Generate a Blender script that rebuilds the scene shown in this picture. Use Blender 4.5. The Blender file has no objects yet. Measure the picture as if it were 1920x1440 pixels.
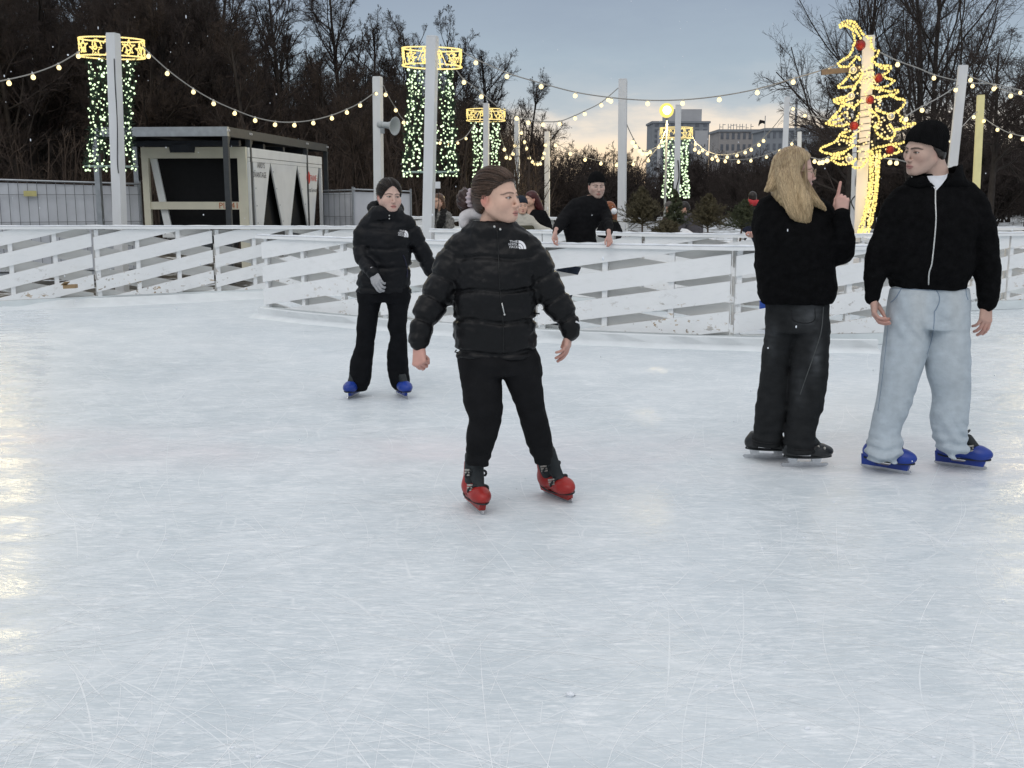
import bpy, math, random
import numpy as np
from mathutils import Vector, Matrix
from mathutils.bvhtree import BVHTree
R = math.radians
rng = np.random.default_rng(7)
random.seed(7)
SC = bpy.context.scene
COL = SC.collection
# ---------------------------------------------------------------- camera
FPX, CAMH = 2000.0, 1.5
TH = math.atan(355.0 / FPX)                     # pitch below the horizon
cd = bpy.data.cameras.new('camera'); cam = bpy.data.objects.new('camera', cd); COL.objects.link(cam)
cam.location = (0, 0, CAMH); cam.rotation_euler = (R(90) - TH, 0, 0)
cd.sensor_width = 36; cd.lens = 36 * FPX / 1920; cd.clip_end = 3000; cd.clip_start = .05
SC.camera = cam
CT, ST = math.cos(TH), math.sin(TH)
def ray(u, v):
    x, y = (u - 960) / FPX, (720 - v) / FPX
    return np.array([x, CT + y * ST, -ST + y * CT])
def G(u, v, z=0.0):                              # photo pixel -> point on the horizontal plane z
    d = ray(u, v); t = (z - CAMH) / d[2]
    return np.array([0, 0, CAMH]) + d * t
def PY(u, v, Y):                                 # photo pixel -> point on the upright plane y = Y
    d = ray(u, v); return np.array([0, 0, CAMH]) + d * (Y / d[1])
def MPP(v, Y):                                   # metres per photo pixel there
    return (Y / ray(960, v)[1]) / FPX
# ---------------------------------------------------------------- materials
def nodes(m):
    m.use_nodes = True; nt = m.node_tree; nt.nodes.clear()
    return nt, nt.nodes.new('ShaderNodeOutputMaterial')
def mk(name, col, rough=.6, var=.15, scale=12., bump=0., metal=0., spec=.4, stretch=(1, 1, 1), attr=None, sheen=0., bscale=None, coat=0.):
    m = bpy.data.materials.new(name); nt, out = nodes(m); N = nt.nodes.new; L = nt.links.new
    p = N('ShaderNodeBsdfPrincipled'); L(p.outputs[0], out.inputs[0])
    p.inputs['Roughness'].default_value = rough; p.inputs['Metallic'].default_value = metal
    p.inputs['Specular IOR Level'].default_value = spec
    if sheen: p.inputs['Sheen Weight'].default_value = sheen; p.inputs['Sheen Roughness'].default_value = .5
    if coat: p.inputs['Coat Weight'].default_value = coat; p.inputs['Coat Roughness'].default_value = .15
    tc = N('ShaderNodeTexCoord'); mp = N('ShaderNodeMapping'); mp.inputs['Scale'].default_value = stretch
    L(tc.outputs['Object'], mp.inputs[0])
    n = N('ShaderNodeTexNoise'); n.inputs['Scale'].default_value = scale; n.inputs['Detail'].default_value = 5
    L(mp.outputs[0], n.inputs['Vector'])
    mr = N('ShaderNodeMapRange'); mr.inputs[1].default_value = .25; mr.inputs[2].default_value = .75
    mr.inputs[3].default_value = 1 - var; mr.inputs[4].default_value = 1 + var
    L(n.outputs[0], mr.inputs[0])
    mx = N('ShaderNodeMix'); mx.data_type = 'RGBA'; mx.blend_type = 'MULTIPLY'; mx.inputs[0].default_value = 1
    if attr:
        a = N('ShaderNodeAttribute'); a.attribute_name = attr; L(a.outputs['Color'], mx.inputs[6])
    else: mx.inputs[6].default_value = (*col, 1)
    L(mr.outputs[0], mx.inputs[7]); L(mx.outputs[2], p.inputs['Base Color'])
    if bump:
        nb = n
        if bscale:
            nb = N('ShaderNodeTexNoise'); nb.inputs['Scale'].default_value = bscale; nb.inputs['Detail'].default_value = 4
            L(mp.outputs[0], nb.inputs['Vector'])
        b = N('ShaderNodeBump'); b.inputs['Strength'].default_value = bump; b.inputs['Distance'].default_value = .01
        L(nb.outputs[0], b.inputs['Height']); L(b.outputs[0], p.inputs['Normal'])
    return m
def glow(name, col, strength, sampling='NONE'):
    m = bpy.data.materials.new(name); nt, out = nodes(m)
    e = nt.nodes.new('ShaderNodeEmission'); e.inputs[0].default_value = (*col, 1); e.inputs[1].default_value = strength
    nt.links.new(e.outputs[0], out.inputs[0]); m.cycles.emission_sampling = sampling
    return m
# ---------------------------------------------------------------- objects
def wloc(o):
    v = np.zeros(3)
    while o is not None: v = v + np.array(o.location); o = o.parent
    return v
def props(o, label=None, cat=None, group=None, kind=None):
    if label: o['label'] = label
    if cat: o['category'] = cat
    if group: o['group'] = group
    if kind: o['kind'] = kind
    return o
def thing(name, label, cat, loc=(0, 0, 0), group=None):
    o = bpy.data.objects.new(name, None); COL.objects.link(o); o.location = [float(a) for a in loc]
    o.empty_display_size = .1
    return props(o, label, cat, group)
def mesh_obj(name, V, F, mats, parent=None, smooth=False, mi=None, colors=None):
    """V world coordinates; F list of faces or (n,k) array"""
    off = wloc(parent) if parent is not None else np.zeros(3)
    V = np.asarray(V, float).reshape(-1, 3) - off
    me = bpy.data.meshes.new(name)
    if isinstance(F, np.ndarray):
        n, k = F.shape
        me.vertices.add(len(V)); me.vertices.foreach_set('co', V.astype(np.float32).ravel())
        me.loops.add(n * k); me.loops.foreach_set('vertex_index', F.astype(np.int32).ravel())
        me.polygons.add(n); me.polygons.foreach_set('loop_start', np.arange(0, n * k, k, dtype=np.int32))
        me.update(calc_edges=True); me.validate()
    else:
        me.from_pydata(V.tolist(), [], F); me.update()
    if not isinstance(mats, (list, tuple)): mats = [mats]
    for m in mats: me.materials.append(m)
    if mi is not None: me.polygons.foreach_set('material_index', np.asarray(mi, np.int32))
    if smooth: me.polygons.foreach_set('use_smooth', np.ones(len(me.polygons), bool))
    if colors is not None:
        a = me.color_attributes.new('Col', 'FLOAT_COLOR', 'POINT')
        c = np.ones((len(V), 4), np.float32); c[:, :3] = colors; a.data.foreach_set('color', c.ravel())
    o = bpy.data.objects.new(name, me); COL.objects.link(o)
    if parent is not None: o.parent = parent
    return o
def unit(v):
    v = np.asarray(v, float); return v / (np.linalg.norm(v) + 1e-12)
def resample(P, n):
    """Catmull-Rom through the rows of P -> n rows"""
    P = np.asarray(P, float)
    if len(P) == 2: return P[0] + (P[1] - P[0]) * np.linspace(0, 1, n)[:, None]
    Q = np.vstack([2 * P[0] - P[1], P, 2 * P[-1] - P[-2]])
    t = np.linspace(0, len(P) - 1 - 1e-9, n); i = t.astype(int); f = (t - i)[:, None]
    a, b, c, d = Q[i], Q[i + 1], Q[i + 2], Q[i + 3]
    return .5 * (2 * b + (c - a) * f + (2 * a - 5 * b + 4 * c - d) * f**2 + (3 * b - a - 3 * c + d) * f**3)
class MB:
    def __init__(s): s.V = []; s.F = []; s.M = []; s.n = 0
    def add(s, V, F, m=0):
        V = np.asarray(V, float).reshape(-1, 3)
        s.V.append(V); s.F += [tuple(int(i) + s.n for i in f) for f in F]; s.M += [m] * len(F); s.n += len(V); return s
    def beam(s, a, b, w, h, up=(0, 0, 1), m=0):
        """box from a to b, w across, h along up"""
        a = np.asarray(a, float); b = np.asarray(b, float); t = unit(b - a); up = np.asarray(up, float)
        if abs(np.dot(t, unit(up))) > .98: up = np.array([0, 1., 0]) if abs(t[1]) < .9 else np.array([1., 0, 0])
        x = unit(np.cross(t, up)); y = np.cross(x, t)
        V = [p + x * sx * w / 2 + y * sy * h / 2 for p in (a, b) for sx, sy in ((-1, -1), (1, -1), (1, 1), (-1, 1))]
        return s.add(V, [(3, 2, 1, 0), (4, 5, 6, 7), (0, 1, 5, 4), (1, 2, 6, 5), (2, 3, 7, 6), (3, 0, 4, 7)], m)
    def box(s, c, d, m=0, rz=0.):
        c = np.asarray(c, float); d = np.asarray(d, float) / 2; ca, sa = math.cos(rz), math.sin(rz)
        V = []
        for z in (-1, 1):
            for x, y in ((-1, -1), (1, -1), (1, 1), (-1, 1)):
                X, Y = x * d[0], y * d[1]; V.append(c + [X * ca - Y * sa, X * sa + Y * ca, z * d[2]])
        return s.add(V, [(3, 2, 1, 0), (4, 5, 6, 7), (0, 1, 5, 4), (1, 2, 6, 5), (2, 3, 7, 6), (3, 0, 4, 7)], m)
    def tube(s, P, r, n=6, m=0, cap=True):
        P = np.asarray(P, float); k = len(P); r = np.broadcast_to(np.asarray(r, float), (k,))
        T = np.gradient(P, axis=0); T /= np.linalg.norm(T, axis=1)[:, None] + 1e-12
        ref = np.array([0, 0, 1.]) if abs(T[0][2]) < .9 else np.array([1., 0, 0])
        x = unit(np.cross(T[0], ref)); V = []
        for i in range(k):
            x = unit(x - T[i] * np.dot(x, T[i])); y = np.cross(T[i], x)
            a = np.arange(n) * 2 * math.pi / n
            V.append(P[i] + r[i] * (np.cos(a)[:, None] * x + np.sin(a)[:, None] * y))
        F = [(i * n + j, i * n + (j + 1) % n, (i + 1) * n + (j + 1) % n, (i + 1) * n + j) for i in range(k - 1) for j in range(n)]
        if cap: F += [tuple(range(n - 1, -1, -1)), tuple((k - 1) * n + j for j in range(n))]
        return s.add(np.vstack(V), F, m)
    def sphere(s, c, r, nu=8, nv=5, m=0):
        c = np.asarray(c, float); r = np.broadcast_to(np.asarray(r, float), (3,)); V = [c + [0, 0, r[2]]]
        for i in range(1, nv):
            p = math.pi * i / nv
            for j in range(nu):
                a = 2 * math.pi * j / nu; V.append(c + r * [math.sin(p) * math.cos(a), math.sin(p) * math.sin(a), math.cos(p)])
        V.append(c - [0, 0, r[2]]); e = len(V) - 1
        F = [(0, 1 + j, 1 + (j + 1) % nu) for j in range(nu)]
        F += [(1 + i * nu + j, 1 + (i + 1) * nu + j, 1 + (i + 1) * nu + (j + 1) % nu, 1 + i * nu + (j + 1) % nu) for i in range(nv - 2) for j in range(nu)]
        F += [(e, 1 + (nv - 2) * nu + (j + 1) % nu, 1 + (nv - 2) * nu + j) for j in range(nu)]
        return s.add(V, F, m)
    def lathe(s, prof, c, axis=(0, 0, 1), n=16, m=0):
        """prof rows (radius, along axis)"""
        c = np.asarray(c, float); ax = unit(axis); ref = np.array([0, 0, 1.]) if abs(ax[2]) < .9 else np.array([1., 0, 0])
        x = unit(np.cross(ax, ref)); y = np.cross(ax, x); V = []
        for r_, h_ in prof:
            for j in range(n):
                a = 2 * math.pi * j / n; V.append(c + ax * h_ + r_ * (math.cos(a) * x + math.sin(a) * y))
        F = [(i * n + j, i * n + (j + 1) % n, (i + 1) * n + (j + 1) % n, (i + 1) * n + j) for i in range(len(prof) - 1) for j in range(n)]
        return s.add(V, F, m)
    def prism(s, poly, ext, m=0):
        """flat polygon (3-D points) extruded by the vector ext"""
        P = np.asarray(poly, float); k = len(P); ext = np.asarray(ext, float)
        F = [tuple(range(k - 1, -1, -1)), tuple(range(k, 2 * k))] + [(i, (i + 1) % k, k + (i + 1) % k, k + i) for i in range(k)]
        return s.add(np.vstack([P, P + ext]), F, m)
    def build(s, name, mats, parent=None, smooth=False):
        return mesh_obj(name, np.vstack(s.V), s.F, mats, parent, smooth, s.M)
def text_mesh(txt, size):
    c = bpy.data.curves.new('lettering', 'FONT'); c.body = txt; c.size = size; c.resolution_u = 2; c.align_x = 'CENTER'
    o = bpy.data.objects.new('lettering', c); COL.objects.link(o)
    dg = bpy.context.evaluated_depsgraph_get(); me = bpy.data.meshes.new_from_object(o.evaluated_get(dg))
    V = np.array([v.co[:] for v in me.vertices]); F = [tuple(p.vertices) for p in me.polygons]
    bpy.data.objects.remove(o); bpy.data.meshes.remove(me); bpy.data.curves.remove(c)
    return V, F
def dup(o, parent=None):
    c = o.copy(); COL.objects.link(c); c.parent = parent
    for ch in list(o.children): dup(ch, c)
    return c
# ---------------------------------------------------------------- signed distance modelling
def smin(a, b, k):
    h = np.clip(.5 + .5 * (b - a) / k, 0, 1); return b + (a - b) * h - k * h * (1 - h)
def smax(a, b, k): return -smin(-a, -b, k)
def ell(p, c, r):
    q = (p - np.asarray(c, np.float32)) / np.asarray(r, np.float32)
    k = np.sqrt((q * q).sum(1)); return (k - 1) * min(r)
def rcone(p, a, b, r1, r2):
    a = np.asarray(a, np.float32); d = np.asarray(b, np.float32) - a; L = float((d * d).sum()) + 1e-12
    q = p - a; t = np.clip((q @ d) / L, 0, 1)
    q = q - t[:, None] * d
    return np.sqrt((q * q).sum(1)) - (r1 + (r2 - r1) * t)
def chain(p, P, r, k=0.):
    d = None
    for i in range(len(P) - 1):
        e = rcone(p, P[i], P[i + 1], r[i], r[i + 1]); d = e if d is None else (smin(d, e, k) if k else np.minimum(d, e))
    return d
def chain_s(p, P, r):
    """distance and arc length of the nearest point"""
    d = np.full(len(p), 9., np.float32); s = np.zeros(len(p), np.float32); acc = 0.
    for i in range(len(P) - 1):
        a = np.asarray(P[i], np.float32); v = np.asarray(P[i + 1], np.float32) - a; L = float((v * v).sum()) + 1e-12
        q = p - a; t = np.clip((q @ v) / L, 0, 1); q = q - t[:, None] * v
        e = np.sqrt((q * q).sum(1)) - (r[i] + (r[i + 1] - r[i]) * t)
        m = e < d; d[m] = e[m]; s[m] = acc + t[m] * math.sqrt(L); acc += math.sqrt(L)
    return d, s
def stack(p, rows, ex=2.3):
    """rows z, cx, cy, rx, ry from bottom to top; ellipses stacked along z"""
    W = resample(rows, 6 * len(rows)); o = np.argsort(W[:, 0]); W = W[o]; z = p[:, 2]
    cx, cy, rx, ry = (np.interp(z, W[:, 0], W[:, i]).astype(np.float32) for i in (1, 2, 3, 4))
    q = (np.abs((p[:, 0] - cx) / rx)**ex + np.abs((p[:, 1] - cy) / ry)**ex)**(1 / ex)
    d = (q - 1) * np.minimum(rx, ry)
    return smax(d, np.maximum(z - W[-1, 0], W[0, 0] - z), .012)
_lat = np.random.default_rng(3).random((32, 32, 32)).astype(np.float32)
def vnoise(p, s=1.):
    q = p * np.asarray(s, np.float32); i = np.floor(q).astype(np.int32); f = q - i; f = f * f * (3 - 2 * f); i &= 31; j = (i + 1) & 31
    l = _lat; x, y, z = f[:, 0], f[:, 1], f[:, 2]
    a = l[i[:, 0], i[:, 1], i[:, 2]] * (1 - x) + l[j[:, 0], i[:, 1], i[:, 2]] * x
    b = l[i[:, 0], j[:, 1], i[:, 2]] * (1 - x) + l[j[:, 0], j[:, 1], i[:, 2]] * x
    c = l[i[:, 0], i[:, 1], j[:, 2]] * (1 - x) + l[j[:, 0], i[:, 1], j[:, 2]] * x
    d = l[i[:, 0], j[:, 1], j[:, 2]] * (1 - x) + l[j[:, 0], j[:, 1], j[:, 2]] * x
    return ((a * (1 - y) + b * y) * (1 - z) + (c * (1 - y) + d * y) * z) * 2 - 1
def snet(fn, lo, hi, h):
    """surface nets: mesh the zero level of fn"""
    lo = np.asarray(lo, float) - 2 * h; hi = np.asarray(hi, float) + 2 * h
    n = np.ceil((hi - lo) / h).astype(int) + 1
    ax = [(lo[i] + h * np.arange(n[i])).astype(np.float32) for i in range(3)]
    vals = np.empty(n, np.float32); Yg, Zg = np.meshgrid(ax[1], ax[2], indexing='ij'); yz = np.stack([Yg.ravel(), Zg.ravel()], 1)
    step = max(1, 300000 // len(yz))
    for i in range(0, n[0], step):
        k = min(step, n[0] - i); p = np.empty((k * len(yz), 3), np.float32)
        p[:, 0] = np.repeat(ax[0][i:i + k], len(yz)); p[:, 1:] = np.tile(yz, (k, 1))
        vals[i:i + k] = fn(p).reshape(k, n[1], n[2])
    s = vals < 0; c = np.zeros(n - 1, np.int8)
    corners = [(a, b, d) for a in (0, 1) for b in (0, 1) for d in (0, 1)]
    for a, b, d in corners: c += s[a:n[0] - 1 + a, b:n[1] - 1 + b, d:n[2] - 1 + d]
    act = (c > 0) & (c < 8); idx = np.argwhere(act); pos = np.zeros((len(idx), 3)); cnt = np.zeros(len(idx))
    for a in corners:
        for k in range(3):
            if a[k]: continue
            b = list(a); b[k] = 1; A = idx + a; B = idx + b
            va = vals[A[:, 0], A[:, 1], A[:, 2]]; vb = vals[B[:, 0], B[:, 1], B[:, 2]]
            m = (va < 0) != (vb < 0); t = np.where(m, va / np.where(m, va - vb, 1), 0)
            q = np.tile(np.array(a, float), (len(idx), 1)); q[:, k] += t; pos[m] += q[m]; cnt[m] += 1
    V = (idx + pos / cnt[:, None]) * h + lo
    im = np.full(n - 1, -1, np.int64); im[act] = np.arange(len(idx)); Fs = []
    for k in range(3):
        u, w = (k + 1) % 3, (k + 2) % 3
        sl = [slice(None)] * 3; sl2 = [slice(None)] * 3; sl[k] = slice(0, n[k] - 1); sl2[k] = slice(1, n[k])
        A = s[tuple(sl)]; B = s[tuple(sl2)]; e = np.argwhere(A != B)
        e = e[(e[:, u] > 0) & (e[:, w] > 0) & (e[:, u] < n[u] - 1) & (e[:, w] < n[w] - 1)]
        if not len(e): continue
        def cell(du, dw):
            q = e.copy(); q[:, u] -= du; q[:, w] -= dw; return im[q[:, 0], q[:, 1], q[:, 2]]
        f = np.stack([cell(1, 1), cell(0, 1), cell(0, 0), cell(1, 0)], 1)
        fl = ~A[e[:, 0], e[:, 1], e[:, 2]]; f[fl] = f[fl][:, ::-1]; Fs.append(f)
    return V, np.vstack(Fs)
def join_arrays(parts):
    """[(V,F,colors)] -> one"""
    Vs, Fs, Cs, n = [], [], [], 0
    for V, F, C in parts:
        Vs.append(V); Fs.append(F + n); Cs.append(np.broadcast_to(np.asarray(C, float), (len(V), 3))); n += len(V)
    return np.vstack(Vs), np.vstack(Fs), np.vstack(Cs)
def rot(yaw=0, pitch=0, roll=0):
    return np.array((Matrix.Rotation(R(yaw), 3, 'Z') @ Matrix.Rotation(R(pitch), 3, 'X') @ Matrix.Rotation(R(roll), 3, 'Y')))
# ---------------------------------------------------------------- render set-up, sky, sun
SC.render.engine = 'CYCLES'; SC.cycles.use_denoising = True; SC.cycles.use_adaptive_sampling = True; SC.cycles.adaptive_threshold = .02
SC.cycles.max_bounces = 6; SC.cycles.diffuse_bounces = 3; SC.cycles.glossy_bounces = 3
SC.cycles.sample_clamp_indirect = 6
SC.view_settings.view_transform = 'Standard'; SC.view_settings.look = 'None'; SC.view_settings.exposure = 0; SC.view_settings.gamma = 1
SUN_EL, SUN_AZ = 48., 200.            # bright part of the cloud deck, behind and left of the camera
W = bpy.data.worlds.new('World'); SC.world = W; W.use_nodes = True
nt = W.node_tree; nt.nodes.clear(); N = nt.nodes.new; L = nt.links.new
wo = N('ShaderNodeOutputWorld'); tc = N('ShaderNodeTexCoord'); sep = N('ShaderNodeSeparateXYZ'); L(tc.outputs['Generated'], sep.inputs[0])
sky = N('ShaderNodeTexSky'); sky.sky_type = 'NISHITA'; sky.sun_disc = False
sky.sun_elevation = R(SUN_EL); sky.sun_rotation = R(SUN_AZ)
bg1 = N('ShaderNodeBackground'); L(sky.outputs[0], bg1.inputs[0]); bg1.inputs[1].default_value = .015
nz = N('ShaderNodeTexNoise'); nz.inputs['Scale'].default_value = 9; nz.inputs['Detail'].default_value = 7; nz.inputs['Roughness'].default_value = .6
mpn = N('ShaderNodeMapping'); mpn.inputs['Scale'].default_value = (1, 1, 3.2); L(tc.outputs['Generated'], mpn.inputs[0]); L(mpn.outputs[0], nz.inputs['Vector'])
na = N('ShaderNodeMath'); na.operation = 'SUBTRACT'; L(nz.outputs[0], na.inputs[0]); na.inputs[1].default_value = .5
nm = N('ShaderNodeMath'); nm.operation = 'MULTIPLY_ADD'; nm.inputs[1].default_value = .075; L(na.outputs[0], nm.inputs[0]); L(sep.outputs[2], nm.inputs[2])
rp = N('ShaderNodeValToRGB'); L(nm.outputs[0], rp.inputs[0]); cr = rp.color_ramp
stops = [(0., (1.0, .73, .47)), (.042, (1.03, .80, .56)), (.062, (.86, .73, .60)), (.084, (.44, .48, .52)), (.115, (.345, .41, .475)), (.172, (.285, .335, .41)),
         (.25, (.52, .55, .59)), (.55, (.70, .72, .75)), (1., (.84, .86, .885))]
cr.elements[0].position = stops[0][0]; cr.elements[0].color = (*stops[0][1], 1); cr.elements[1].position = 1; cr.elements[1].color = (*stops[-1][1], 1)
for p_, c_ in stops[1:-1]:
    e_ = cr.elements.new(p_); e_.color = (*c_, 1)
# the peach band lives round the sunset only
dp = N('ShaderNodeVectorMath'); dp.operation = 'DOT_PRODUCT'; L(tc.outputs['Generated'], dp.inputs[0]); dp.inputs[1].default_value = (math.sin(R(10)), math.cos(R(10)), 0)
mr = N('ShaderNodeMapRange'); mr.interpolation_type = 'SMOOTHSTEP'; L(dp.outputs['Value'], mr.inputs[0]); mr.inputs[1].default_value = .94; mr.inputs[2].default_value = .99
fl = N('ShaderNodeMath'); fl.operation = 'MAXIMUM'; L(sep.outputs[2], fl.inputs[0]); fl.inputs[1].default_value = .105
rp2 = N('ShaderNodeValToRGB'); L(fl.outputs[0], rp2.inputs[0])
c2 = rp2.color_ramp; c2.elements[0].position = stops[4][0]; c2.elements[0].color = (*stops[4][1], 1); c2.elements[1].position = 1; c2.elements[1].color = (*stops[-1][1], 1)
for p_, c_ in stops[5:-1]:
    e_ = c2.elements.new(p_); e_.color = (*c_, 1)
mx = N('ShaderNodeMix'); mx.data_type = 'RGBA'; L(mr.outputs[0], mx.inputs[0]); L(rp2.outputs[0], mx.inputs[6]); L(rp.outputs[0], mx.inputs[7])
bg2 = N('ShaderNodeBackground'); L(mx.outputs[2], bg2.inputs[0]); bg2.inputs[1].default_value = 1.
ad = N('ShaderNodeAddShader'); L(bg1.outputs[0], ad.inputs[0]); L(bg2.outputs[0], ad.inputs[1]); L(ad.outputs[0], wo.inputs[0])
sl = bpy.data.lights.new('sun', 'SUN'); sl.energy = .60; sl.angle = R(40); sl.color = (1, .96, .92)
so = bpy.data.objects.new('sun', sl); COL.objects.link(so)
# sun_rotation 0 = +Y, clockwise seen from above
sd = Vector((math.sin(R(SUN_AZ)) * math.cos(R(SUN_EL)), math.cos(R(SUN_AZ)) * math.cos(R(SUN_EL)), math.sin(R(SUN_EL))))
so.rotation_euler = (-sd).to_track_quat('-Z', 'Y').to_euler(); so.location = (0, -5, 12)
# ---------------------------------------------------------------- materials used all over
def ice_material():
    m = bpy.data.materials.new('ice'); nt, out = nodes(m); N = nt.nodes.new; L = nt.links.new
    p = N('ShaderNodeBsdfPrincipled'); L(p.outputs[0], out.inputs[0]); tc = N('ShaderNodeTexCoord')
    def noise(scale, det, stretch=(1, 1, 1), rz=0, dist=0., rough=.55):
        mp = N('ShaderNodeMapping'); mp.inputs['Scale'].default_value = stretch
        mp.inputs['Rotation'].default_value = (0, 0, R(rz)); L(tc.outputs['Object'], mp.inputs[0])
        n = N('ShaderNodeTexNoise'); n.inputs['Scale'].default_value = scale; n.inputs['Detail'].default_value = det
        n.inputs['Distortion'].default_value = dist; n.inputs['Roughness'].default_value = rough; L(mp.outputs[0], n.inputs['Vector']); return n.outputs[0]
    def rng_(v, a, b, c=0., d=1.):
        r = N('ShaderNodeMapRange'); L(v, r.inputs[0]); r.inputs[1].default_value = a; r.inputs[2].default_value = b; r.inputs[3].default_value = c; r.inputs[4].default_value = d; return r.outputs[0]
    def op(o, a, b):
        q = N('ShaderNodeMath'); q.operation = o
        for i, x in enumerate((a, b)):
            if isinstance(x, (int, float)): q.inputs[i].default_value = x
            else: L(x, q.inputs[i])
        return q.outputs[0]
    def mix(f, a, b):
        q = N('ShaderNodeMix'); q.data_type = 'RGBA'
        L(f, q.inputs[0]) if not isinstance(f, float) else setattr(q.inputs[0], 'default_value', f)
        for i, x in ((6, a), (7, b)):
            if isinstance(x, tuple): q.inputs[i].default_value = (*x, 1)
            else: L(x, q.inputs[i])
        return q.outputs[2]
    big = noise(.5, 4, (1, 1.4, 1), 20, .4); mid = noise(2.6, 7, (1, 1.8, 1), -14, .8, .66)
    col = mix(rng_(big, .32, .68), (.54, .60, .635), (.65, .70, .73))
    col = mix(op('MULTIPLY', rng_(mid, .46, .70), .38), col, (.86, .885, .905))
    col = mix(op('MULTIPLY', rng_(noise(9, 6, (1, 1.3, 1), 30, .3, .7), .50, .36), .30), col, (.55, .61, .65))
    # scraped snow in short strokes of several directions, broken up by patches
    dust = None
    for rz, sc_, st in ((14, 7., (.9, 5, 1)), (-24, 9., (.8, 5, 1)), (52, 9., (.9, 5, 1)), (-58, 11., (.8, 5, 1)), (3, 16., (.7, 4, 1)), (82, 10., (1, 5, 1))):
        a = op('MULTIPLY', rng_(noise(sc_, 6, st, rz, .25, .75), .535, .64), rng_(noise(1.1 + .13 * sc_, 3, (1, 1, 1), rz + 17), .42, .60))
        dust = a if dust is None else op('MAXIMUM', dust, a)
    # blade tracks: thin borders of large, gently bent cells
    lines = None
    for sc_, rz, st in ((.35, 10, (1, 1.9, 1)), (.6, -32, (1, 2.6, 1)), (.9, 62, (1, 2.2, 1)), (1.3, -12, (1, 3, 1)), (1.7, 31, (1, 3, 1)), (1.1, 100, (1, 2.8, 1))):
        mp = N('ShaderNodeMapping'); mp.inputs['Scale'].default_value = st; mp.inputs['Rotation'].default_value = (0, 0, R(rz)); mp.inputs['Location'].default_value = (sc_ * 3, rz * .1, 0); L(tc.outputs['Object'], mp.inputs[0])
        nn = N('ShaderNodeTexNoise'); nn.inputs['Scale'].default_value = .5; nn.inputs['Detail'].default_value = 1; L(mp.outputs[0], nn.inputs['Vector'])
        av = N('ShaderNodeVectorMath'); av.operation = 'MULTIPLY_ADD'; L(nn.outputs['Color'], av.inputs[0]); av.inputs[1].default_value = (.8, .8, 0); L(mp.outputs[0], av.inputs[2])
        v = N('ShaderNodeTexVoronoi'); v.feature = 'DISTANCE_TO_EDGE'; v.inputs['Scale'].default_value = sc_; L(av.outputs[0], v.inputs['Vector'])
        a = rng_(v.outputs['Distance'], .0, .0065 * sc_, 1., 0.)
        a = op('MULTIPLY', a, rng_(noise(2.1 + sc_, 4, (1, 1, 1), rz + 40), .44, .62))
        lines = a if lines is None else op('MAXIMUM', lines, a)
    speck = rng_(noise(70, 3, (1, 1.3, 1), 0, 0, .7), .60, .72)
    w = op('MAXIMUM', op('MULTIPLY', dust, .8), op('MAXIMUM', op('MULTIPLY', lines, .55), op('MULTIPLY', speck, .55)))
    col = mix(w, col, (.93, .945, .955))
    # faint pink line painted under the ice
    sp = N('ShaderNodeSeparateXYZ'); L(tc.outputs['Object'], sp.inputs[0])
    yy = op('ADD', sp.outputs[1], op('MULTIPLY', sp.outputs[0], .06))
    band = op('MULTIPLY', rng_(op('ABSOLUTE', op('SUBTRACT', yy, 6.15), 0), .15, .75, 1., 0.), rng_(noise(1.1, 4), .35, .7))
    col = mix(op('MULTIPLY', band, .5), col, (.78, .70, .72))
    L(col, p.inputs['Base Color'])
    rg = op('ADD', rng_(mid, .3, .75, .26, .44), op('MULTIPLY', w, .3))
    # a film of melt water towards the left side of the rink
    side = op('SUBTRACT', op('ABSOLUTE', op('ADD', sp.outputs[0], .12), 0), op('MULTIPLY', sp.outputs[1], .425))
    wet = op('MULTIPLY', rng_(side, -.06, .10), rng_(noise(2.3, 5, (1, 2.2, 1), 4, .4, .65), .40, .56))
    mw = N('ShaderNodeMix'); L(wet, mw.inputs[0]); L(rg, mw.inputs[2]); mw.inputs[3].default_value = .17; L(mw.outputs[0], p.inputs['Roughness'])
    p.inputs['Specular IOR Level'].default_value = .2; p.inputs['IOR'].default_value = 1.31
    b = N('ShaderNodeBump'); b.inputs['Strength'].default_value = .35; b.inputs['Distance'].default_value = .006
    L(noise(26, 3, (.6, 2.4, 1), 8), b.inputs['Height']); L(b.outputs[0], p.inputs['Normal'])
    return m
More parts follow.
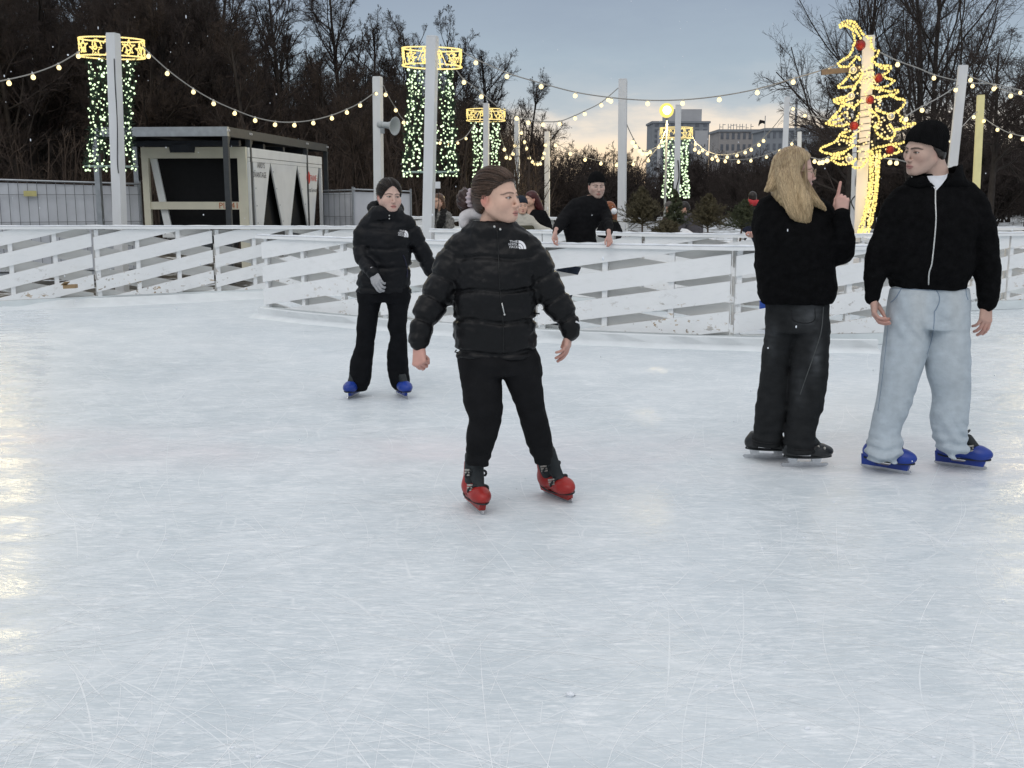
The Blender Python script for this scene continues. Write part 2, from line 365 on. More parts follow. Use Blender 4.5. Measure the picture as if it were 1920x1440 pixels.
def paint_white():
    m = bpy.data.materials.new('white paint'); nt, out = nodes(m); N = nt.nodes.new; L = nt.links.new
    p = N('ShaderNodeBsdfPrincipled'); L(p.outputs[0], out.inputs[0]); tc = N('ShaderNodeTexCoord'); ge = N('ShaderNodeNewGeometry')
    def noise(sc_, det, st=(1, 1, 1)):
        mp = N('ShaderNodeMapping'); mp.inputs['Scale'].default_value = st; L(ge.outputs['Position'], mp.inputs[0])
        n = N('ShaderNodeTexNoise'); n.inputs['Scale'].default_value = sc_; n.inputs['Detail'].default_value = det; n.inputs['Roughness'].default_value = .62; L(mp.outputs[0], n.inputs['Vector']); return n.outputs[0]
    def rr(v, a, b, c=0., d=1.):
        r = N('ShaderNodeMapRange'); L(v, r.inputs[0])
        for i, x in enumerate((a, b, c, d)): r.inputs[i + 1].default_value = x
        return r.outputs[0]
    def op(o, a, b):
        q = N('ShaderNodeMath'); q.operation = o
        for i, x in enumerate((a, b)):
            if isinstance(x, (int, float)): q.inputs[i].default_value = x
            else: L(x, q.inputs[i])
        return q.outputs[0]
    def mix(f, a, b):
        q = N('ShaderNodeMix'); q.data_type = 'RGBA'; L(f, q.inputs[0])
        for i, x in ((6, a), (7, b)):
            if isinstance(x, tuple): q.inputs[i].default_value = (*x, 1)
            else: L(x, q.inputs[i])
        return q.outputs[2]
    sp = N('ShaderNodeSeparateXYZ'); L(ge.outputs['Position'], sp.inputs[0])
    low = rr(sp.outputs[2], .25, .60, 1., 0.)
    base = mix(rr(noise(1.6, 4), .3, .7), (.80, .81, .81), (.87, .872, .868))
    base = mix(op('MULTIPLY', rr(noise(7, 6, (1, 1, 3)), .52, .75), .25), base, (.60, .60, .57))
    chips = op('MULTIPLY', rr(noise(13, 8, (1, 1, 1.6)), .585, .62), op('MULTIPLY', low, rr(noise(1.4, 3), .44, .58)))
    fine = op('MULTIPLY', rr(noise(42, 4), .70, .74), rr(sp.outputs[2], .2, 1.1, .9, .1))
    col = mix(op('MAXIMUM', chips, op('MULTIPLY', fine, .6)), base, mix(rr(noise(5, 3), .45, .62), (.24, .20, .16), (.46, .33, .19)))
    L(col, p.inputs['Base Color']); p.inputs['Roughness'].default_value = .5; p.inputs['Specular IOR Level'].default_value = .3
    b = N('ShaderNodeBump'); b.inputs['Strength'].default_value = .15; b.inputs['Distance'].default_value = .004; L(noise(60, 4, (1, 1, 6)), b.inputs['Height']); L(b.outputs[0], p.inputs['Normal'])
    return m
def ground_material():
    m = bpy.data.materials.new('snowy grass'); nt, out = nodes(m); N = nt.nodes.new; L = nt.links.new
    p = N('ShaderNodeBsdfPrincipled'); L(p.outputs[0], out.inputs[0]); tc = N('ShaderNodeTexCoord')
    n = N('ShaderNodeTexNoise'); n.inputs['Scale'].default_value = 1.4; n.inputs['Detail'].default_value = 9; n.inputs['Roughness'].default_value = .72; L(tc.outputs['Object'], n.inputs['Vector'])
    sp = N('ShaderNodeSeparateXYZ'); L(tc.outputs['Object'], sp.inputs[0])
    far = N('ShaderNodeMapRange'); L(sp.outputs[1], far.inputs[0]); far.inputs[1].default_value = 24; far.inputs[2].default_value = 70; far.inputs[3].default_value = -.02; far.inputs[4].default_value = -.10
    xr = N('ShaderNodeMapRange'); L(sp.outputs[0], xr.inputs[0]); xr.inputs[1].default_value = 1.; xr.inputs[2].default_value = 7.; xr.inputs[3].default_value = 0.; xr.inputs[4].default_value = .13
    a0 = N('ShaderNodeMath'); a0.operation = 'ADD'; L(n.outputs[0], a0.inputs[0]); L(far.outputs[0], a0.inputs[1]); a = N('ShaderNodeMath'); a.operation = 'ADD'; L(a0.outputs[0], a.inputs[0]); L(xr.outputs[0], a.inputs[1])
    rp = N('ShaderNodeValToRGB'); L(a.outputs[0], rp.inputs[0]); c = rp.color_ramp
    c.elements[0].position = .47; c.elements[0].color = (.035, .03, .022, 1); c.elements[1].position = .60; c.elements[1].color = (.72, .76, .80, 1)
    e = c.elements.new(.52); e.color = (.12, .11, .09, 1)
    L(rp.outputs[0], p.inputs['Base Color']); p.inputs['Roughness'].default_value = .8
    b = N('ShaderNodeBump'); b.inputs['Strength'].default_value = .8; b.inputs['Distance'].default_value = .05; L(n.outputs[0], b.inputs['Height']); L(b.outputs[0], p.inputs['Normal'])
    return m
M_ICE = ice_material(); M_WHITE = paint_white(); M_GROUND = ground_material()
M_SNOW = mk('snow', (.80, .83, .87), .8, .06, 30, .5)
M_KERB = mk('frosted kerb', (.70, .745, .75), .5, .08, 4, .3)
M_POST = mk('white post paint', (.66, .67, .68), .5, .07, 6, .05, stretch=(1, 1, .3))
M_POSTLIT = mk('lamplit yellow post paint', (.80, .72, .36), .5, .06, 6, .05)  # yellow lamp light on one post, put into its base colour
M_CABLE = mk('grey cable', (.30, .29, .27), .6, .1)
M_CABLE2 = mk('black cable', (.02, .02, .02), .6, .1)
M_BULB = glow('warm bulb', (1., .80, .40), 2.1)
M_BEAD = glow('warm rope light', (1., .77, .23), 1.45, 'FRONT')
M_BEAD2 = glow('pale rope light', (1., .78, .36), 1.35)
M_LED = glow('cold led', (.78, 1., .62), 1.8)
M_NET = mk('dark green wire', (.014, .042, .022), .7, .2)
M_SOCK = mk('bulb socket', (.55, .53, .48), .6, .1)
M_STEEL = mk('galvanised steel', (.33, .35, .37), .45, .15, 10, .05, .6)
M_DSTEEL = mk('dark grey steel', (.045, .05, .055), .5, .2, 10, .05)
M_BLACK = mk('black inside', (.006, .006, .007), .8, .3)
# ---------------------------------------------------------------- ground and ice
def sheet(name, x0, x1, y0, y1, z, m, nx=2, ny=2, fn=None):
    xs = np.linspace(x0, x1, nx); ys = np.linspace(y0, y1, ny); V = [(x, y, z + (fn(x, y) if fn else 0)) for y in ys for x in xs]
    F = [(j * nx + i, j * nx + i + 1, (j + 1) * nx + i + 1, (j + 1) * nx + i) for j in range(ny - 1) for i in range(nx - 1)]
    o = mesh_obj(name, V, F, m, None, True); o['kind'] = 'structure'; return o
sheet('ground', -1200, 1200, -60, 2400, -.06, M_GROUND)
_ic = [(-16, -8), (16, -8), (16, 16.2), (9, 15.2)] + [((u - 960) / FPX * Y, Y + .1) for u, Y in ((1900, 14.4), (1750, 14.0), (1600, 13.7), (1470, 13.6), (1300, 13.9), (1150, 14.4), (1000, 15.4), (930, 15.6), (930, 21.), (800, 21.3), (800, 17.), (700, 16.7), (500, 16.1), (250, 15.1), (0, 14.4), (-80, 14.))] + [(-16, 11.2)]
mesh_obj('ice', [(x, y, 0) for x, y in _ic], [tuple(range(len(_ic)))], M_ICE)['kind'] = 'structure'
# blade tracks cut into the ice: bent, crossing, most of them faint
def tracks(name, n, seed, m, wlo, whi, zlev, ymax=15.):
    g = np.random.default_rng(seed); Vs, Fs, k0 = [], [], 0; S = 14
    for _ in range(n):
        y = 1.4 + (ymax - 1.4) * g.uniform(0, 1)**1.35; x = g.uniform(-.62, .62) * (y + 1.2); a = g.normal(0, .85) + (math.pi if g.uniform() < .5 else 0) + (math.pi / 2 if g.uniform() < .34 else 0); L_ = g.lognormal(-.75, .75); cv = g.normal(0, .38); w = g.uniform(wlo, whi)
        t = np.linspace(0, 1, S); an = a + cv * t * L_; P = np.stack([x + np.cumsum(np.cos(an)) * L_ / S, y + np.cumsum(np.sin(an)) * L_ / S], 1)
        if P[:, 1].max() > ymax: continue
        nrm = np.stack([-np.sin(an), np.cos(an)], 1); ww = (w * np.sin(np.pi * np.clip(t, .02, .98))**.6 * g.uniform(.35, 1., S))[:, None]
        V = np.empty((2 * S, 3)); V[0::2, :2] = P - nrm * ww / 2; V[1::2, :2] = P + nrm * ww / 2; V[:, 2] = zlev + 1.2e-7 * len(Vs); Vs.append(V)
        i = np.arange(S - 1) * 2 + k0; Fs.append(np.stack([i, i + 2, i + 3, i + 1], 1)); k0 += 2 * S
    o = mesh_obj(name, np.vstack(Vs), np.vstack(Fs), m); o['kind'] = 'stuff'
M_TR1 = mk('scraped white ice', (.90, .92, .935), .7, .08, 50); M_TR2 = mk('pale ice groove', (.76, .80, .825), .4, .08, 50); M_TR3 = mk('bluish ice groove', (.57, .62, .65), .4, .1, 50)
tracks('blade_tracks', 2300, 1, M_TR1, .0016, .0036, .0006); tracks('blade_tracks', 2200, 2, M_TR2, .003, .008, .0002, )
# crumbs of scraped ice
g = np.random.default_rng(12); b = MB()
for _ in range(420):
    y = 1.5 + 9 * g.uniform(0, 1)**1.5; x = g.uniform(-.6, .6) * (y + 1); r_ = g.lognormal(-6.0, .45); b.sphere((x, y, r_ * .3), (r_ * g.uniform(.8, 1.8), r_ * g.uniform(.8, 1.5), r_ * .7), 5, 4)
b.build('ice_crumbs', M_SNOW, None)['kind'] = 'stuff'
# ---------------------------------------------------------------- rink barriers of slanted white boards
M_REAR = mk('shaded grey primer', (.74, .732, .705), .7, .08, 3, .1, stretch=(1, 1, 4))  # rear boards: primer grey with the shade behind the front boards mixed in
def clip_poly(poly, a, b, c):
    """keep a*x+b*z<=c"""
    out = []
    for i in range(len(poly)):
        p, q = poly[i], poly[(i + 1) % len(poly)]; fp, fq = a * p[0] + b * p[1] - c, a * q[0] + b * q[1] - c
        if fp <= 0: out.append(p)
        if (fp < 0 < fq) or (fq < 0 < fp):
            t = fp / (fp - fq); out.append((p[0] + t * (q[0] - p[0]), p[1] + t * (q[1] - p[1])))
    return out
def barrier(label, pts, plen, slope, rail_snow=True, kerb=.12, phase=.1, detail=True, name='rink_barrier', end_post=True, bwid=.18):
    """pts rows x, y, height left to right as seen from the ice; front boards rise to the right"""
    P = np.asarray(pts, float); d = np.r_[0, np.cumsum(np.hypot(*np.diff(P[:, :2], axis=0).T))]
    n = max(1, int(round(d[-1] / plen))); s = np.linspace(0, d[-1], n + 1)
    Q = np.stack([np.interp(s, d, P[:, i]) for i in range(3)], 1)
    root = thing(name, label, 'barrier', (Q[0][0], Q[0][1], 0), 'white rink barriers')
    cap = MB(); kick = MB(); snow = MB()
    for i in range(n):
        a, b = Q[i], Q[i + 1]; t = np.array([b[0] - a[0], b[1] - a[1], 0]); Lp = np.linalg.norm(t); t /= Lp; nf = np.array([t[1], -t[0], 0])
        H = (a[2] + b[2]) / 2; z0, z1 = kerb + .0, H - .035; up = np.array([0, 0, 1.])
        def put(mb, sl, off, ph, bw=bwid, pitch=.285, gap=.016):
            span = abs(sl) * Lp; k0 = -int(span / pitch) - 2
            for k in range(k0, int((z1 + span) / pitch) + 3):
                zb = z0 + ph + k * pitch + random.uniform(-.006, .006) - (0 if sl > 0 else -span) * 1
                zz = lambda x: zb + sl * x
                s1 = sl + random.uniform(-.004, .004)
                poly = [(gap, zb + s1 * gap), (Lp - gap, zb + s1 * (Lp - gap)), (Lp - gap, zb + bw + s1 * (Lp - gap)), (gap, zb + bw + s1 * gap)]
                poly = clip_poly(clip_poly(poly, 0, 1, z1), 0, -1, -z0)
                if len(poly) < 3: continue
                o = np.array([a[0], a[1], 0])
                mb.prism([o + t * x + up * z + nf * off for x, z in poly], -nf * .022)
        fb = MB(); put(fb, slope, .052, phase); fb.build('front_boards', M_WHITE, root)
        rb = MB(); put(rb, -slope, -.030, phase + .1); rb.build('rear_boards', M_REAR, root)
        xs = (.06, .36 * Lp, .70 * Lp) + ((Lp - .06,) if i == n - 1 else ())
        for x in xs:
            c = a + (b - a) * (x / Lp); q = MB(); q.box((c[0], c[1], (H - .035) / 2 + .004), (.055, .056, H - .037), rz=math.atan2(t[1], t[0])); q.build('post', M_WHITE, root)
    # rail, kick board and the snow lying on the rail follow the whole run, mitred at the joints
    def run(mb, w0, w1, za, zb, jig=0.):
        V = []; n2 = len(Q)
        for i in range(n2):
            t = Q[min(i + 1, n2 - 1)][:2] - Q[max(i - 1, 0)][:2]; t /= np.linalg.norm(t); nf = np.array([t[1], -t[0]]); H = Q[i][2]
            ext = -t * .06 if i == 0 else (t * .06 if i == n2 - 1 else 0 * t); c = Q[i][:2] + ext
            j = random.uniform(-jig, jig)
            for w, z in ((w0, za), (w1, za), (w1 - j, zb + j), (w0 + j, zb - j)):
                z_ = H + z if z <= 0.2 and z > -.2 and mb is not kick else z
                V.append((*(c + nf * w), z_))
        F = []
        for i in range(n2 - 1):
            for k in range(4):
                F.append((i * 4 + k, i * 4 + (k + 1) % 4, i * 4 + 4 + (k + 1) % 4, i * 4 + 4 + k))
        F += [(3, 2, 1, 0), tuple((n2 - 1) * 4 + k for k in range(4))]
        mb.add(V, F)
    run(cap, .085, -.085, -.033, .0); cap.build('top_rail', M_WHITE, root)
    run(kick, .075, -.05, .003, kerb - .003); kick.build('kick_board', M_KERB, root)
    if rail_snow:
        Qs = Q; s2 = np.linspace(0, d[-1], int(d[-1] / .12)); Q = np.stack([np.interp(s2, s, Qs[:, i]) for i in range(3)], 1)
        run(snow, .062, -.07, .002, .016, .007); snow.build('snow_cover', M_SNOW, root, True); Q = Qs
    return root
def at(u, Y, H): p = PY(u, 400, Y); return (p[0], Y, H)
B_LEFT = barrier('long white slatted barrier on the left below the white cooling unit', [at(-80, 13.9, 1.09), at(0, 14.3, 1.085), at(250, 15.0, 1.065), at(500, 16., 1.03), at(700, 16.6, 1.01), at(800, 16.9, 1.0)], 1.5, .22, phase=.05)
def foot(u, v, H): p = G(u, v); return (p[0], p[1], H)
nb = [foot(500, 592, 1.0), foot(600, 604, 1.0), foot(740, 616, 1.), foot(900, 628, 1.), foot(1030, 637, 1.), foot(1250, 647, 1.), foot(1450, 653, .99), foot(1640, 656, .99)]
nb += [(3.75, 10.45, .99), (4.05, 11.2, .99), (4.25, 12.8, .99)]
B_NEAR = barrier('nearest white slatted barrier behind the four skaters, scuffed along its foot', nb, 2.02, .155, phase=.02, bwid=.20)
B_BACK = barrier('white slatted barrier in front of the little spruces, behind the nearest one', [at(815, 15.6, 1.), at(1000, 15.2, 1.), at(1150, 14.2, 1.), at(1300, 13.7, 1.), at(1470, 13.4, 1.), at(1600, 13.5, 1.), at(1750, 13.8, 1.), at(1900, 14.2, 1.), at(2080, 14.7, 1.)], 1.6, .17, phase=.12)
B_FAR = barrier('short piece of far white barrier by the snowy grass at the right edge', [at(1770, 16.6, 1.), at(1900, 16.5, 1.), at(2050, 16.4, 1.)], 1.6, .17)
B_FAR2 = barrier('white barrier behind the woman in the grey fur coat', [at(770, 21.5, 1.06), at(900, 21.2, 1.06), at(1060, 20.6, 1.06), at(1180, 20.2, 1.06)], 1.6, .2)
# low bank of frozen slush along the foot of the left barrier
M_SNOWICE = mk('packed snow and ice', (.74, .775, .79), .6, .07, 5, .4, bscale=25)
def bank(name, P, w, h):
    P = resample(P, 40); V = []; F = []; rr_ = np.random.default_rng(5)
    for i, p in enumerate(P):
        t = unit(P[min(i + 1, 39)] - P[max(i - 1, 0)]); nf = np.array([t[1], -t[0], 0]); j = rr_.uniform(-.02, .02)
        for o, z in ((.07, h), (.14, h * .95), (w + j, h * .35), (w + .16 + j, .004), (w + .18 + j, -.02)): V.append(p + nf * o + [0, 0, z])
    for i in range(39):
        for k in range(4): F.append((i * 5 + k, i * 5 + k + 1, i * 5 + 6 + k, i * 5 + 5 + k))
    o = mesh_obj(name, V, F, M_SNOWICE, None, True); o['kind'] = 'structure'
bank('ice_bank', [(*at(u, Y, 0)[:2], 0.) for u, Y in ((-80, 13.9), (0, 14.3), (250, 15.), (500, 16.), (700, 16.6))], .22, .10)
bank('ice_bank', [(p[0], p[1], 0.) for p in nb[:8]], .10, .115)
# scraps caught in the left barrier
def scrap(label, u, v, Y, w, h, m, tilt):
    p = PY(u, v, Y); b = MB(); b.beam(p - [w / 2, 0, tilt * w / 2], p + [w / 2, 0, tilt * w / 2], .10, h); b.beam(p + [-w / 2, -.02, h / 2 - tilt * w / 2], p + [-w * .1, -.06, h * 1.3], .09, .006)
    o = b.build('cardboard_piece', m); props(o, label, 'cardboard')
M_CARD = mk('brown card', (.32, .22, .12), .8, .2)
scrap('torn brown cardboard piece stuck under the left barrier boards', 132, 537, 14.35, .16, .05, M_CARD, .05)
# ---------------------------------------------------------------- white posts, festoon lights
def post(label, u0, v0, u1, v1, Y, w, m=None, cat='post', z_bottom=-.06, group='white posts round the rink'):
    """square post whose top is at pixel (u0,v0) and that passes through (u1,v1)"""
    a = PY(u0, v0, Y); b = PY(u1, v1, Y); k = (a[2] - z_bottom) / (a[2] - b[2]); foot_ = a + (b - a) * k
    root = thing('wooden_post', label, cat, foot_, group); mb = MB(); mb.beam(foot_, a, w, w, (0.25, 1, 0)); mb.build('shaft', m or M_POST, root)
    c = MB(); t = unit(a - foot_); c.beam(a + t * .002, a + t * .02, w * .94, w * .94, (0.25, 1, 0)); c.build('post_cap', m or M_POST, root)
    return root
P1 = post('white post with a lit drum and a cold light curtain, left of the cooling unit', 212, 65, 225, 420, 15.9, .145)
P2 = post('white post carrying the grey horn loudspeaker', 708, 146, 711, 420, 18.5, .135)
P3 = post('tall white post inside the largest lit drum, behind the two girls in puffer jackets', 811, 70, 803, 430, 16.6, .15)
P4 = post('thin distant white post with a lit drum, right behind the foremost girl', 912, 195, 911, 400, 28, .13)
P5 = post('thin white post just right of the foremost girl, level with her face', 969, 222, 970, 420, 31, .13)
P6 = post('thin white post between the foremost girl and the man in black', 1026, 248, 1026, 415, 33, .14)
P7 = post('broad white post just right of the man in the black coat', 1168, 150, 1166, 405, 19.5, .14)
P8 = post('white post in front of the small lit drum by the tower block', 1272, 198, 1268, 395, 25, .125)
P9 = post('white post above the blonde woman, the nearer of two', 1476, 183, 1468, 380, 26, .13)
P10 = post('shorter thin white post above the blonde woman', 1499, 248, 1497, 380, 37, .14)
P11 = post('white post inside the glowing Christmas tree figure', 1629, 70, 1611, 438, 15.0, .15)
P11b = post('slim white post beside the Christmas tree figure, a black cable down its edge', 1607, 230, 1600, 438, 17.5, .11)
P12 = post('tall white post behind the man in the dark knit cap', 1806, 125, 1784, 330, 18, .14)
P13 = post('pale yellow post at the right behind the man in the dark knit cap', 1839, 180, 1828, 400, 24, .145, M_POSTLIT)
# small white junction box and cables on posts
jb = PY(821, 347, 16.48); b = MB(); b.box(jb, (.075, .05, .10)); b.build('junction_box', M_POST, P3)
b = MB(); b.tube([jb + [0, 0, -.05], jb + [.012, .02, -.25], PY(815, 425, 16.5)], .006, 5); b.build('cable', M_CABLE2, P3)
b = MB(); b.tube(resample([PY(1607, 320, 17.42), PY(1604, 345, 17.4), PY(1607, 362, 17.4), PY(1596, 378, 17.38), PY(1604, 400, 17.4), PY(1602, 436, 17.4)], 24), .011, 5); b.build('cable', M_CABLE2, P11b)
b = MB(); b.tube(resample([PY(1271, 300, 24.9), PY(1273, 330, 24.9), PY(1268, 355, 24.9), PY(1264, 395, 24.9)], 16), .014, 5); b.build('cable', M_CABLE2, P8)
b = MB(); b.tube(resample([PY(214, 110, 15.8), PY(216, 160, 15.8), PY(220, 230, 15.8), PY(220, 300, 15.8), PY(222, 325, 15.8)], 16), .007, 5); b.build('cable', M_CABLE2, P1)
# horn loudspeaker on the second post
hp = PY(717, 234, 18.4); hs = thing('horn_loudspeaker', 'grey horn loudspeaker fixed to a white post', 'loudspeaker', hp); M_HORN = mk('grey horn plastic', (.42, .44, .45), .5, .06)
ax = unit((.9, -.5, -.12)); b = MB(); b.lathe([(.045, 0), (.05, .02), (.052, .09), (.06, .13), (.085, .19), (.14, .245), (.155, .25), (.15, .24), (.08, .18), (.03, .12), (.004, .10)], hp + [.01, 0, 0], ax, 20); b.build('horn', M_HORN, hs, True)
b = MB(); b.lathe([(.004, -.10), (.05, -.095), (.06, -.06), (.055, -.01), (.03, 0.)], hp + [.01, 0, 0], ax, 16); b.build('driver', M_HORN, hs, True)
b = MB(); b.beam(hp + [-.03, .0, -.10], hp + [.03, -.03, -.10], .03, .09); b.beam(hp + [-.005, 0, -.13], hp + [.01, -.01, -.02], .02, .02); b.build('bracket', M_STEEL, hs)
# festoon strings: cable through pixel points with a depth at both ends, bulbs at pixel columns
def festoon(label, path, Y0, Y1, bulbs, br=.033, tube=.009):
    us = np.array([p[0] for p in path], float); k = (us - us[0]) / (us[-1] - us[0]); P = np.array([PY(p[0], p[1], Y0 + (Y1 - Y0) * t) for p, t in zip(path, k)])
    S = resample(P, max(16, 6 * len(P))); root = thing('festoon_string', label, 'string lights', S[len(S) // 2], 'festoon strings of warm bulbs')
    b = MB(); b.tube(S, tube, 5); b.build('cable', M_CABLE, root)
    cu = 960 + S[:, 0] / (S[:, 1] * CT - (S[:, 2] - CAMH) * ST) * FPX
    for u in bulbs:
        i = int(np.argmin(abs(cu - u))); j = min(max(i + (1 if u > cu[i] else -1), 0), len(S) - 1); f = 0 if cu[j] == cu[i] else min(1, max(0, (u - cu[i]) / (cu[j] - cu[i]))); c = S[i] + (S[j] - S[i]) * f
        tilt = np.array([random.uniform(-.25, .25), random.uniform(-.2, .2), -1.]); tilt /= np.linalg.norm(tilt)
        q = MB(); q.lathe([(br * .1, br * .55), (br * .62, br * .7), (br, br * 1.45), (br * .92, br * 2.0), (br * .5, br * 2.45), (.001, br * 2.55)], c, tilt, 8); bo = q.build('bulb', M_BULB, root, True)
        q = MB(); q.lathe([(.001, -.012), (br * .42, -.01), (br * .5, br * .3), (br * .55, br * .72), (.001, br * .74)], c, tilt, 8); q.build('socket', M_SOCK, bo)
    return root
festoon('bulb string from the left picture edge up to the left lit drum', [(-60, 163), (5, 151), (60, 138), (108, 120), (150, 96)], 13.5, 15.6, [-30, 16, 61, 109, 146])
festoon('sagging bulb string between the left lit drum and the loudspeaker post', [(268, 86), (279, 99), (318, 134), (362, 166), (400, 188), (440, 206), (478, 220), (517, 228), (552, 229), (587, 225), (622, 216), (650, 205), (676, 192), (714, 165)], 15.9, 18.5, [279, 315, 362, 400, 441, 478, 517, 553, 588, 622, 650, 676, 707])
festoon('bulb string dropping from the loudspeaker post behind the largest lit drum', [(719, 160), (726, 176), (742, 203), (758, 226), (790, 248), (826, 264), (843, 267), (858, 264), (874, 255), (893, 228)], 18.5, 27.5, [724, 741, 757, 826, 842, 858, 873])
festoon('long bulb string across the open sky from the largest drum to the lit tree', [(866, 96), (893, 111), (952, 137), (1015, 156), (1080, 173), (1147, 183), (1213, 188), (1281, 187), (1349, 180), (1419, 167), (1488, 147), (1557, 126), (1612, 100)], 16.5, 15.1, [893, 952, 1015, 1080, 1147, 1213, 1281, 1349, 1419, 1488, 1557], .033)
festoon('lower bulb string from the largest drum over the man in black to the broad post', [(856, 132), (869, 148), (904, 175), (935, 201), (968, 216), (990, 224), (1019, 228), (1050, 227), (1079, 216), (1096, 208), (1127, 192), (1159, 165)], 16.5, 19.4, [869, 904, 968, 990, 1019, 1050, 1079, 1096, 1127, 1140])
festoon('short deep loop of bulbs left of the post beside the girl', [(936, 245), (943, 268), (949, 289), (955, 292), (962, 282), (968, 262)], 28, 31, [945, 950, 955, 961, 966], .045)
festoon('short deep loop of bulbs between the two thin posts', [(973, 238), (978, 247), (985, 268), (993, 292), (1001, 302), (1008, 304), (1015, 301), (1019, 288), (1023, 268), (1026, 256)], 31, 33, [977, 983, 987, 993, 998, 1003, 1008, 1013, 1018, 1020, 1023], .045)
festoon('faint far bulb string behind the man in black', [(1029, 256), (1043, 268), (1070, 284), (1098, 295), (1127, 302), (1157, 305), (1187, 303), (1215, 296), (1240, 268)], 33, 31.5, [1043, 1070, 1098, 1127, 1157, 1187, 1215], .05)
festoon('bulb string from the broad post down to the small lit drum', [(1172, 222), (1178, 240), (1192, 268), (1198, 276), (1207, 283), (1218, 281), (1236, 271), (1250, 240)], 19.6, 31.5, [1188, 1192, 1199, 1206, 1212, 1220, 1236, 1241], .045)
festoon('upper bulb string between the small lit drum and the nearer blonde-side post', [(1298, 255), (1304, 266), (1317, 278), (1327, 284), (1346, 290), (1364, 290), (1383, 287), (1398, 281), (1409, 276), (1422, 267), (1440, 250), (1470, 214)], 31, 26, [1304, 1317, 1327, 1342, 1364, 1383, 1398, 1409, 1422, 1431], .043)
festoon('lower bulb string between the small lit drum and the shorter far post', [(1296, 268), (1311, 281), (1336, 293), (1359, 298), (1384, 299), (1409, 297), (1437, 290), (1463, 279), (1497, 258)], 31.5, 37, [1304, 1311, 1336, 1346, 1359, 1384, 1409, 1437, 1463, 1485], .05)
festoon('bulb string from the nearer blonde-side post towards the lit tree', [(1480, 192), (1487, 199), (1510, 212), (1548, 224), (1572, 228)], 26, 15.3, [1488, 1510], .035)
festoon('small bulb string between the blonde head and the foot of the lit tree', [(1500, 285), (1516, 293), (1528, 297), (1536, 299), (1544, 298), (1554, 294), (1566, 287)], 26, 15.3, [1516, 1528, 1536, 1544, 1553], .04)
festoon('bulb string from the top of the lit tree down to the tall right post', [(1648, 97), (1683, 114), (1722, 128), (1751, 140), (1790, 150), (1828, 156), (1865, 158), (1925, 172)], 15.1, 21, [1683, 1751, 1824, 1865, 1912], .034)
festoon('bulb string rising from the middle of the lit tree to the tall right post', [(1688, 228), (1700, 217), (1728, 200), (1760, 183), (1797, 160)], 15.2, 17.9, [1700, 1728, 1793], .034)
festoon('bulb string from the tall right post to the right picture edge', [(1815, 140), (1821, 144), (1864, 160), (1894, 173), (1960, 190)], 18, 16, [1821, 1864, 1895, 1930], .034)
festoon('bulb string between the man in the knit cap and the pale yellow post', [(1770, 275), (1785, 258), (1826, 214), (1833, 210)], 20, 23.9, [1785, 1826], .04)
festoon('bulb string from the pale yellow post to the right picture edge', [(1843, 216), (1846, 222), (1870, 238), (1896, 250), (1950, 262)], 24, 20, [1846, 1870, 1896, 1917], .038)
festoon('bulb string between the lit tree foot and the face of the man in the cap', [(1655, 296), (1670, 298), (1681, 299), (1712, 306), (1750, 310)], 15.3, 18, [1670, 1681], .034)
# flood lamp above the small drum
fp = PY(1250, 207, 31.); fr = thing('flood_lamp', 'bright yellow flood lamp shining above the small lit drum', 'lamp', fp)
M_FLOOD = glow('flood lamp core', (1., .90, .62), 9., 'FRONT'); M_FLOODHALO = glow('flood lamp halo', (1., .80, .20), 1.25)
b = MB(); b.sphere(fp + [0, -.07, 0], (.115, .06, .115), 16, 10); b.build('lamp_core', M_FLOOD, fr, True); b = MB(); b.sphere(fp + [0, .02, 0], (.205, .06, .205), 20, 10); b.build('lamp_glow', M_FLOODHALO, fr, True)  # wide yellow disc is the lamp's halo, added as a glowing shape
b = MB(); b.lathe([(.02, .20), (.12, .22), (.17, .12), (.165, .09), (.15, .09)], fp + [0, .03, 0], (0, 1, .15), 16); b.build('lamp_housing', M_DSTEEL, fr, True)
b = MB(); e = fp.copy(); e[2] = -.06; b.tube([e + [.05, .25, 0], fp + [.05, .25, .1]], .035, 8); b.tube([fp + [.05, .25, .05], fp + [0, .1, 0]], .025, 6); b.build('mast', M_STEEL, fr)
ld = bpy.data.lights.new('flood_light', 'POINT'); ld.energy = 600; ld.color = (1, .78, .40); ld.shadow_soft_size = .15; lo_ = bpy.data.objects.new('flood_light', ld); COL.objects.link(lo_); lo_.location = fp + [0, -.25, 0]
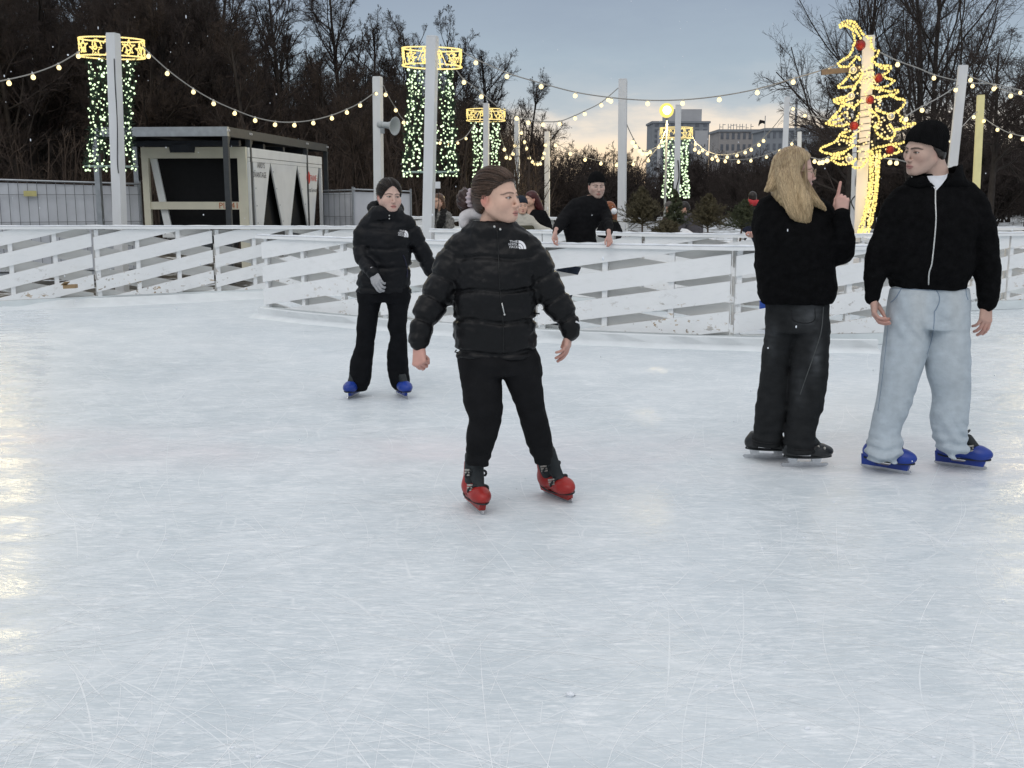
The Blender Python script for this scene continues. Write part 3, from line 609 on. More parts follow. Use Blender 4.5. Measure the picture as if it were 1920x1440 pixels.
# ---------------------------------------------------------------- lit drums and light curtains
def drum(label, u, v0, v1, Y, rad, seed, tilt=(0, 0)):
    r_ = np.random.default_rng(seed); a = PY(u, v0, Y); bq = PY(u, v1, Y); h = a[2] - bq[2]; c = (a + bq) / 2; c[1] = Y
    root = thing('light_drum', label, 'light ring', c, 'lit drums on the posts')
    def at_(an, z): return c + [rad * math.cos(an), rad * math.sin(an), z + tilt[0] * rad * math.cos(an) + tilt[1] * rad * math.sin(an)]
    for z, nm in ((h / 2, 'upper_hoop'), (-h / 2, 'lower_hoop')):
        b = MB(); P = [at_(t, z) for t in np.linspace(0, 2 * math.pi, 49)]; b.tube(P, .011, 5)
        for t in np.linspace(0, 2 * math.pi, 64, False): b.sphere(at_(t, z), .014, 6, 4, 1)
        b.build(nm, [M_BEAD2, M_BEAD], root, True)
    for k in range(12):
        a0 = 2 * math.pi * k / 12 + .1; w = 2 * math.pi / 12; b = MB(); kind = k % 3
        if kind == 0:
            t = np.linspace(0, 1, 14); P = [at_(a0 + w * (x + .22 * math.sin(2 * math.pi * x)) * .9, h * .42 * math.sin(3.1 * math.pi * x + .4)) for x in t]
        elif kind == 1:
            P = [at_(a0 + w * (.5 + (.42 if i % 2 == 0 else .17) * math.cos(2 * math.pi * i / 10 + .3)), h * (.42 if i % 2 == 0 else .17) * math.sin(2 * math.pi * i / 10 + .3)) for i in range(11)]
        else:
            t = np.linspace(0, 1, 16); P = [at_(a0 + w * (.5 + .36 * (1 - x) * math.cos(7 * x)), h * .42 * (1 - .8 * x) * math.sin(7 * x)) for x in t]
        b.tube(P, .007, 5); P = np.array(P); S = resample(P, 18)
        for q in S: b.sphere(q, .0125, 6, 4, 1)
        b.build('ornament', [M_BEAD2, M_BEAD], root, True)
    return root
def curtain(label, u, v0, v1, Y, rt, rb, n, per, seed, led=.0155):
    r_ = np.random.default_rng(seed); a = PY(u, v0, Y); bq = PY(u, v1, Y); root = thing('light_curtain', label, 'light curtain', a, 'curtains of cold lights')
    for k in range(n):
        an = 2 * math.pi * k / n + r_.uniform(-.12, .12); z = np.linspace(0, 1, 22); wob = r_.uniform(-.03, .03, (22, 2)); wob = (wob + np.roll(wob, 1, 0) + np.roll(wob, -1, 0)) / 2; wob[0] *= 0
        rad = rt + (rb - rt) * z**2.5 - .06 * np.sin(math.pi * z) * (rt > rb * .8)
        P = np.stack([a[0] + (bq[0] - a[0]) * z + rad * math.cos(an) + wob[:, 0], Y + rad * math.sin(an) + wob[:, 1], a[2] + (bq[2] - a[2]) * z], 1)
        b = MB(); b.tube(P, .006, 4)
        for t in np.linspace(.02, 1, per) + r_.uniform(-.018, .018, per):
            t = min(max(t, 0), 1); i = min(int(t * 21), 20); f = t * 21 - i; q = P[i] + (P[i + 1] - P[i]) * f
            b.sphere(q + r_.uniform(-.035, .035, 3) * [1, 1, .3], led * r_.uniform(.7, 1.25), 6, 4, 1)
        for t in r_.uniform(0, 1, 22):     # short dark green tinsel needles round the wire
            i = min(int(t * 21), 20)
            for _ in range(6): b.tube([P[i], P[i] + r_.uniform(-.07, .07, 3)], .004, 3)
        b.build('strand', [M_NET, M_LED], root, True)
    b = MB(); zb = bq[2] + .06; P = [np.array([bq[0] + rb * math.cos(t), Y + rb * math.sin(t), zb]) for t in np.linspace(0, 2 * math.pi, 41)]; b.tube(P, .009, 5); b.build('hoop', mk('pale hoop', (.35, .45, .42), .4), root, True)
drum('oblong lit drum seen edge on at the top of the left post', 210, 74, 107, 16.35, .455, 1, (-.015, .05))
curtain('cold light curtain hanging on the left post before the dark wood', 209, 116, 320, 16.35, .33, .38, 13, 21, 11)
drum('large lit drum seen slightly from below on the tall middle post', 810, 92, 124, 17.05, .455, 2, (-.04, .20))
curtain('large cold light curtain on the tall middle post', 807, 130, 330, 17.05, .33, .42, 16, 26, 12)
drum('lit drum on the thin post above the head of the foremost girl', 911, 206, 226, 28.5, .50, 3)
curtain('cold light curtain partly hidden by the head of the foremost girl', 911, 230, 380, 28.5, .36, .40, 13, 22, 13, .024)
drum('small distant lit drum before the grey tower block', 1268, 240, 259, 32., .47, 4)
curtain('distant cold light curtain behind a white post near the tower block', 1267, 262, 370, 32., .38, .42, 13, 20, 14, .028)
# ---------------------------------------------------------------- the glowing Christmas tree figure
YT = 14.86; TR = thing('christmas_tree_figure', 'glowing yellow Christmas tree figure of rope lights with a curled tip and red baubles', 'light figure', PY(1620, 441, YT))
M_ROPE = mk('clear rope', (.30, .24, .12), .5, .1)
TREE = [
 [(1574, 46), (1583, 41), (1592, 39), (1602, 43), (1609, 50), (1614, 58), (1620, 65), (1628, 71)], [(1576, 50), (1588, 49), (1597, 55), (1601, 65), (1603, 75), (1601, 85), (1598, 95), (1592, 103), (1584, 110), (1576, 115), (1571, 120), (1578, 125), (1588, 125), (1595, 120), (1601, 113), (1606, 106), (1612, 112)],
 [(1580, 45), (1592, 44), (1602, 51), (1608, 62), (1613, 72)],
 [(1634, 72), (1634, 88), (1640, 93), (1648, 97), (1643, 105), (1635, 110)], [(1600, 123), (1592, 140), (1585, 150), (1577, 157), (1571, 162), (1580, 165), (1592, 163), (1604, 158), (1612, 150), (1617, 138)], [(1596, 146), (1604, 149), (1612, 138)],
 [(1635, 115), (1645, 121), (1658, 123), (1670, 124), (1668, 131), (1660, 137), (1650, 140), (1640, 144)], [(1640, 117), (1652, 127), (1664, 129)], [(1655, 143), (1667, 148), (1676, 151), (1672, 156), (1664, 161), (1655, 164), (1645, 164), (1634, 161)], [(1634, 163), (1650, 168), (1665, 171), (1684, 169), (1680, 175), (1670, 178), (1655, 181), (1640, 184)],
 [(1667, 178), (1680, 184), (1696, 187), (1695, 196), (1688, 204), (1680, 210), (1672, 214), (1660, 212), (1650, 209), (1643, 205)], [(1685, 212), (1691, 220), (1687, 226), (1700, 232), (1716, 231)], [(1716, 232), (1700, 238), (1685, 243), (1675, 240), (1668, 234)], [(1641, 240), (1645, 250), (1655, 258), (1668, 259), (1678, 253), (1676, 243), (1670, 235)],
 [(1602, 164), (1597, 175), (1588, 180), (1575, 184), (1564, 187), (1567, 193), (1578, 193), (1590, 196), (1600, 202), (1607, 196), (1615, 187)], [(1570, 188), (1582, 188), (1592, 186)],
 [(1592, 196), (1578, 200), (1573, 208), (1565, 215), (1557, 225), (1550, 232), (1560, 234), (1575, 236), (1590, 233)], [(1562, 222), (1575, 217), (1584, 210)], [(1556, 230), (1570, 228), (1582, 224)], [(1611, 212), (1607, 222), (1606, 232)], [(1632, 206), (1640, 212), (1648, 222), (1646, 232), (1638, 238)],
 [(1592, 246), (1578, 250), (1570, 262), (1557, 271), (1545, 275), (1538, 278), (1540, 283), (1552, 288), (1565, 289), (1580, 285), (1592, 279), (1601, 272)], [(1580, 254), (1592, 258), (1600, 252)], [(1582, 262), (1592, 264), (1600, 260)],
 [(1582, 288), (1566, 293), (1558, 298), (1564, 303), (1578, 308), (1592, 307), (1600, 303)], [(1562, 296), (1574, 298), (1586, 294)], [(1604, 298), (1598, 311), (1608, 315), (1618, 311), (1626, 298)],
 [(1628, 283), (1645, 276), (1665, 272), (1685, 269), (1694, 266)], [(1690, 284), (1680, 287), (1668, 290), (1655, 295), (1648, 297)], [(1690, 283), (1684, 277), (1676, 274)],
 [(1631, 284), (1632, 320), (1630, 350), (1626, 375), (1620, 400), (1609, 438)], [(1649, 283), (1648, 310), (1646, 340), (1643, 375), (1637, 405), (1628, 438)], [(1636, 285), (1636, 330), (1633, 365), (1626, 395), (1614, 438)], [(1644, 285), (1643, 330), (1640, 365), (1633, 400), (1623, 438)]]
for ci, path in enumerate(TREE):
    P = np.array([PY(u, v, YT + (.03 if ci % 2 else -.02)) for u, v in path]); S = resample(P, 60); d_ = np.r_[0, np.cumsum(np.linalg.norm(np.diff(S, axis=0), axis=1))]
    b = MB(); b.tube(S[::3], .010, 5, 1); k = max(3, int(d_[-1] / .031)); rr_ = np.random.default_rng(ci)
    for t in np.linspace(0, d_[-1], k):
        b.sphere([np.interp(t, d_, S[:, i]) + rr_.uniform(-.006, .006) for i in range(3)], .0185 * rr_.uniform(.85, 1.15), 6, 4, 0)
    b.build('rope_light', [M_BEAD, M_ROPE], TR, True)
M_RED = mk('red bauble', (.24, .010, .008), .5, .3, 60, .3); M_SILV = mk('silver bauble', (.50, .50, .46), .25, .1, 30, .05, .6)
for u, v, r_, m in [(1614, 84, 8.5, M_RED), (1648, 146, 7, M_RED), (1632, 187, 7, M_RED), (1602, 236, 7, M_RED), (1670, 281, 7, M_RED), (1600, 131, 6, M_SILV), (1596, 180, 6, M_SILV), (1671, 218, 6, M_SILV), (1593, 298, 6, M_SILV)]:
    c = PY(u, v, YT - .06); b = MB(); b.sphere(c, r_ * .88 * MPP(v, YT), 16, 10)
    bo = b.build('red_bauble' if m is M_RED else 'silver_bauble', m, TR, True); q = MB(); q.tube([c + [.045 * math.cos(t) * r_ / 6, .01, .045 * math.sin(t) * r_ / 6] for t in np.linspace(0, 2 * math.pi, 17)], .007, 5); q.build('bauble_ring', M_RED if m is M_RED else M_BEAD2, bo, True)
b = MB(); rr_ = np.random.default_rng(4)
for v in list(range(134, 150, 14)) + list(range(180, 300, 13)):   # thin dark wires of the frame, and its struts
    hw = 30 + (v - 130) * .28; b.tube([PY(1622 - hw, v + 9, YT + .05), PY(1622 + hw, v - 9, YT + .05)], .004, 4)
b.tube([PY(1640, 150, YT + .06), PY(1640, 300, YT + .06)], .012, 5); b.tube([PY(1614, 120, YT + .06), PY(1607, 300, YT + .06)], .012, 5); b.tube([PY(1700, 245, YT + .06), PY(1560, 285, YT + .06)], .012, 5); b.build('wire_frame', M_CABLE2, TR)
b = MB()
for _ in range(210):
    v = rr_.uniform(120, 305); hw = 14 + (v - 120) * .26; b.sphere(PY(1622 + rr_.uniform(-hw, hw), v, YT + rr_.uniform(-.02, .06)), .015, 6, 4)
for _ in range(90):
    v = rr_.uniform(290, 436); b.sphere(PY(1640 - (v - 290) * .13 * (v > 340) * 1. + rr_.uniform(-7, 7), v, YT + .02), .015, 6, 4)
fl_ = b.build('twinkle_lights', M_BEAD2, TR, True); fl_['kind'] = 'stuff'
b = MB(); b.beam(PY(1540, 136, 15.2), PY(1597, 130, 15.2), .05, .07); b.beam(PY(1597, 130, 15.2), PY(1625, 127, 15.1), .05, .07); o = b.build('wooden_bar', mk('weathered wood', (.20, .15, .11), .7, .2), None); props(o, 'weathered wooden bar fixed crosswise behind the lit tree', 'bar')
for v in (120, 190, 260, 360):      # the light the rope lights throw on the post
    ld = bpy.data.lights.new('rope_light_glow', 'POINT'); ld.energy = 6; ld.color = (1, .62, .20); ld.shadow_soft_size = .12; lo_ = bpy.data.objects.new('rope_light_glow', ld); COL.objects.link(lo_); lo_.location = PY(1612 + (v > 300) * 22, v, 14.45)
# tall flood lamp masts stand beyond both picture edges; the wet ice mirrors them
for u, Y, zs, e in ((-34, 27., (6.6, 8.2, 9.6), 210), (1958, 30., (6.9, 8.6), 110)):
    p = PY(u, 300, Y); fr2 = thing('flood_mast', 'tall flood lamp mast beyond the %s picture edge' % ('left' if u < 0 else 'right'), 'lamp mast', (p[0], Y, -.06))
    b = MB(); b.tube([(p[0], Y, -.06), (p[0], Y, zs[-1] + .4)], np.array([.09, .06]), 10); b.build('mast', M_STEEL, fr2, True)
    for z in zs:
        b = MB(); b.box((p[0], Y - .16, z), (.5, .16, .36)); b.build('lamp_housing', M_DSTEEL, fr2); b = MB(); b.box((p[0], Y - .245, z), (.44, .006, .30)); b.build('lamp_glow', M_FLOOD, fr2)
        ld = bpy.data.lights.new('flood_light', 'POINT'); ld.energy = e; ld.color = (1, .80, .42); ld.shadow_soft_size = .22; lo_ = bpy.data.objects.new('flood_light', ld); COL.objects.link(lo_); lo_.location = (p[0], Y - .55, z)
# ---------------------------------------------------------------- cooling unit under its steel canopy
c5, s5 = math.cos(R(5)), math.sin(R(5)); AX = np.array([c5, -s5, 0]); BY = np.array([s5, c5, 0])     # along the front (to the right) / along the side (away)
O = PY(465, 365, 20.) * [1, 1, 0] + [0, 0, -.06]; WL, SL, HT = 1.98, 5.2, 2.36
CH = thing('cooling_unit', 'big white cooling unit with an open black front, under a dark steel canopy', 'cooling unit', O - AX * WL / 2)
M_CU = mk('lamplit cream paint', (.72, .68, .54), .5, .08, 4, .05); M_CW = mk('white sheet metal', (.80, .81, .80), .4, .06, 3, .03)  # the cream of the front frame carries yellow lamp light in its colour
def q(a, b_, z): return O + AX * a + BY * b_ + [0, 0, z]
zf = 2.42
b = MB(); b.beam(q(-WL, 0, zf - .1), q(0, 0, zf - .1), .10, .20); b.beam(q(-WL + .06, 0, 0), q(-WL + .06, 0, zf - .2), .12, .10); b.beam(q(-.08, 0, 0), q(-.08, 0, zf - .2), .16, .10, (0, 1, 0)); b.beam(q(-WL + .12, .0, 1.36), q(-.16, .0, 1.36), .05, .14); b.build('front_frame', M_CU, CH)
b = MB(); b.prism([q(-WL + .12, .06, zf - .2), q(-WL + .25, .06, zf - .2), q(-WL + .50, .06, .75), q(-WL + .36, .06, .75)], BY * .04); b.build('slanted_panel', M_CW, CH)
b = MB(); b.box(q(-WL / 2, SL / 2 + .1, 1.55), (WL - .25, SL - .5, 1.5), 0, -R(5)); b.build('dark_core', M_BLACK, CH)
b = MB(); b.beam(q(-WL, 0.1, zf + .005), q(-WL, SL, zf + .005), .06, .03); b.prism([q(-WL + .03, .06, zf - .03), q(-.05, .06, zf - .03), q(-.05, SL, zf - .03), q(-WL + .03, SL, zf - .03)], (0, 0, .03)); b.build('roof_plate', M_CW, CH)
b = MB(); b.beam(q(.0, .052, zf - .09), q(.0, SL, zf - .09), .05, .17); b.beam(q(.0, .06, zf - .22), q(.0, SL, zf - .22), .04, .07); b.beam(q(0, .08, 0), q(0, .08, zf - .26), .06, .12, (0, 1, 0)); b.beam(q(0, SL - .08, 0), q(0, SL - .08, zf - .26), .06, .14, (0, 1, 0)); b.build('side_frame', M_CW, CH)
def uside(u):           # distance along the side at a photo column
    d = ray(u, 350); k = d[0] / d[1]; return (k * O[1] - O[0]) / (BY[0] - k * BY[1])
zt, zb_ = zf - .26, .86
for (ua, ub, uc, ud) in ((474, 507, 477, 488), (507, 557, 527, 540), (557, 597, 574, 585)):
    A_, B_, C_, D_ = (uside(x) for x in (ua, ub, uc, ud)); b = MB(); b.prism([q(.018, A_ + .02, zt), q(.018, B_ - .02, zt), q(.018, D_, zb_), q(.018, C_, zb_)], AX * -.03)
    pn = b.build('side_panel', M_CW, CH)
    b = MB()
    for k in range(4):
        f = .12 + k * .25; b.lathe([(.016, 0), (.012, .006), (.001, .007)], q(.02, A_ + (C_ - A_) * f + .08, zt - (zt - zb_) * f), AX, 6)
    b.build('rivets', M_STEEL, pn)
for (ua, ub) in ((488, 527), (540, 574)):
    A_, B_ = uside(ua), uside(ub); b = MB(); T_ = uside((ua + ub) / 2 + 1); b.prism([q(-.2, T_ - .03, zt), q(-.2, T_ + .05, zt), q(-.2, B_ + .02, zb_), q(-.2, B_ - .28, zb_)], AX * -.05)
    for k in range(3): b.lathe([(.09, 0), (.09, .02), (.001, .021)], q(-.19, T_ + (B_ - T_ - .14) * (.35 + k * .25), zt - (zt - zb_) * (.4 + k * .22)), AX, 10, 1)
    b.build('slanted_coil', [M_STEEL, M_BLACK], CH)
b = MB(); b.beam(q(-.05, .2, .78), q(-.05, SL - .1, .78), .10, .14); b.build('base_rail', M_DSTEEL, CH)
for u in (483, 533, 579):
    t = uside(u); b = MB(); b.beam(q(0, t, 0), q(0, t, zb_ - .01), .10, .16, (0, 1, 0)); b.build('foot', M_CW, CH)
for a in (-.82, -.42):
    b = MB(); b.prism([q(a - .19, -.1, .86), q(a + .19, -.1, .86), q(a + .1, -.1, .55), q(a - .1, -.1, .55)], BY * .3); fb = b.build('fan_box', M_DSTEEL, CH); b = MB(); b.beam(q(a - .2, .0, .88), q(a + .2, .0, .88), .34, .025); b.build('fan_lid', M_STEEL, fb)
b = MB(); b.beam(q(-WL + .3, .05, .80), q(-.9, .05, .80), .06, .06); b.build('lower_rail', M_CW, CH)
def lettering(txt, size, org, xd, m, name, parent, thick=.004):
    V, F = text_mesh(txt, size); nrm = np.cross(xd, (0, 0, 1)); P = [org + xd * x + np.array([0, 0, 1.]) * y + nrm * thick for x, y, z in V]
    return mesh_obj(name, P, F, m, parent)
M_ORNG = mk('orange print', (.50, .13, .03), .6, .05); M_GREYP = mk('grey print', (.10, .10, .11), .6, .05); M_REDP = mk('red print', (.62, .04, .03), .6, .05)
lettering('PL041', .155, q(-.36, -.027, 1.31), AX, M_ORNG, 'lettering', CH)
t = uside(492); lettering('ADVANTAGE', .15, q(.02, uside(484), 1.88), BY, M_GREYP, 'lettering', CH); lettering('AIRSYS', .15, q(.02, uside(489), 2.06), BY, M_GREYP, 'lettering', CH)
lettering('TRANE', .19, q(.02, uside(585.5), 1.86), BY, M_REDP, 'lettering', CH); lettering('Rental Services', .13, q(.02, uside(583), 1.62), BY, M_GREYP, 'lettering', CH)
b = MB(); b.lathe([(.14, 0), (.14, .004), (.001, .005)], q(.021, uside(577), 1.93), AX, 18); b.build('round_emblem', M_REDP, CH)
# canopy
O2 = PY(428, 365, 19.) * [1, 1, 0] + [0, 0, -.06]
CA = thing('steel_canopy', 'dark grey steel canopy frame over the cooling unit', 'canopy', O2)
def k2(a, b_, z): return O2 + AX * a + BY * b_ + [0, 0, z]
zc = 2.64; W2, L2 = 2.35, 6.7
b = MB(); b.beam(k2(-W2, 0, zc), k2(.05, 0, zc), .10, .16); b.build('beam', M_STEEL, CA)
b = MB(); b.beam(k2(0, .051, zc), k2(0, L2, zc), .10, .16); b.build('beam', M_DSTEEL, CA)
b = MB(); b.beam(k2(-W2, .051, zc), k2(-W2, L2, zc), .10, .16); b.build('beam', M_DSTEEL, CA)
b = MB(); b.beam(k2(-W2 + .051, L2, zc), k2(-.051, L2, zc), .10, .16); b.build('beam', M_DSTEEL, CA)
for a, l in ((0, 0), (0, 1.19), (0, 4.98), (0, L2), (-W2, 0), (-W2, 1.6), (-W2, 4.98)):
    b = MB(); b.beam(k2(a, l, 0), k2(a, l, zc - .082), .09, .11, (0, 1, 0)); po = b.build('upright', M_DSTEEL if a == 0 else M_STEEL, CA)
    b = MB(); b.prism([k2(a, l + .055, zc - .082), k2(a, l + .2, zc - .082), k2(a, l + .055, zc - .3)], AX * .02); b.build('gusset', M_DSTEEL, po)
    if a == 0:
        b = MB()
        for o_ in (-.05, .05): b.lathe([(.022, 0), (.022, .012), (.001, .013)], k2(.05, l + o_, zc + .02), AX, 8)
        b.build('bolts', mk('bolt', (.6, .6, .6), .4), po)
b = MB(); b.prism([k2(-W2 + .06, .06, zc + .02), k2(-.06, .06, zc + .02), k2(-.06, L2 - .06, zc + .02), k2(-W2 + .06, L2 - .06, zc + .02)], (0, 0, .03)); b.build('roof_sheet', M_DSTEEL, CA)
b = MB()
for l in (.9, 2.3, 3.6, 5.): b.beam(k2(-W2 + .06, l, zc - .16), k2(-.06, l, zc - .16), .12, .10)
for l in (.5, 3.): b.lathe([(.28, 0), (.3, .14), (.25, .15)], k2(-W2 / 2, l + .6, zc - .32), (0, 0, 1), 14)
b.build('fan_bar', mk('dark blue grey', (.02, .025, .035), .6), CA)
# ---------------------------------------------------------------- site fences covered with white sheet
M_TARP = mk('white site sheet', (.60, .62, .66), .7, .08, 3, .5, bscale=7); M_WIRE = mk('wire mesh', (.16, .17, .18), .5, .1)
def site_fence(label, u0, u1, Y0, Y1, v0, v1, wires=True, sign=False):
    a = PY(u0, v0, Y0); c = PY(u1, v1, Y1); root = thing('site_fence', label, 'site fence', (a[0], a[1], -.06), 'sheeted site fences'); t = c - a; t[2] = 0; Lh = np.linalg.norm(t); t /= Lh; nf = np.array([t[1], -t[0], 0])
    f = lambda s, z, o=0.: np.array([a[0], a[1], 0]) + t * s + nf * o + [0, 0, z]; H = lambda s: a[2] + (c[2] - a[2]) * s / Lh
    nx, nz = 40, 10; r_ = np.random.default_rng(abs(int(u0)) + 9); V = []; wv = r_.uniform(-1, 1, (nz + 1, nx + 1)); wv = (wv + np.roll(wv, 1, 1) + np.roll(wv, -1, 1)) / 3
    for j in range(nz + 1):
        for i in range(nx + 1): V.append(f(Lh * i / nx, .0 + (H(Lh * i / nx) - .05) * j / nz, -.015 - .018 - .018 * wv[j, i]))
    mesh_obj('sheet', V, [(j * (nx + 1) + i, j * (nx + 1) + i + 1, (j + 1) * (nx + 1) + i + 1, (j + 1) * (nx + 1) + i) for j in range(nz) for i in range(nx)], M_TARP, root, True)
    b = MB(); b.tube([f(0, H(0)), f(Lh, H(Lh))], .021, 6); b.build('tube_rail', M_STEEL, root); b = MB(); b.tube([f(0, .1), f(Lh, .1)], .021, 6); b.build('tube_rail', M_STEEL, root)
    np_ = max(1, int(round(Lh / 2.4)))
    for i in range(np_ + 1):
        b = MB(); s = Lh * i / np_; b.tube([f(s, 0), f(s, H(s) + .06)], .024, 6); b.build('tube_post', M_STEEL, root)
    if wires:
        b = MB()
        for s in np.arange(.1, Lh, .16): b.beam(f(s, .1, .012), f(s, H(s), .012), .008, .008)
        for z in (.55, 1.0, 1.5): b.beam(f(0, z, .02), f(Lh, z, .02), .009, .009)
        b.build('wire_mesh', M_WIRE, root)
    if sign:
        p = f((PY(40, 363, Y0)[0] - a[0]) / t[0], 1.52, .03); b = MB(); b.beam(p - t * .11, p + t * .11, .012, .10); b.build('yellow_tag', mk('yellow tag', (.55, .50, .22), .6, .1), root)
site_fence('site fence with wire mesh over white sheet, left of the cooling unit', -70, 262, 19.6, 20.6, 335, 345, True, True)
site_fence('site fence with white sheet between the cooling unit and the rear girl', 600, 664, 25.5, 25, 358, 356)
site_fence('plain white sheeted fence panel directly behind the rear girl', 661, 770, 24.5, 24.8, 355, 359, False)
# dark crate and planks behind the barrier by the rear girl
cr = PY(763, 402, 22.); r0 = thing('grey_crate', 'grey crate behind the shoulder of the rear girl', 'crate', (cr[0], 22., -.06))
b = MB(); b.box((cr[0], 22., .46), (.52, .5, 1.04)); b.build('crate_body', mk('grey crate plastic', (.16, .17, .18), .6), r0); b = MB(); b.box((cr[0], 22., 1.0), (.58, .56, .05)); b.build('crate_rim', M_STEEL, r0)
# ---------------------------------------------------------------- far blocks of flats
M_T1 = mk('grey panel wall', (.235, .25, .27), .8, .08, .3); M_T2 = mk('pale panel wall', (.40, .40, .41), .8, .08, .3); M_WIN = mk('dark far windows', (.13, .14, .16), .3, .3, .5); M_T3 = mk('pinkish grey wall', (.32, .30, .29), .8, .08, .3)
def block(label, u0, u1, vt, Y, floors, cols, m, depth=16., extra=None, ratio=.55):
    a = PY(u0, vt, Y); c = PY(u1, vt, Y); H = a[2]; root = thing('apartment_block', label, 'building', ((a[0] + c[0]) / 2, Y, 0)); b = MB(); w = c[0] - a[0]
    b.box(((a[0] + c[0]) / 2, Y + depth / 2, H / 2), (w, depth, H)); b.build('wall', m, root)
    b = MB(); b.box(((a[0] + c[0]) / 2, Y + depth / 2, H + .35), (w + .8, depth + .8, .7)); b.build('roof_edge', M_T1, root)
    for i in range(floors):
        z = H * (i + .35) / floors; z2 = H * (i + .35 + ratio) / floors
        for j in range(cols):
            x = a[0] + w * (j + .5) / cols; ww = w / cols * .5; b = MB(); b.box((x, Y - .04, (z + z2) / 2), (ww, .1, z2 - z)); b.build('window', M_WIN, root)
    return root, a, c, H
Y_ = 380.
tb, a, c, H = block('tall grey tower block right of the flood lamp', 1224, 1330, 231, Y_, 14, 7, M_T1)
b = MB(); b.box((PY(1285, 226, Y_)[0], Y_ + 8, H + 2.5), (12.5, 9, 5)); b.build('lift_house', M_T2, tb)
b = MB(); x0, x1 = PY(1303, 240, Y_)[0], PY(1327, 240, Y_)[0]; b.box(((x0 + x1) / 2, Y_ - .3, H / 2 - 1), (x1 - x0, .6, H - 3)); b.build('pale_gable', M_T2, tb); b = MB(); x0, x1 = PY(1233, 240, Y_)[0], PY(1239, 240, Y_)[0]; b.box(((x0 + x1) / 2, Y_ - .3, H / 2 - 1), (x1 - x0, .6, H - 3)); b.build('pale_gable', M_T2, tb)
lb, a, c, H = block('long low grey block with roof letters right of the tower', 1349, 1443, 247, 330., 6, 9, M_T3)
b = MB(); rr_ = np.random.default_rng(8)
for u in (1353, 1359, 1369, 1374, 1379, 1385, 1391, 1396, 1403, 1412): b.box((PY(u, 240, 330)[0], 333, H + 1.3), (.16, .16, 2.4)); b.box((PY(u, 240, 330)[0] + .4, 333, H + rr_.uniform(1.2, 2.3)), (.8, .12, .16))
b.build('roof_sign_frame', M_T1, lb)
lb2, a, c, H = block('dim bluish block behind the blonde woman and the lit tree', 1436, 1590, 245, 300., 6, 14, M_T1)
b = MB(); b.box((PY(1523, 240, 300)[0], 305, H + .9), (3.2, 3, 1.8)); b.box((PY(1545, 240, 300)[0], 305, H + .5), (2., 3, 1.)); b.build('roof_house', M_T1, lb2)
mp_ = PY(1494, 185, 120); b = MB(); b.tube([(mp_[0], 120, 0), (mp_[0], 120, mp_[2])], .13, 6); o = b.build('slim_mast', M_T1); props(o, 'slim dark mast standing between two white posts', 'mast')
f0 = PY(1435, 217, 200); fm = thing('flag_pole', 'pole with a small dark drooping flag above the long block', 'flag', (f0[0], 200, 0)); b = MB(); b.tube([(f0[0], 200, 0), f0], .07, 6); b.build('pole', M_T1, fm)
b = MB(); b.add([f0 + [0, 0, -.9], f0 + [-1., 0, -.7], f0 + [-1.2, .1, -1.6], f0 + [-1.1, 0, -1.9], f0 + [-.9, .1, -1.5], f0 + [-.5, 0, -1.3], f0 + [0, .1, -1.5]], [(0, 1, 5, 6), (1, 2, 3, 4, 5)]); b.build('cloth', M_BLACK, fm)
# ---------------------------------------------------------------- bare trees
def grow(st, di, ln, r0, r1, S, wob, trop, g):
    B = len(st); P = np.empty((B, S + 1, 3)); P[:, 0] = st; d = di.copy(); step = ln[:, None] / S
    for s in range(S):
        d = d + g.normal(0, wob, (B, 3)) + np.array([0, 0, trop]); d /= np.linalg.norm(d, axis=1)[:, None]; P[:, s + 1] = P[:, s] + d * step
    t = np.linspace(0, 1, S + 1)[None, :]; return P, r0[:, None] + (r1 - r0)[:, None] * t
def spawn(P, rad, ln, n, t0, t1, ang, angj, lr, rr_, g, tip=True):
    B, S1, _ = P.shape; pi = np.repeat(np.arange(B), n); t = g.uniform(t0, t1, len(pi)); x = t * (S1 - 1); i = np.minimum(x.astype(int), S1 - 2); f = (x - i)[:, None]
    st = P[pi, i] * (1 - f) + P[pi, i + 1] * f; tan = P[pi, i + 1] - P[pi, i]; tan /= np.linalg.norm(tan, axis=1)[:, None]
    v = g.normal(size=(len(pi), 3)); v -= tan * (v * tan).sum(1)[:, None]; v /= np.linalg.norm(v, axis=1)[:, None]
    a = R(ang) + g.normal(0, R(angj), len(pi)); d = tan * np.cos(a)[:, None] + v * np.sin(a)[:, None]
    L_ = ln[pi] * lr * (1.15 - .75 * t) * g.uniform(.7, 1.25, len(pi)); r0 = (rad[pi, i] * (1 - f[:, 0]) + rad[pi, i + 1] * f[:, 0]) * rr_
    return st, d, L_, r0
def tubes(batches):
    Vs, Fs, n0 = [], [], 0
    for P, rad, sides in batches:
        B, S1, _ = P.shape; T = np.gradient(P, axis=1); T /= np.linalg.norm(T, axis=2)[..., None] + 1e-9
        ref = np.where(np.abs(T[:, :1, 2:3]) < .9, np.array([0, 0, 1.]), np.array([1., 0, 0])); X = np.cross(T, np.broadcast_to(ref, T.shape)); X /= np.linalg.norm(X, axis=2)[..., None] + 1e-9; Yv = np.cross(T, X)
        an = np.arange(sides) * 2 * math.pi / sides; V = P[:, :, None, :] + rad[:, :, None, None] * (np.cos(an)[None, None, :, None] * X[:, :, None, :] + np.sin(an)[None, None, :, None] * Yv[:, :, None, :])
        idx = np.arange(B * S1 * sides).reshape(B, S1, sides); a = idx[:, :-1, :]; b = np.roll(a, -1, 2); c = np.roll(idx[:, 1:, :], -1, 2); d = idx[:, 1:, :]
        Vs.append(V.reshape(-1, 3)); Fs.append(np.stack([a, b, c, d], -1).reshape(-1, 4) + n0); n0 += B * S1 * sides
    return np.vstack(Vs), np.vstack(Fs)
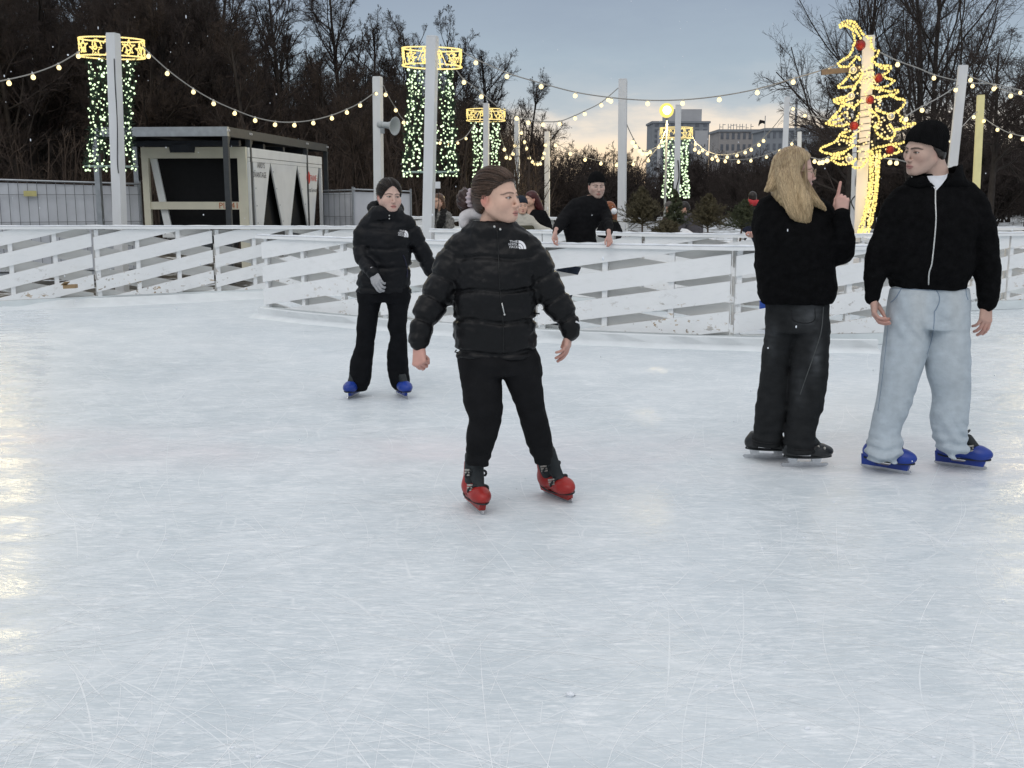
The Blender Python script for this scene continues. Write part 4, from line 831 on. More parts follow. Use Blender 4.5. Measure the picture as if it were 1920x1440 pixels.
def tree_data(seed, H, style):
    g = np.random.default_rng(seed); A = np.array
    if style == 'wood':
        P, r = grow(A([[0, 0, 0.]]), A([[.0, 0, 1.]]), A([H * .85]), A([H * .0145]), A([H * .003]), 10, .05, .05, g); ln = A([H * .85]); cfg = [(20, .25, .98, 42, 10, .42, .55, .09, .10), (11, .15, .98, 40, 12, .45, .6, .12, .06), (9, .1, 1., 38, 14, .50, .62, .14, .03), (5, .1, 1., 38, 14, .55, .7, .14, .0)]
    elif style == 'poplar':
        P, r = grow(A([[0, 0, 0.]]), A([[.0, 0, 1.]]), A([H * .95]), A([H * .0115]), A([H * .002]), 12, .06, .05, g); ln = A([H * .95]); cfg = [(22, .08, .92, 36, 11, .50, .46, .08, .12), (10, .1, .98, 34, 12, .44, .5, .11, .09), (8, .1, 1., 34, 14, .50, .6, .13, .03), (3, .1, 1., 36, 14, .62, .7, .14, .0)]
    elif style == 'spread':
        P, r = grow(A([[0, 0, 0.]]), A([[.0, 0, 1.]]), A([H * .75]), A([H * .018]), A([H * .004]), 8, .06, .05, g); ln = A([H * .75]); cfg = [(14, .25, .98, 58, 14, .75, .5, .10, .02), (11, .15, .98, 42, 14, .48, .6, .13, .03), (9, .1, 1., 40, 16, .5, .62, .15, .0), (6, .1, 1., 40, 16, .55, .7, .15, -.02)]
    else:  # shrub
        k = 9; d = g.normal(0, .38, (k, 3)); d[:, 2] = 1; d /= np.linalg.norm(d, axis=1)[:, None]; P, r = grow(g.normal(0, .15, (k, 3)) * [1, 1, 0], d, np.full(k, H * .8), np.full(k, .045), np.full(k, .012), 7, .13, .04, g); ln = np.full(k, H * .8); cfg = [(9, .2, .98, 42, 14, .5, .6, .15, .03), (8, .1, 1., 42, 16, .5, .65, .16, .02), (6, .1, 1., 40, 16, .55, .7, .16, 0.)]
    lim = [(P, r, 7)]; tw = []
    for li, (n, t0, t1, ang, aj, lr, rr_, wob, trop) in enumerate(cfg):
        st, d, L_, r0 = spawn(P, r, ln, n, t0, t1, ang, aj, lr, rr_, g); r0 = np.maximum(r0, .0055); r1 = np.maximum(r0 * .35, .0045)
        S = (8, 5, 4, 3)[li]; P, r = grow(st, d, L_, r0, r1, S, wob, trop, g); ln = L_
        (lim if li == 0 else tw).append((P, r, (5, 4, 3, 3)[li]))
    return tubes(lim), tubes(tw)
def bark(name, col): return mk(name, col, .9, .35, 3., .4, spec=.1)
M_BARK = bark('dark bark', (.042, .036, .032)); M_TWIG = bark('dark twigs', (.058, .047, .043)); M_TWIG2 = bark('brownish twigs', (.064, .050, .043))
def make_tree(name, seed, H, style, mt=None):
    (v1, f1), (v2, f2) = tree_data(seed, H, style); root = thing(name, '', 'tree'); mesh_obj('trunk', v1, f1, M_BARK, root, True); mesh_obj('crown', v2, f2, mt or M_TWIG, root, False); return root
PROTO = {}
def put_tree(kind, u, Y, H, label, group, rz=None, name='bare_tree'):
    seed, style, H0, mt = kind; x = PY(u, 360, Y)[0]
    if kind not in PROTO: PROTO[kind] = make_tree(name, seed, H0, style, mt); o = PROTO[kind]
    else: o = dup(PROTO[kind])
    o.name = name
    s = H / H0; o.location = (x, Y, -.1); o.scale = (s * random.uniform(.9, 1.1), s * random.uniform(.9, 1.1), s); o.rotation_euler = (0, 0, random.uniform(0, 6.28) if rz is None else rz); o['label'] = label; o['group'] = group; return o
WK = [(21, 'wood', 13., None), (22, 'wood', 13., None), (23, 'wood', 13., M_TWIG2), (24, 'wood', 13., M_TWIG2)]
SK = [(31, 'shrub', 4., None), (32, 'shrub', 4., M_TWIG2), (33, 'shrub', 4., None)]
PK = [(41, 'poplar', 16., None), (42, 'poplar', 16., None)]; DK = [(51, 'spread', 10., None), (52, 'spread', 10., None)]
# edge trees whose crowns stand out against the sky, then the dark inner wood
edge = [(545, 44, 11.3), (640, 46, 11.6), (700, 50, 10.4), (770, 52, 10.8), (860, 55, 10.9), (925, 60, 10.6), (985, 66, 9.6)]
EL = ['tall leafless tree rising to the top edge above the canopy frame', 'tall leafless tree with a straight trunk behind the loudspeaker post', 'leafless tree between the loudspeaker post and the largest drum', 'leafless tree whose crown tops the largest lit drum', 'leafless tree just right of the largest lit drum, against the sky', 'rounded leafless tree above the small drum by the foremost girl', 'last leafless tree of the wood, drooping towards the open sky']
for i, (u, Y, H) in enumerate(edge): put_tree(WK[(i * 3 + 1) % 4], u, Y, H, EL[i], 'bare trees at the edge of the wood')
TRi = np.random.default_rng(77)
for i in range(64):
    u = -120 + 1010 * ((i * .618 + .13) % 1.0); Y = TRi.uniform(30, 62)
    vt = float(np.interp(u, [0, 380, 470, 560, 760, 900], [-160, -160, -40, 55, 70, 130])); Hmax = CAMH + (365 - vt) * Y / FPX
    put_tree(WK[i % 4], u, Y, Hmax * TRi.uniform(.78, 1.0), 'one of the crowded dark leafless trees inside the wood on the left', 'crowded trees inside the dark wood')
for i, (u, Y, H, k) in enumerate([(1628, 54, 11.5, 0), (1640, 50, 14., 1), (1700, 46, 13.5, 0), (1752, 47, 14.5, 1), (1842, 56, 11.5, 0)]):
    put_tree((DK if i in (0, 4) else PK)[k], u, Y, H, ['slender upright bare tree left of the lit tree tip', 'tall upright bare tree right behind the lit tree', 'tall upright bare tree between the lit tree and the tall right post', 'tallest upright bare tree behind the tall right post', 'upright bare tree above the yellow-tinted post'][i], 'upright bare trees on the right')
for i, (u, Y, H, k) in enumerate([(1590, 40, 7.2, 0), (1860, 40, 8.2, 1), (1930, 44, 8.5, 0)]):
    put_tree(DK[k], u, Y, H, ['spreading bare tree whose twigs reach left of the lit tree', 'spreading bare tree with drooping twigs at the right, behind both right posts', 'spreading bare tree at the right picture edge'][i], 'spreading bare trees on the right')
sh = [(1032, 52, 4.6), (1060, 50, 4.1), (1085, 56, 4.6), (1122, 58, 4.9), (1150, 60, 4.8), (1190, 62, 4.6), (1225, 64, 4.1), (1010, 58, 5.6)]
for i, (u, Y, H) in enumerate(sh): put_tree(SK[i % 3], u, Y, H, 'bare bushy shrub in the gap of open sky left of the tower block', 'bare shrubs under the open sky', name='bare_shrub')
for i in range(26):
    u = TRi.uniform(1270, 2000); Y = TRi.uniform(48, 75); vt = 268 if u < 1560 else 235; Hh = CAMH + (365 - vt) * Y / FPX
    put_tree(SK[i % 3], u, Y, Hh * TRi.uniform(.85, 1.1), 'one of the dark bare shrubs massed along the right behind the rink', 'dark shrubs massed on the right', name='bare_shrub')
# thicket that reads as one dark mass
def thicket(name, u0, u1, Ya, Yb, n, hfun, seed, mat):
    g = np.random.default_rng(seed); u = g.uniform(u0, u1, n); Y = g.uniform(Ya, Yb, n); x = (u - 960) / FPX * Y; h = np.array([hfun(a, b) for a, b in zip(u, Y)]) * g.uniform(.45, 1., n)
    st = np.stack([x, Y, np.full(n, -.1)], 1); d = g.normal(0, .10, (n, 3)); d[:, 2] = 1; d /= np.linalg.norm(d, axis=1)[:, None]; r0 = g.uniform(.015, .055, n)
    P, r = grow(st, d, h, r0, r0 * .3, 5, .07, .05, g); b = [(P, r, 3)]
    s2, d2, l2, q2 = spawn(P, r, h, 7, .1, .98, 42, 14, .36, .5, g); P2, r2 = grow(s2, d2, l2, np.maximum(q2, .008), np.maximum(q2 * .4, .006), 3, .14, .05, g); b.append((P2, r2, 3))
    s3, d3, l3, q3 = spawn(P2, r2, l2, 3, .2, 1., 40, 14, .5, .6, g); P3, r3 = grow(s3, d3, l3, np.maximum(q3, .007), np.maximum(q3 * .5, .006), 2, .14, .0, g); b.append((P3, r3, 3))
    V, F = tubes(b); o = mesh_obj(name, V, F, mat); o['kind'] = 'stuff'; return o
def hleft(u, Y): vt = 60 if u < 430 else float(np.interp(u, [430, 560, 900, 1010], [60, 140, 170, 230])); return CAMH + (365 - vt) * Y / FPX
thicket('far_wood', -150, 1010, 56, 80, 2600, hleft, 91, M_TWIG)
thicket('undergrowth', -150, 1000, 28, 50, 1500, lambda u, Y: 3.6, 92, M_TWIG2)
thicket('far_wood', 1000, 1300, 75, 95, 800, lambda u, Y: CAMH + (365 - 315) * Y / FPX, 93, M_TWIG)
thicket('far_wood', 1270, 2050, 76, 100, 2600, lambda u, Y: CAMH + (365 - (285 if u < 1560 else 235)) * Y / FPX, 94, M_TWIG)
# ---------------------------------------------------------------- cut spruces and snow heaps behind the back barrier
M_NEED = mk('spruce needles', (.066, .076, .038), .7, .35, 9.); M_NEED2 = mk('brownish spruce needles', (.092, .078, .042), .7, .35, 9.); M_STEM = mk('spruce stem', (.10, .07, .045), .8, .2)
def spruce(label, u, v, Y, H, wid, seed, mat, dens=1., lean=0.):
    g = np.random.default_rng(seed); base = PY(u, v, Y); base[2] = base[2] - .0; root = thing('cut_spruce', label, 'spruce', base, 'little spruces behind the barrier'); A = np.array
    dd = unit((lean, 0, 1)); P, r = grow(A([base - dd * .5]), A([dd]), A([H + .5]), A([.022]), A([.005]), 10, .012, .02, g); V, F = tubes([(P, r, 6)]); mesh_obj('stem', V, F, M_STEM, root, True)
    n = int(95 * dens); t = .30 + .68 * (np.linspace(0, 1, n)**.9); t = (t * (H) + .5 * 0) / (H) ; x = np.clip((t * (H) + .5) / (H + .5), 0, 1) * 10; i = np.minimum(x.astype(int), 9); f = (x - i)[:, None]; st = P[0, i] * (1 - f) + P[0, i + 1] * f
    z = (st[:, 2] - base[2]) / H; an = g.uniform(0, 6.28, n); el = .1 + .55 * z + g.normal(0, .12, n); d = np.stack([np.cos(an) * np.cos(el), np.sin(an) * np.cos(el), np.sin(el)], 1); L_ = wid * np.clip(1.02 - z, .08, 1) * g.uniform(.7, 1.15, n)
    B1, r1 = grow(st, d, L_, np.full(n, .007), np.full(n, .003), 5, .05, .04, g); s2, d2, l2, q2 = spawn(B1, r1, L_, 7, .2, .95, 45, 8, .42, .7, g); B2, r2 = grow(s2, d2, l2, np.full(len(l2), .004), np.full(len(l2), .002), 3, .06, .03, g)
    def needles(Pb, per):
        Bn, S1, _ = Pb.shape; pi = np.repeat(np.arange(Bn), per); tt = g.uniform(0, S1 - 1.01, len(pi)); i = tt.astype(int); f = (tt - i)[:, None]; c = Pb[pi, i] * (1 - f) + Pb[pi, i + 1] * f; tan = Pb[pi, i + 1] - Pb[pi, i]; tan /= np.linalg.norm(tan, axis=1)[:, None] + 1e-9
        w = g.normal(size=(len(pi), 3)); w -= tan * (w * tan).sum(1)[:, None]; w /= np.linalg.norm(w, axis=1)[:, None]; q_ = tan * .55 + w * .85; L2 = g.uniform(.018, .032, len(pi))[:, None]; sd = np.cross(q_, tan); sd /= np.linalg.norm(sd, axis=1)[:, None] + 1e-9
        return np.stack([c - sd * .0022, c + sd * .0022, c + q_ * L2], 1).reshape(-1, 3)
    T = np.vstack([needles(B1, 70), needles(B2, 26)]); V2, F2 = tubes([(B1, r1, 3), (B2, r2, 3)])
    V3 = np.vstack([V2, T]); tri = np.arange(len(T)).reshape(-1, 3) + len(V2); F3 = [tuple(q_) for q_ in F2.tolist()] + [tuple(q_) for q_ in tri.tolist()]
    mesh_obj('needle_branches', V3, F3, mat, root); return root
spruce('widest brownish little spruce close to the broad white post', 1205, 452, 14.9, .72, .56, 1, M_NEED2, 1.7)
spruce('pointed sparse dark little spruce in front of the white drum post', 1270, 455, 14.6, .70, .30, 2, M_NEED, 1.)
spruce('leaning bushy little spruce right of the pointed one', 1325, 455, 14.7, .64, .54, 3, M_NEED2, 1.5, -.06)
spruce('low loose little spruce next to the blonde woman', 1388, 452, 14.6, .54, .44, 4, M_NEED, 1.1, .08)
spruce('smallest little spruce lying low in the snow heap', 1242, 458, 14.4, .30, .40, 5, M_NEED2, .9, .5)
def heap(u, v, Y, w, d, h, seed):
    g = np.random.default_rng(seed); c = PY(u, v, Y); c[2] = 0; nx, ny = 36, 18; V = []
    for j in range(ny + 1):
        for i in range(nx + 1):
            x, y = (i / nx - .5) * 2, (j / ny - .5) * 2; r_ = max(0, 1 - (x * x + y * y)); p = np.array([[c[0] + x * w, Y + y * d, 0.]], np.float32); z = h * r_**.6 * (1 + .5 * float(vnoise(p, 2.2)[0]) + .22 * float(vnoise(p, 7.)[0])); V.append((c[0] + x * w, Y + y * d, z - .06))
    o = mesh_obj('snow_heap', V, [(j * (nx + 1) + i, j * (nx + 1) + i + 1, (j + 1) * (nx + 1) + i + 1, (j + 1) * (nx + 1) + i) for j in range(ny) for i in range(nx)], M_SNOW, None, True); o['kind'] = 'structure'
heap(1310, 430, 15.2, 1.35, .8, .88, 1); heap(1400, 430, 15.6, .8, .7, .92, 2)
# ice crumbs lying on the rink and snow in the air
for i, (u, v, r_) in enumerate([(1070, 1305, .011)]):
    c = G(u, v); P = rng.normal(size=(26, 3)); P /= np.linalg.norm(P, axis=1)[:, None]; b = MB(); b.sphere(c + [0, 0, r_ * .4], (r_ * 1.3, r_, r_ * .7), 10, 7); o = b.build('ice_lump', M_SNOW if i == 0 else mk('wet grey ice', (.45, .49, .50), .25, .2), None, True)
    for vv in o.data.vertices: vv.co += Vector(rng.normal(0, r_ * .22, 3))
    props(o, ['white crumb of ice lying on the rink in the foreground', 'grey wet ice lump at the lower left of the rink'][i], 'ice lump')
b = MB(); g = np.random.default_rng(66)
for _ in range(170):
    Y = g.uniform(3.2, 16); p = PY(g.uniform(-20, 1940), g.uniform(-10, 1000) if Y < 7 else g.uniform(0, 560), Y)
    if p[2] > .1: b.sphere(p, (.0036 * g.uniform(.6, 1.2), .0036, .004 * g.uniform(.7, 1.9)), 6, 4)
o = b.build('falling_snow', M_SNOW, None, True); o['kind'] = 'stuff'
# ---------------------------------------------------------------- people: building blocks
M_SKIN = mk('skin', (1, 1, 1), .5, .06, 40, .05, attr='Col', spec=.35)
M_HAIR = mk('hair', (1, 1, 1), .38, .25, 90, .12, attr='Col', spec=.38)
M_HAIRL = mk('long hair', (1, 1, 1), .45, .22, 90, .35, attr='Col', spec=.4, stretch=(1, 1, .12))
M_PUFF = mk('black quilted nylon', (.0058, .0058, .0065), .42, .25, 9, .3, spec=.22, bscale=38)
M_PUFF2 = mk('blue black quilted nylon', (.0048, .0053, .0070), .52, .25, 9, .3, spec=.2, bscale=38)
M_TROUS = mk('black jersey', (.0085, .0085, .0095), .85, .3, 14, .3, spec=.15, bscale=60)
M_FLEECE = mk('black fleece', (.0055, .0055, .006), .9, .4, 30, .6, spec=.05, bscale=160)
M_KNIT = mk('black knit', (.0065, .0065, .007), .95, .3, 30, .5, spec=.05, stretch=(1, 1, .25), bscale=170)
M_JEANB = mk('washed black denim', (1, 1, 1), .85, .22, 18, .3, attr='Col', spec=.15, bscale=120)
M_JEANL = mk('light blue denim', (1, 1, 1), .85, .10, 22, .3, attr='Col', spec=.15, bscale=120)
M_TEE = mk('white cotton', (.72, .73, .76), .8, .05, 20, .3)
M_WHITE2 = mk('white print', (.80, .80, .82), .6, .03)
M_ZIP = mk('zip metal', (.62, .62, .60), .35, .25, 160, .4, .7)
M_REDSH = mk('red plastic shell', (.33, .020, .017), .45, .3, 9, .15, coat=.08, bscale=30)
M_BLUESH = mk('blue plastic shell', (.012, .042, .27), .42, .3, 9, .15, coat=.1, bscale=30)
M_BLKSH = mk('black plastic shell', (.010, .011, .012), .35, .2, 9, .08, coat=.2, bscale=30)
M_LINER = mk('dark liner', (.018, .022, .024), .7, .25, 20, .3)
M_BLADE = mk('blade steel', (.55, .56, .58), .25, .15, 40, .05, .9)
M_BUCK = mk('buckle', (.42, .40, .36), .4, .25, 40, .1, .5)
M_GLOVE = mk('grey knit glove', (.36, .36, .37), .9, .12, 60, .5)
M_HOODL = mk('pale fleece lining', (.58, .55, .55), .9, .1, 40, .5)
class Fig:
    def __init__(s, Y): s.Y = Y
    def w(s, u, v, dy=0.): return PY(u, v, s.Y + dy)
    def m(s, px, v=500, dy=0.): return px * MPP(v, s.Y + dy)
    def rows(s, L_, ry=None):
        out = []
        for r_ in L_:
            v, a, b = r_[:3]; dy = r_[3] if len(r_) > 3 else 0.; k = r_[4] if len(r_) > 4 else ry
            p, q_ = s.w(a, v, dy), s.w(b, v, dy); rx = (q_[0] - p[0]) / 2; out.append((p[2], (p[0] + q_[0]) / 2, s.Y + dy, rx, rx * k))
        return np.array(out)
    def path(s, L_):
        return np.array([s.w(a[0], a[1], a[2]) for a in L_]), np.array([s.m(a[3], a[1], a[2]) for a in L_])
def bb(*arr, pad=.05):
    A = np.vstack([np.asarray(a, float).reshape(-1, 3) for a in arr]); return A.min(0) - pad, A.max(0) + pad
def rows_bb(rows):
    A = np.array(rows); return np.vstack([np.stack([A[:, 1] + sx * A[:, 3], A[:, 2] + sy * A[:, 4], A[:, 0]], 1) for sx in (-1, 1) for sy in (-1, 1)])
def masked(p, lo, hi, fn, far=.25):
    m = np.all((p > np.asarray(lo, np.float32)) & (p < np.asarray(hi, np.float32)), axis=1); d = np.full(len(p), far, np.float32)
    if m.any(): d[m] = fn(p[m])
    return d
def jacket(torso, sleeves, seams=(), sleeve_seam=0., h=.0065, depth=.013, sw=.011, k=.035, fold=.004, collar=None, lump=.006, cuffs=True, scut=None, ex=2.35, seed=0.):
    sl = [(resample(P, 18), np.interp(np.linspace(0, 1, 18), np.linspace(0, 1, len(r)), r)) for P, r in sleeves]
    cut = scut
    def fn(p):
        d = stack(p, torso, ex)
        if collar is not None: d = smin(d, stack(p, collar, 2.1), .03)
        for z, tilt in seams: d = d + depth * np.exp(-((p[:, 2] - z - tilt * (p[:, 0] - torso[0][1]) - .006 * np.sin(p[:, 0] * 23 + z * 40)) / sw)**2)
        for P, r in sl:
            def f(q):
                e, s_ = chain_s(q, P, r)
                if sleeve_seam:
                    t = (s_ - .06) / sleeve_seam; e = e + depth * .95 * np.exp(-((t - np.round(t)) * sleeve_seam / sw)**2)
                return e
            rm = float(r.max()) + .1; e = masked(p, P.min(0) - rm, P.max(0) + rm, f); d = smin(d, e, k)
        d = d + lump * vnoise(p + seed, 9.) + fold * vnoise(p + seed, (22, 22, 34)) + fold * .5 * vnoise(p, 55.)
        return d
    lo, hi = bb(rows_bb(torso), *[P + s * r.max() for P, r in sl for s in (-1, 1)], pad=.03)
    return snet(fn, lo, hi, h)
def legs(stacks, pelvis, h=.0065, k=.03, fold=.004, hem=0., seed=0., knee=None, ex=2.2, diag=0., fine=.8):
    def fn(p):
        d = None
        for rows in stacks:
            e = stack(p, rows, ex); zb = rows[:, 0].min()
            if hem: e = e + hem * np.sin((p[:, 2] - zb) * 115 + 3 * vnoise(p, 9.)) * np.exp(-((p[:, 2] - zb) / .10)**2)
            d = e if d is None else smin(d, e, k * .5)
        if pelvis is not None: d = smin(d, stack(p, pelvis, ex), k)
        d = d + fold * vnoise(p + seed, (13, 13, 7)) + fold * fine * vnoise(p + seed, (26, 26, 40))
        if diag: d = d + diag * np.sin((p[:, 2] * .9 + (p[:, 0]) * 1.1) * 62 + 4 * vnoise(p + seed, 6.)) * np.clip(vnoise(p + 5 + seed, 5.) + .2, 0, 1)
        return d
    A = [rows_bb(r) for r in stacks] + ([rows_bb(pelvis)] if pelvis is not None else []); lo, hi = bb(*A, pad=.025); return snet(fn, lo, hi, h)
# ---------------------------------------------------------------- head
SKIN = np.array([.66, .41, .305])
def head_mesh(c, yaw, pitch, roll, s, neck, sex='f', h=.0022, skin=SKIN, brow=(.06, .04, .03), ear_red=.25, gaze=0., mouth_open=0., lips=(.47, .19, .165), beard=0., ears=True):
    Rm = rot(yaw, pitch, roll); inv = Rm.T; nk = [((np.asarray(a) - c) @ inv.T / s, r_ / s) for a, r_ in neck]; ml = 1.0 if sex == 'f' else 1.04; fm = 1. if sex == 'f' else 0.; ly = .0035 * fm
    def fn(p):
        ax_ = np.abs(p[:, 0]); q_ = p.copy(); q_[:, 0] = ax_     # the two halves of a face are alike
        d = smin(ell(p, (0, .012, .035), (.073, .094, .084)), ell(p, (0, -.030, -.030), (.059 * ml, .060, .080 - .005 * fm)), .03)
        d = smin(d, rcone(q_, (.053 * ml, .0, -.045), (.017 * ml, -.068, -.089 + .008 * fm), .022, .017 + .002 * fm), .03)
        d = smin(d, ell(p, (0, -.078 - .001 * fm, -.0925 + .0065 * fm), ((.018 - .002 * fm) * ml, .014, .013)), .018)
        d = smin(d, ell(q_, (.045 - .003 * fm, -.057, -.016 - .012 * fm), (.022 + .004 * fm, .022 + .004 * fm, .020 + .006 * fm)), .028)
        d = smin(d, rcone(q_, (.045, -.064, .026), (.013, -.084, .022), .007, .0100 - .003 * fm), .014)
        d = smax(d, -ell(q_, (.0315, -.101 - .001 * fm, .006), (.018, .016 - .003 * fm, .013)), .013)
        d = smin(d, ell(p, (0, -.084 + .002 * fm, -.061), (.026, .017 - .002 * fm, .020)), .015)
        d = smin(d, rcone(p, (0, -.085, .018), (0, -.1095 + .003 * fm, -.026), .0062 - .0008 * fm, .0088 - .001 * fm), .011)
        d = smin(d, ell(p, (0, -.1120 + .003 * fm, -.0295), (.0096 - .001 * fm, .0088, .0082)), .006); d = smin(d, ell(q_, (.0112, -.099, -.0345), (.0068, .0095, .0068)), .006)
        mo = mouth_open * .004
        d = smin(d, chain(q_, [(0, -.1025 + ly, -.0590), (.008, -.1025 + ly, -.0578), (.021, -.093 + ly, -.0640)], (.0030, .0034, .0020)), .004)
        d = smin(d, chain(q_, [(0, -.1005 + ly, -.0708 - mo), (.010, -.0985 + ly, -.0700 - mo), (.020, -.092 + ly, -.0655)], (.0038, .0034, .0020)), .004)
        d = smax(d, -chain(q_, [(0, -.1075 + ly, -.0645 - mo * .5), (.012, -.103 + ly, -.0645 - mo * .5), (.021, -.095 + ly, -.0648)], (.0016 + mo, .0016 + mo, .001)), .002)
        d = smin(d, ell(q_, (.0315, -.0745, .004), (.0138, .0138, .0138)), .004)
        d = smax(d, -ell(q_, (.0318, -.093, .0035), (.0128, .02, .0040)), .002)
        e = ell(q_, (.0765, .014, -.004), (.0085, .020, .032)); e = smax(e, -ell(q_, (.090, .008, -.002), (.011, .010, .016)), .005); d = smin(d, e, .008) if ears else d
        if nk: d = smin(d, chain(p, [a for a, _ in nk], [r_ for _, r_ in nk], .01), .022)
        return d
    lo, hi = np.array([-.1, -.135, -.135]), np.array([.1, .125, .135])
    for a, r_ in nk: lo = np.minimum(lo, a - r_); hi = np.maximum(hi, a + r_)
    V, F = snet(fn, lo, hi, h / s); q_ = V.copy(); q_[:, 0] = abs(q_[:, 0]); q32 = q_.astype(np.float32)
    C = np.tile(np.asarray(skin, float), (len(V), 1))
    def blend(w, col): C[:] = C * (1 - w[:, None]) + np.asarray(col) * w[:, None]
    g_ = lambda c_, r_: np.exp(-(((q_ - c_) / r_)**2).sum(1))
    blend(.30 * g_((.045, -.07, -.03), (.028, .03, .022)), (.62, .31, .24)); blend(.18 * g_((0, -.115, -.03), (.014, .016, .014)), (.58, .24, .19)); blend(np.clip(g_((.08, .016, -.004), (.013, .026, .04)) * 1.2, 0, 1) * ear_red, (.58, .15, .12))
    lip = np.minimum(chain(q32, [(0, -.1025 + ly, -.0590), (.008, -.1025 + ly, -.0578), (.021, -.093 + ly, -.0640)], (.0042, .0045, .0026)), chain(q32, [(0, -.1005 + ly, -.0708), (.010, -.0985 + ly, -.0700), (.020, -.092 + ly, -.0655)], (.0050, .0045, .0026)))
    blend(np.clip(1 - lip / .0025, 0, 1) * .85 * (V[:, 1] < -.085), lips)
    ln = chain(q32, [(0, -.104 + ly, -.0645), (.012, -.100 + ly, -.0645), (.022, -.094 + ly, -.0648)], (.0012, .0012, .001)); blend(np.clip(1 - ln / .0022, 0, 1) * .8, (.12, .04, .035))
    fp_ = q32.copy(); fp_[:, 1] = 0; front = V[:, 1] < -.035
    br = chain(fp_, [(.011, 0, .0222), (.026, 0, .0255), (.040, 0, .0245), (.054, 0, .0180)], (.0030 - .0008 * fm, .0032 - .0008 * fm, .0026 - .0006 * fm, .0012)); blend(np.clip(1 - br / .0026, 0, 1) * (.9 - .08 * fm) * front, brow)
    lash = chain(fp_, [(.0180, 0, .0035), (.026, 0, .0074), (.034, 0, .0080), (.045, 0, .0042)], (.0017, .0020, .0020, .0014)); blend(np.clip(1 - lash / .0022, 0, 1) * .95 * front, (.04, .025, .02))
    low = chain(fp_, [(.020, 0, .0005), (.032, 0, -.0022), (.043, 0, .0016)], (.0008, .0008, .0008)); blend(np.clip(1 - low / .0022, 0, 1) * .45 * front, (.16, .08, .06))
    blend(.35 * front * np.exp(-(((q_[:, 0] - .032) / .017)**2 + ((q_[:, 2] - .012) / .006)**2)), (.36, .20, .15))
    if beard: blend(beard * np.clip(1 - (V[:, 2] + .045) / .03, 0, 1) * (V[:, 1] < .0) * np.clip((V[:, 2] + .16) / .03, 0, 1), (.20, .14, .11))
    parts = [(V, F, C)]
    for sx in (-1, 1):
        cc = np.array([sx * .0315, -.0745, .004]); Ve, Fe = snet(lambda p: ell(p, cc, (.0124, .0124, .0124)), cc - .013, cc + .013, max(h, .0018) / s * .9)
        gd = unit((math.sin(R(gaze)), -math.cos(R(gaze)), -.03)); a = np.arccos(np.clip(((Ve - cc) / .0124) @ gd, -1, 1)); Ce = np.tile([.46, .44, .42], (len(Ve), 1)); Ce[a < .52] = (.10, .075, .05); Ce[a < .24] = (.008, .008, .008); parts.append((Ve, Fe, Ce))
    V, F, C = join_arrays(parts); return V * s @ Rm.T + c, F, C
def local_mesh(fn, lo, hi, h, c, Rm, s):
    V, F = snet(fn, lo, hi, h / s); return V * s @ Rm.T + c, F, V
HZY = np.array([-.10, -.075, -.05, -.028, -.008, .012, .03, .06, .12]); 
def hair_cap(c, yaw, pitch, roll, s, t=.011, line=None, h=.0028, extra=None, streak=.0010, col=(.045, .028, .020), flow=0., vpart=0.):
    Rm = rot(yaw, pitch, roll); zl = np.array(line if line is not None else [.075, .070, .053, .036, .012, -.010, -.045, -.070, -.075], np.float32)
    def fn(p):
        d = ell(p, (0, .013, .036), (.073 + t, .094 + t, .085 + t)); d = smin(d, ell(p, (0, .05, -.02), (.066 + t * .6, .055 + t, .06)), .02)
        d = smax(d, np.interp(p[:, 1], HZY, zl).astype(np.float32) - vpart * np.abs(p[:, 0]) - p[:, 2] + .003 * vnoise(p, 60.), .008)
        if extra: d = smin(d, extra(p), .012)
        ph = np.arctan2(p[:, 0], p[:, 2] + .03); s3 = np.stack([ph * 16 + flow * p[:, 1] * 30, p[:, 1] * 7, ph * 0], 1).astype(np.float32)
        return d + streak * vnoise(s3, 1.) + streak * .8 * vnoise(s3, (3., 1.5, 1)) + .6 * streak * vnoise(p, 70.)
    V, F, Lc = local_mesh(fn, (-.13, -.13, -.19), (.13, .24, .16), h, np.asarray(c), Rm, s)
    ph = np.arctan2(Lc[:, 0], Lc[:, 2] + .03); n = vnoise(np.stack([ph * 26 + flow * Lc[:, 1] * 80, Lc[:, 1] * 9, ph * 0], 1).astype(np.float32), 1.); C = np.asarray(col) * (1 + .55 * n[:, None]); return V, F, C
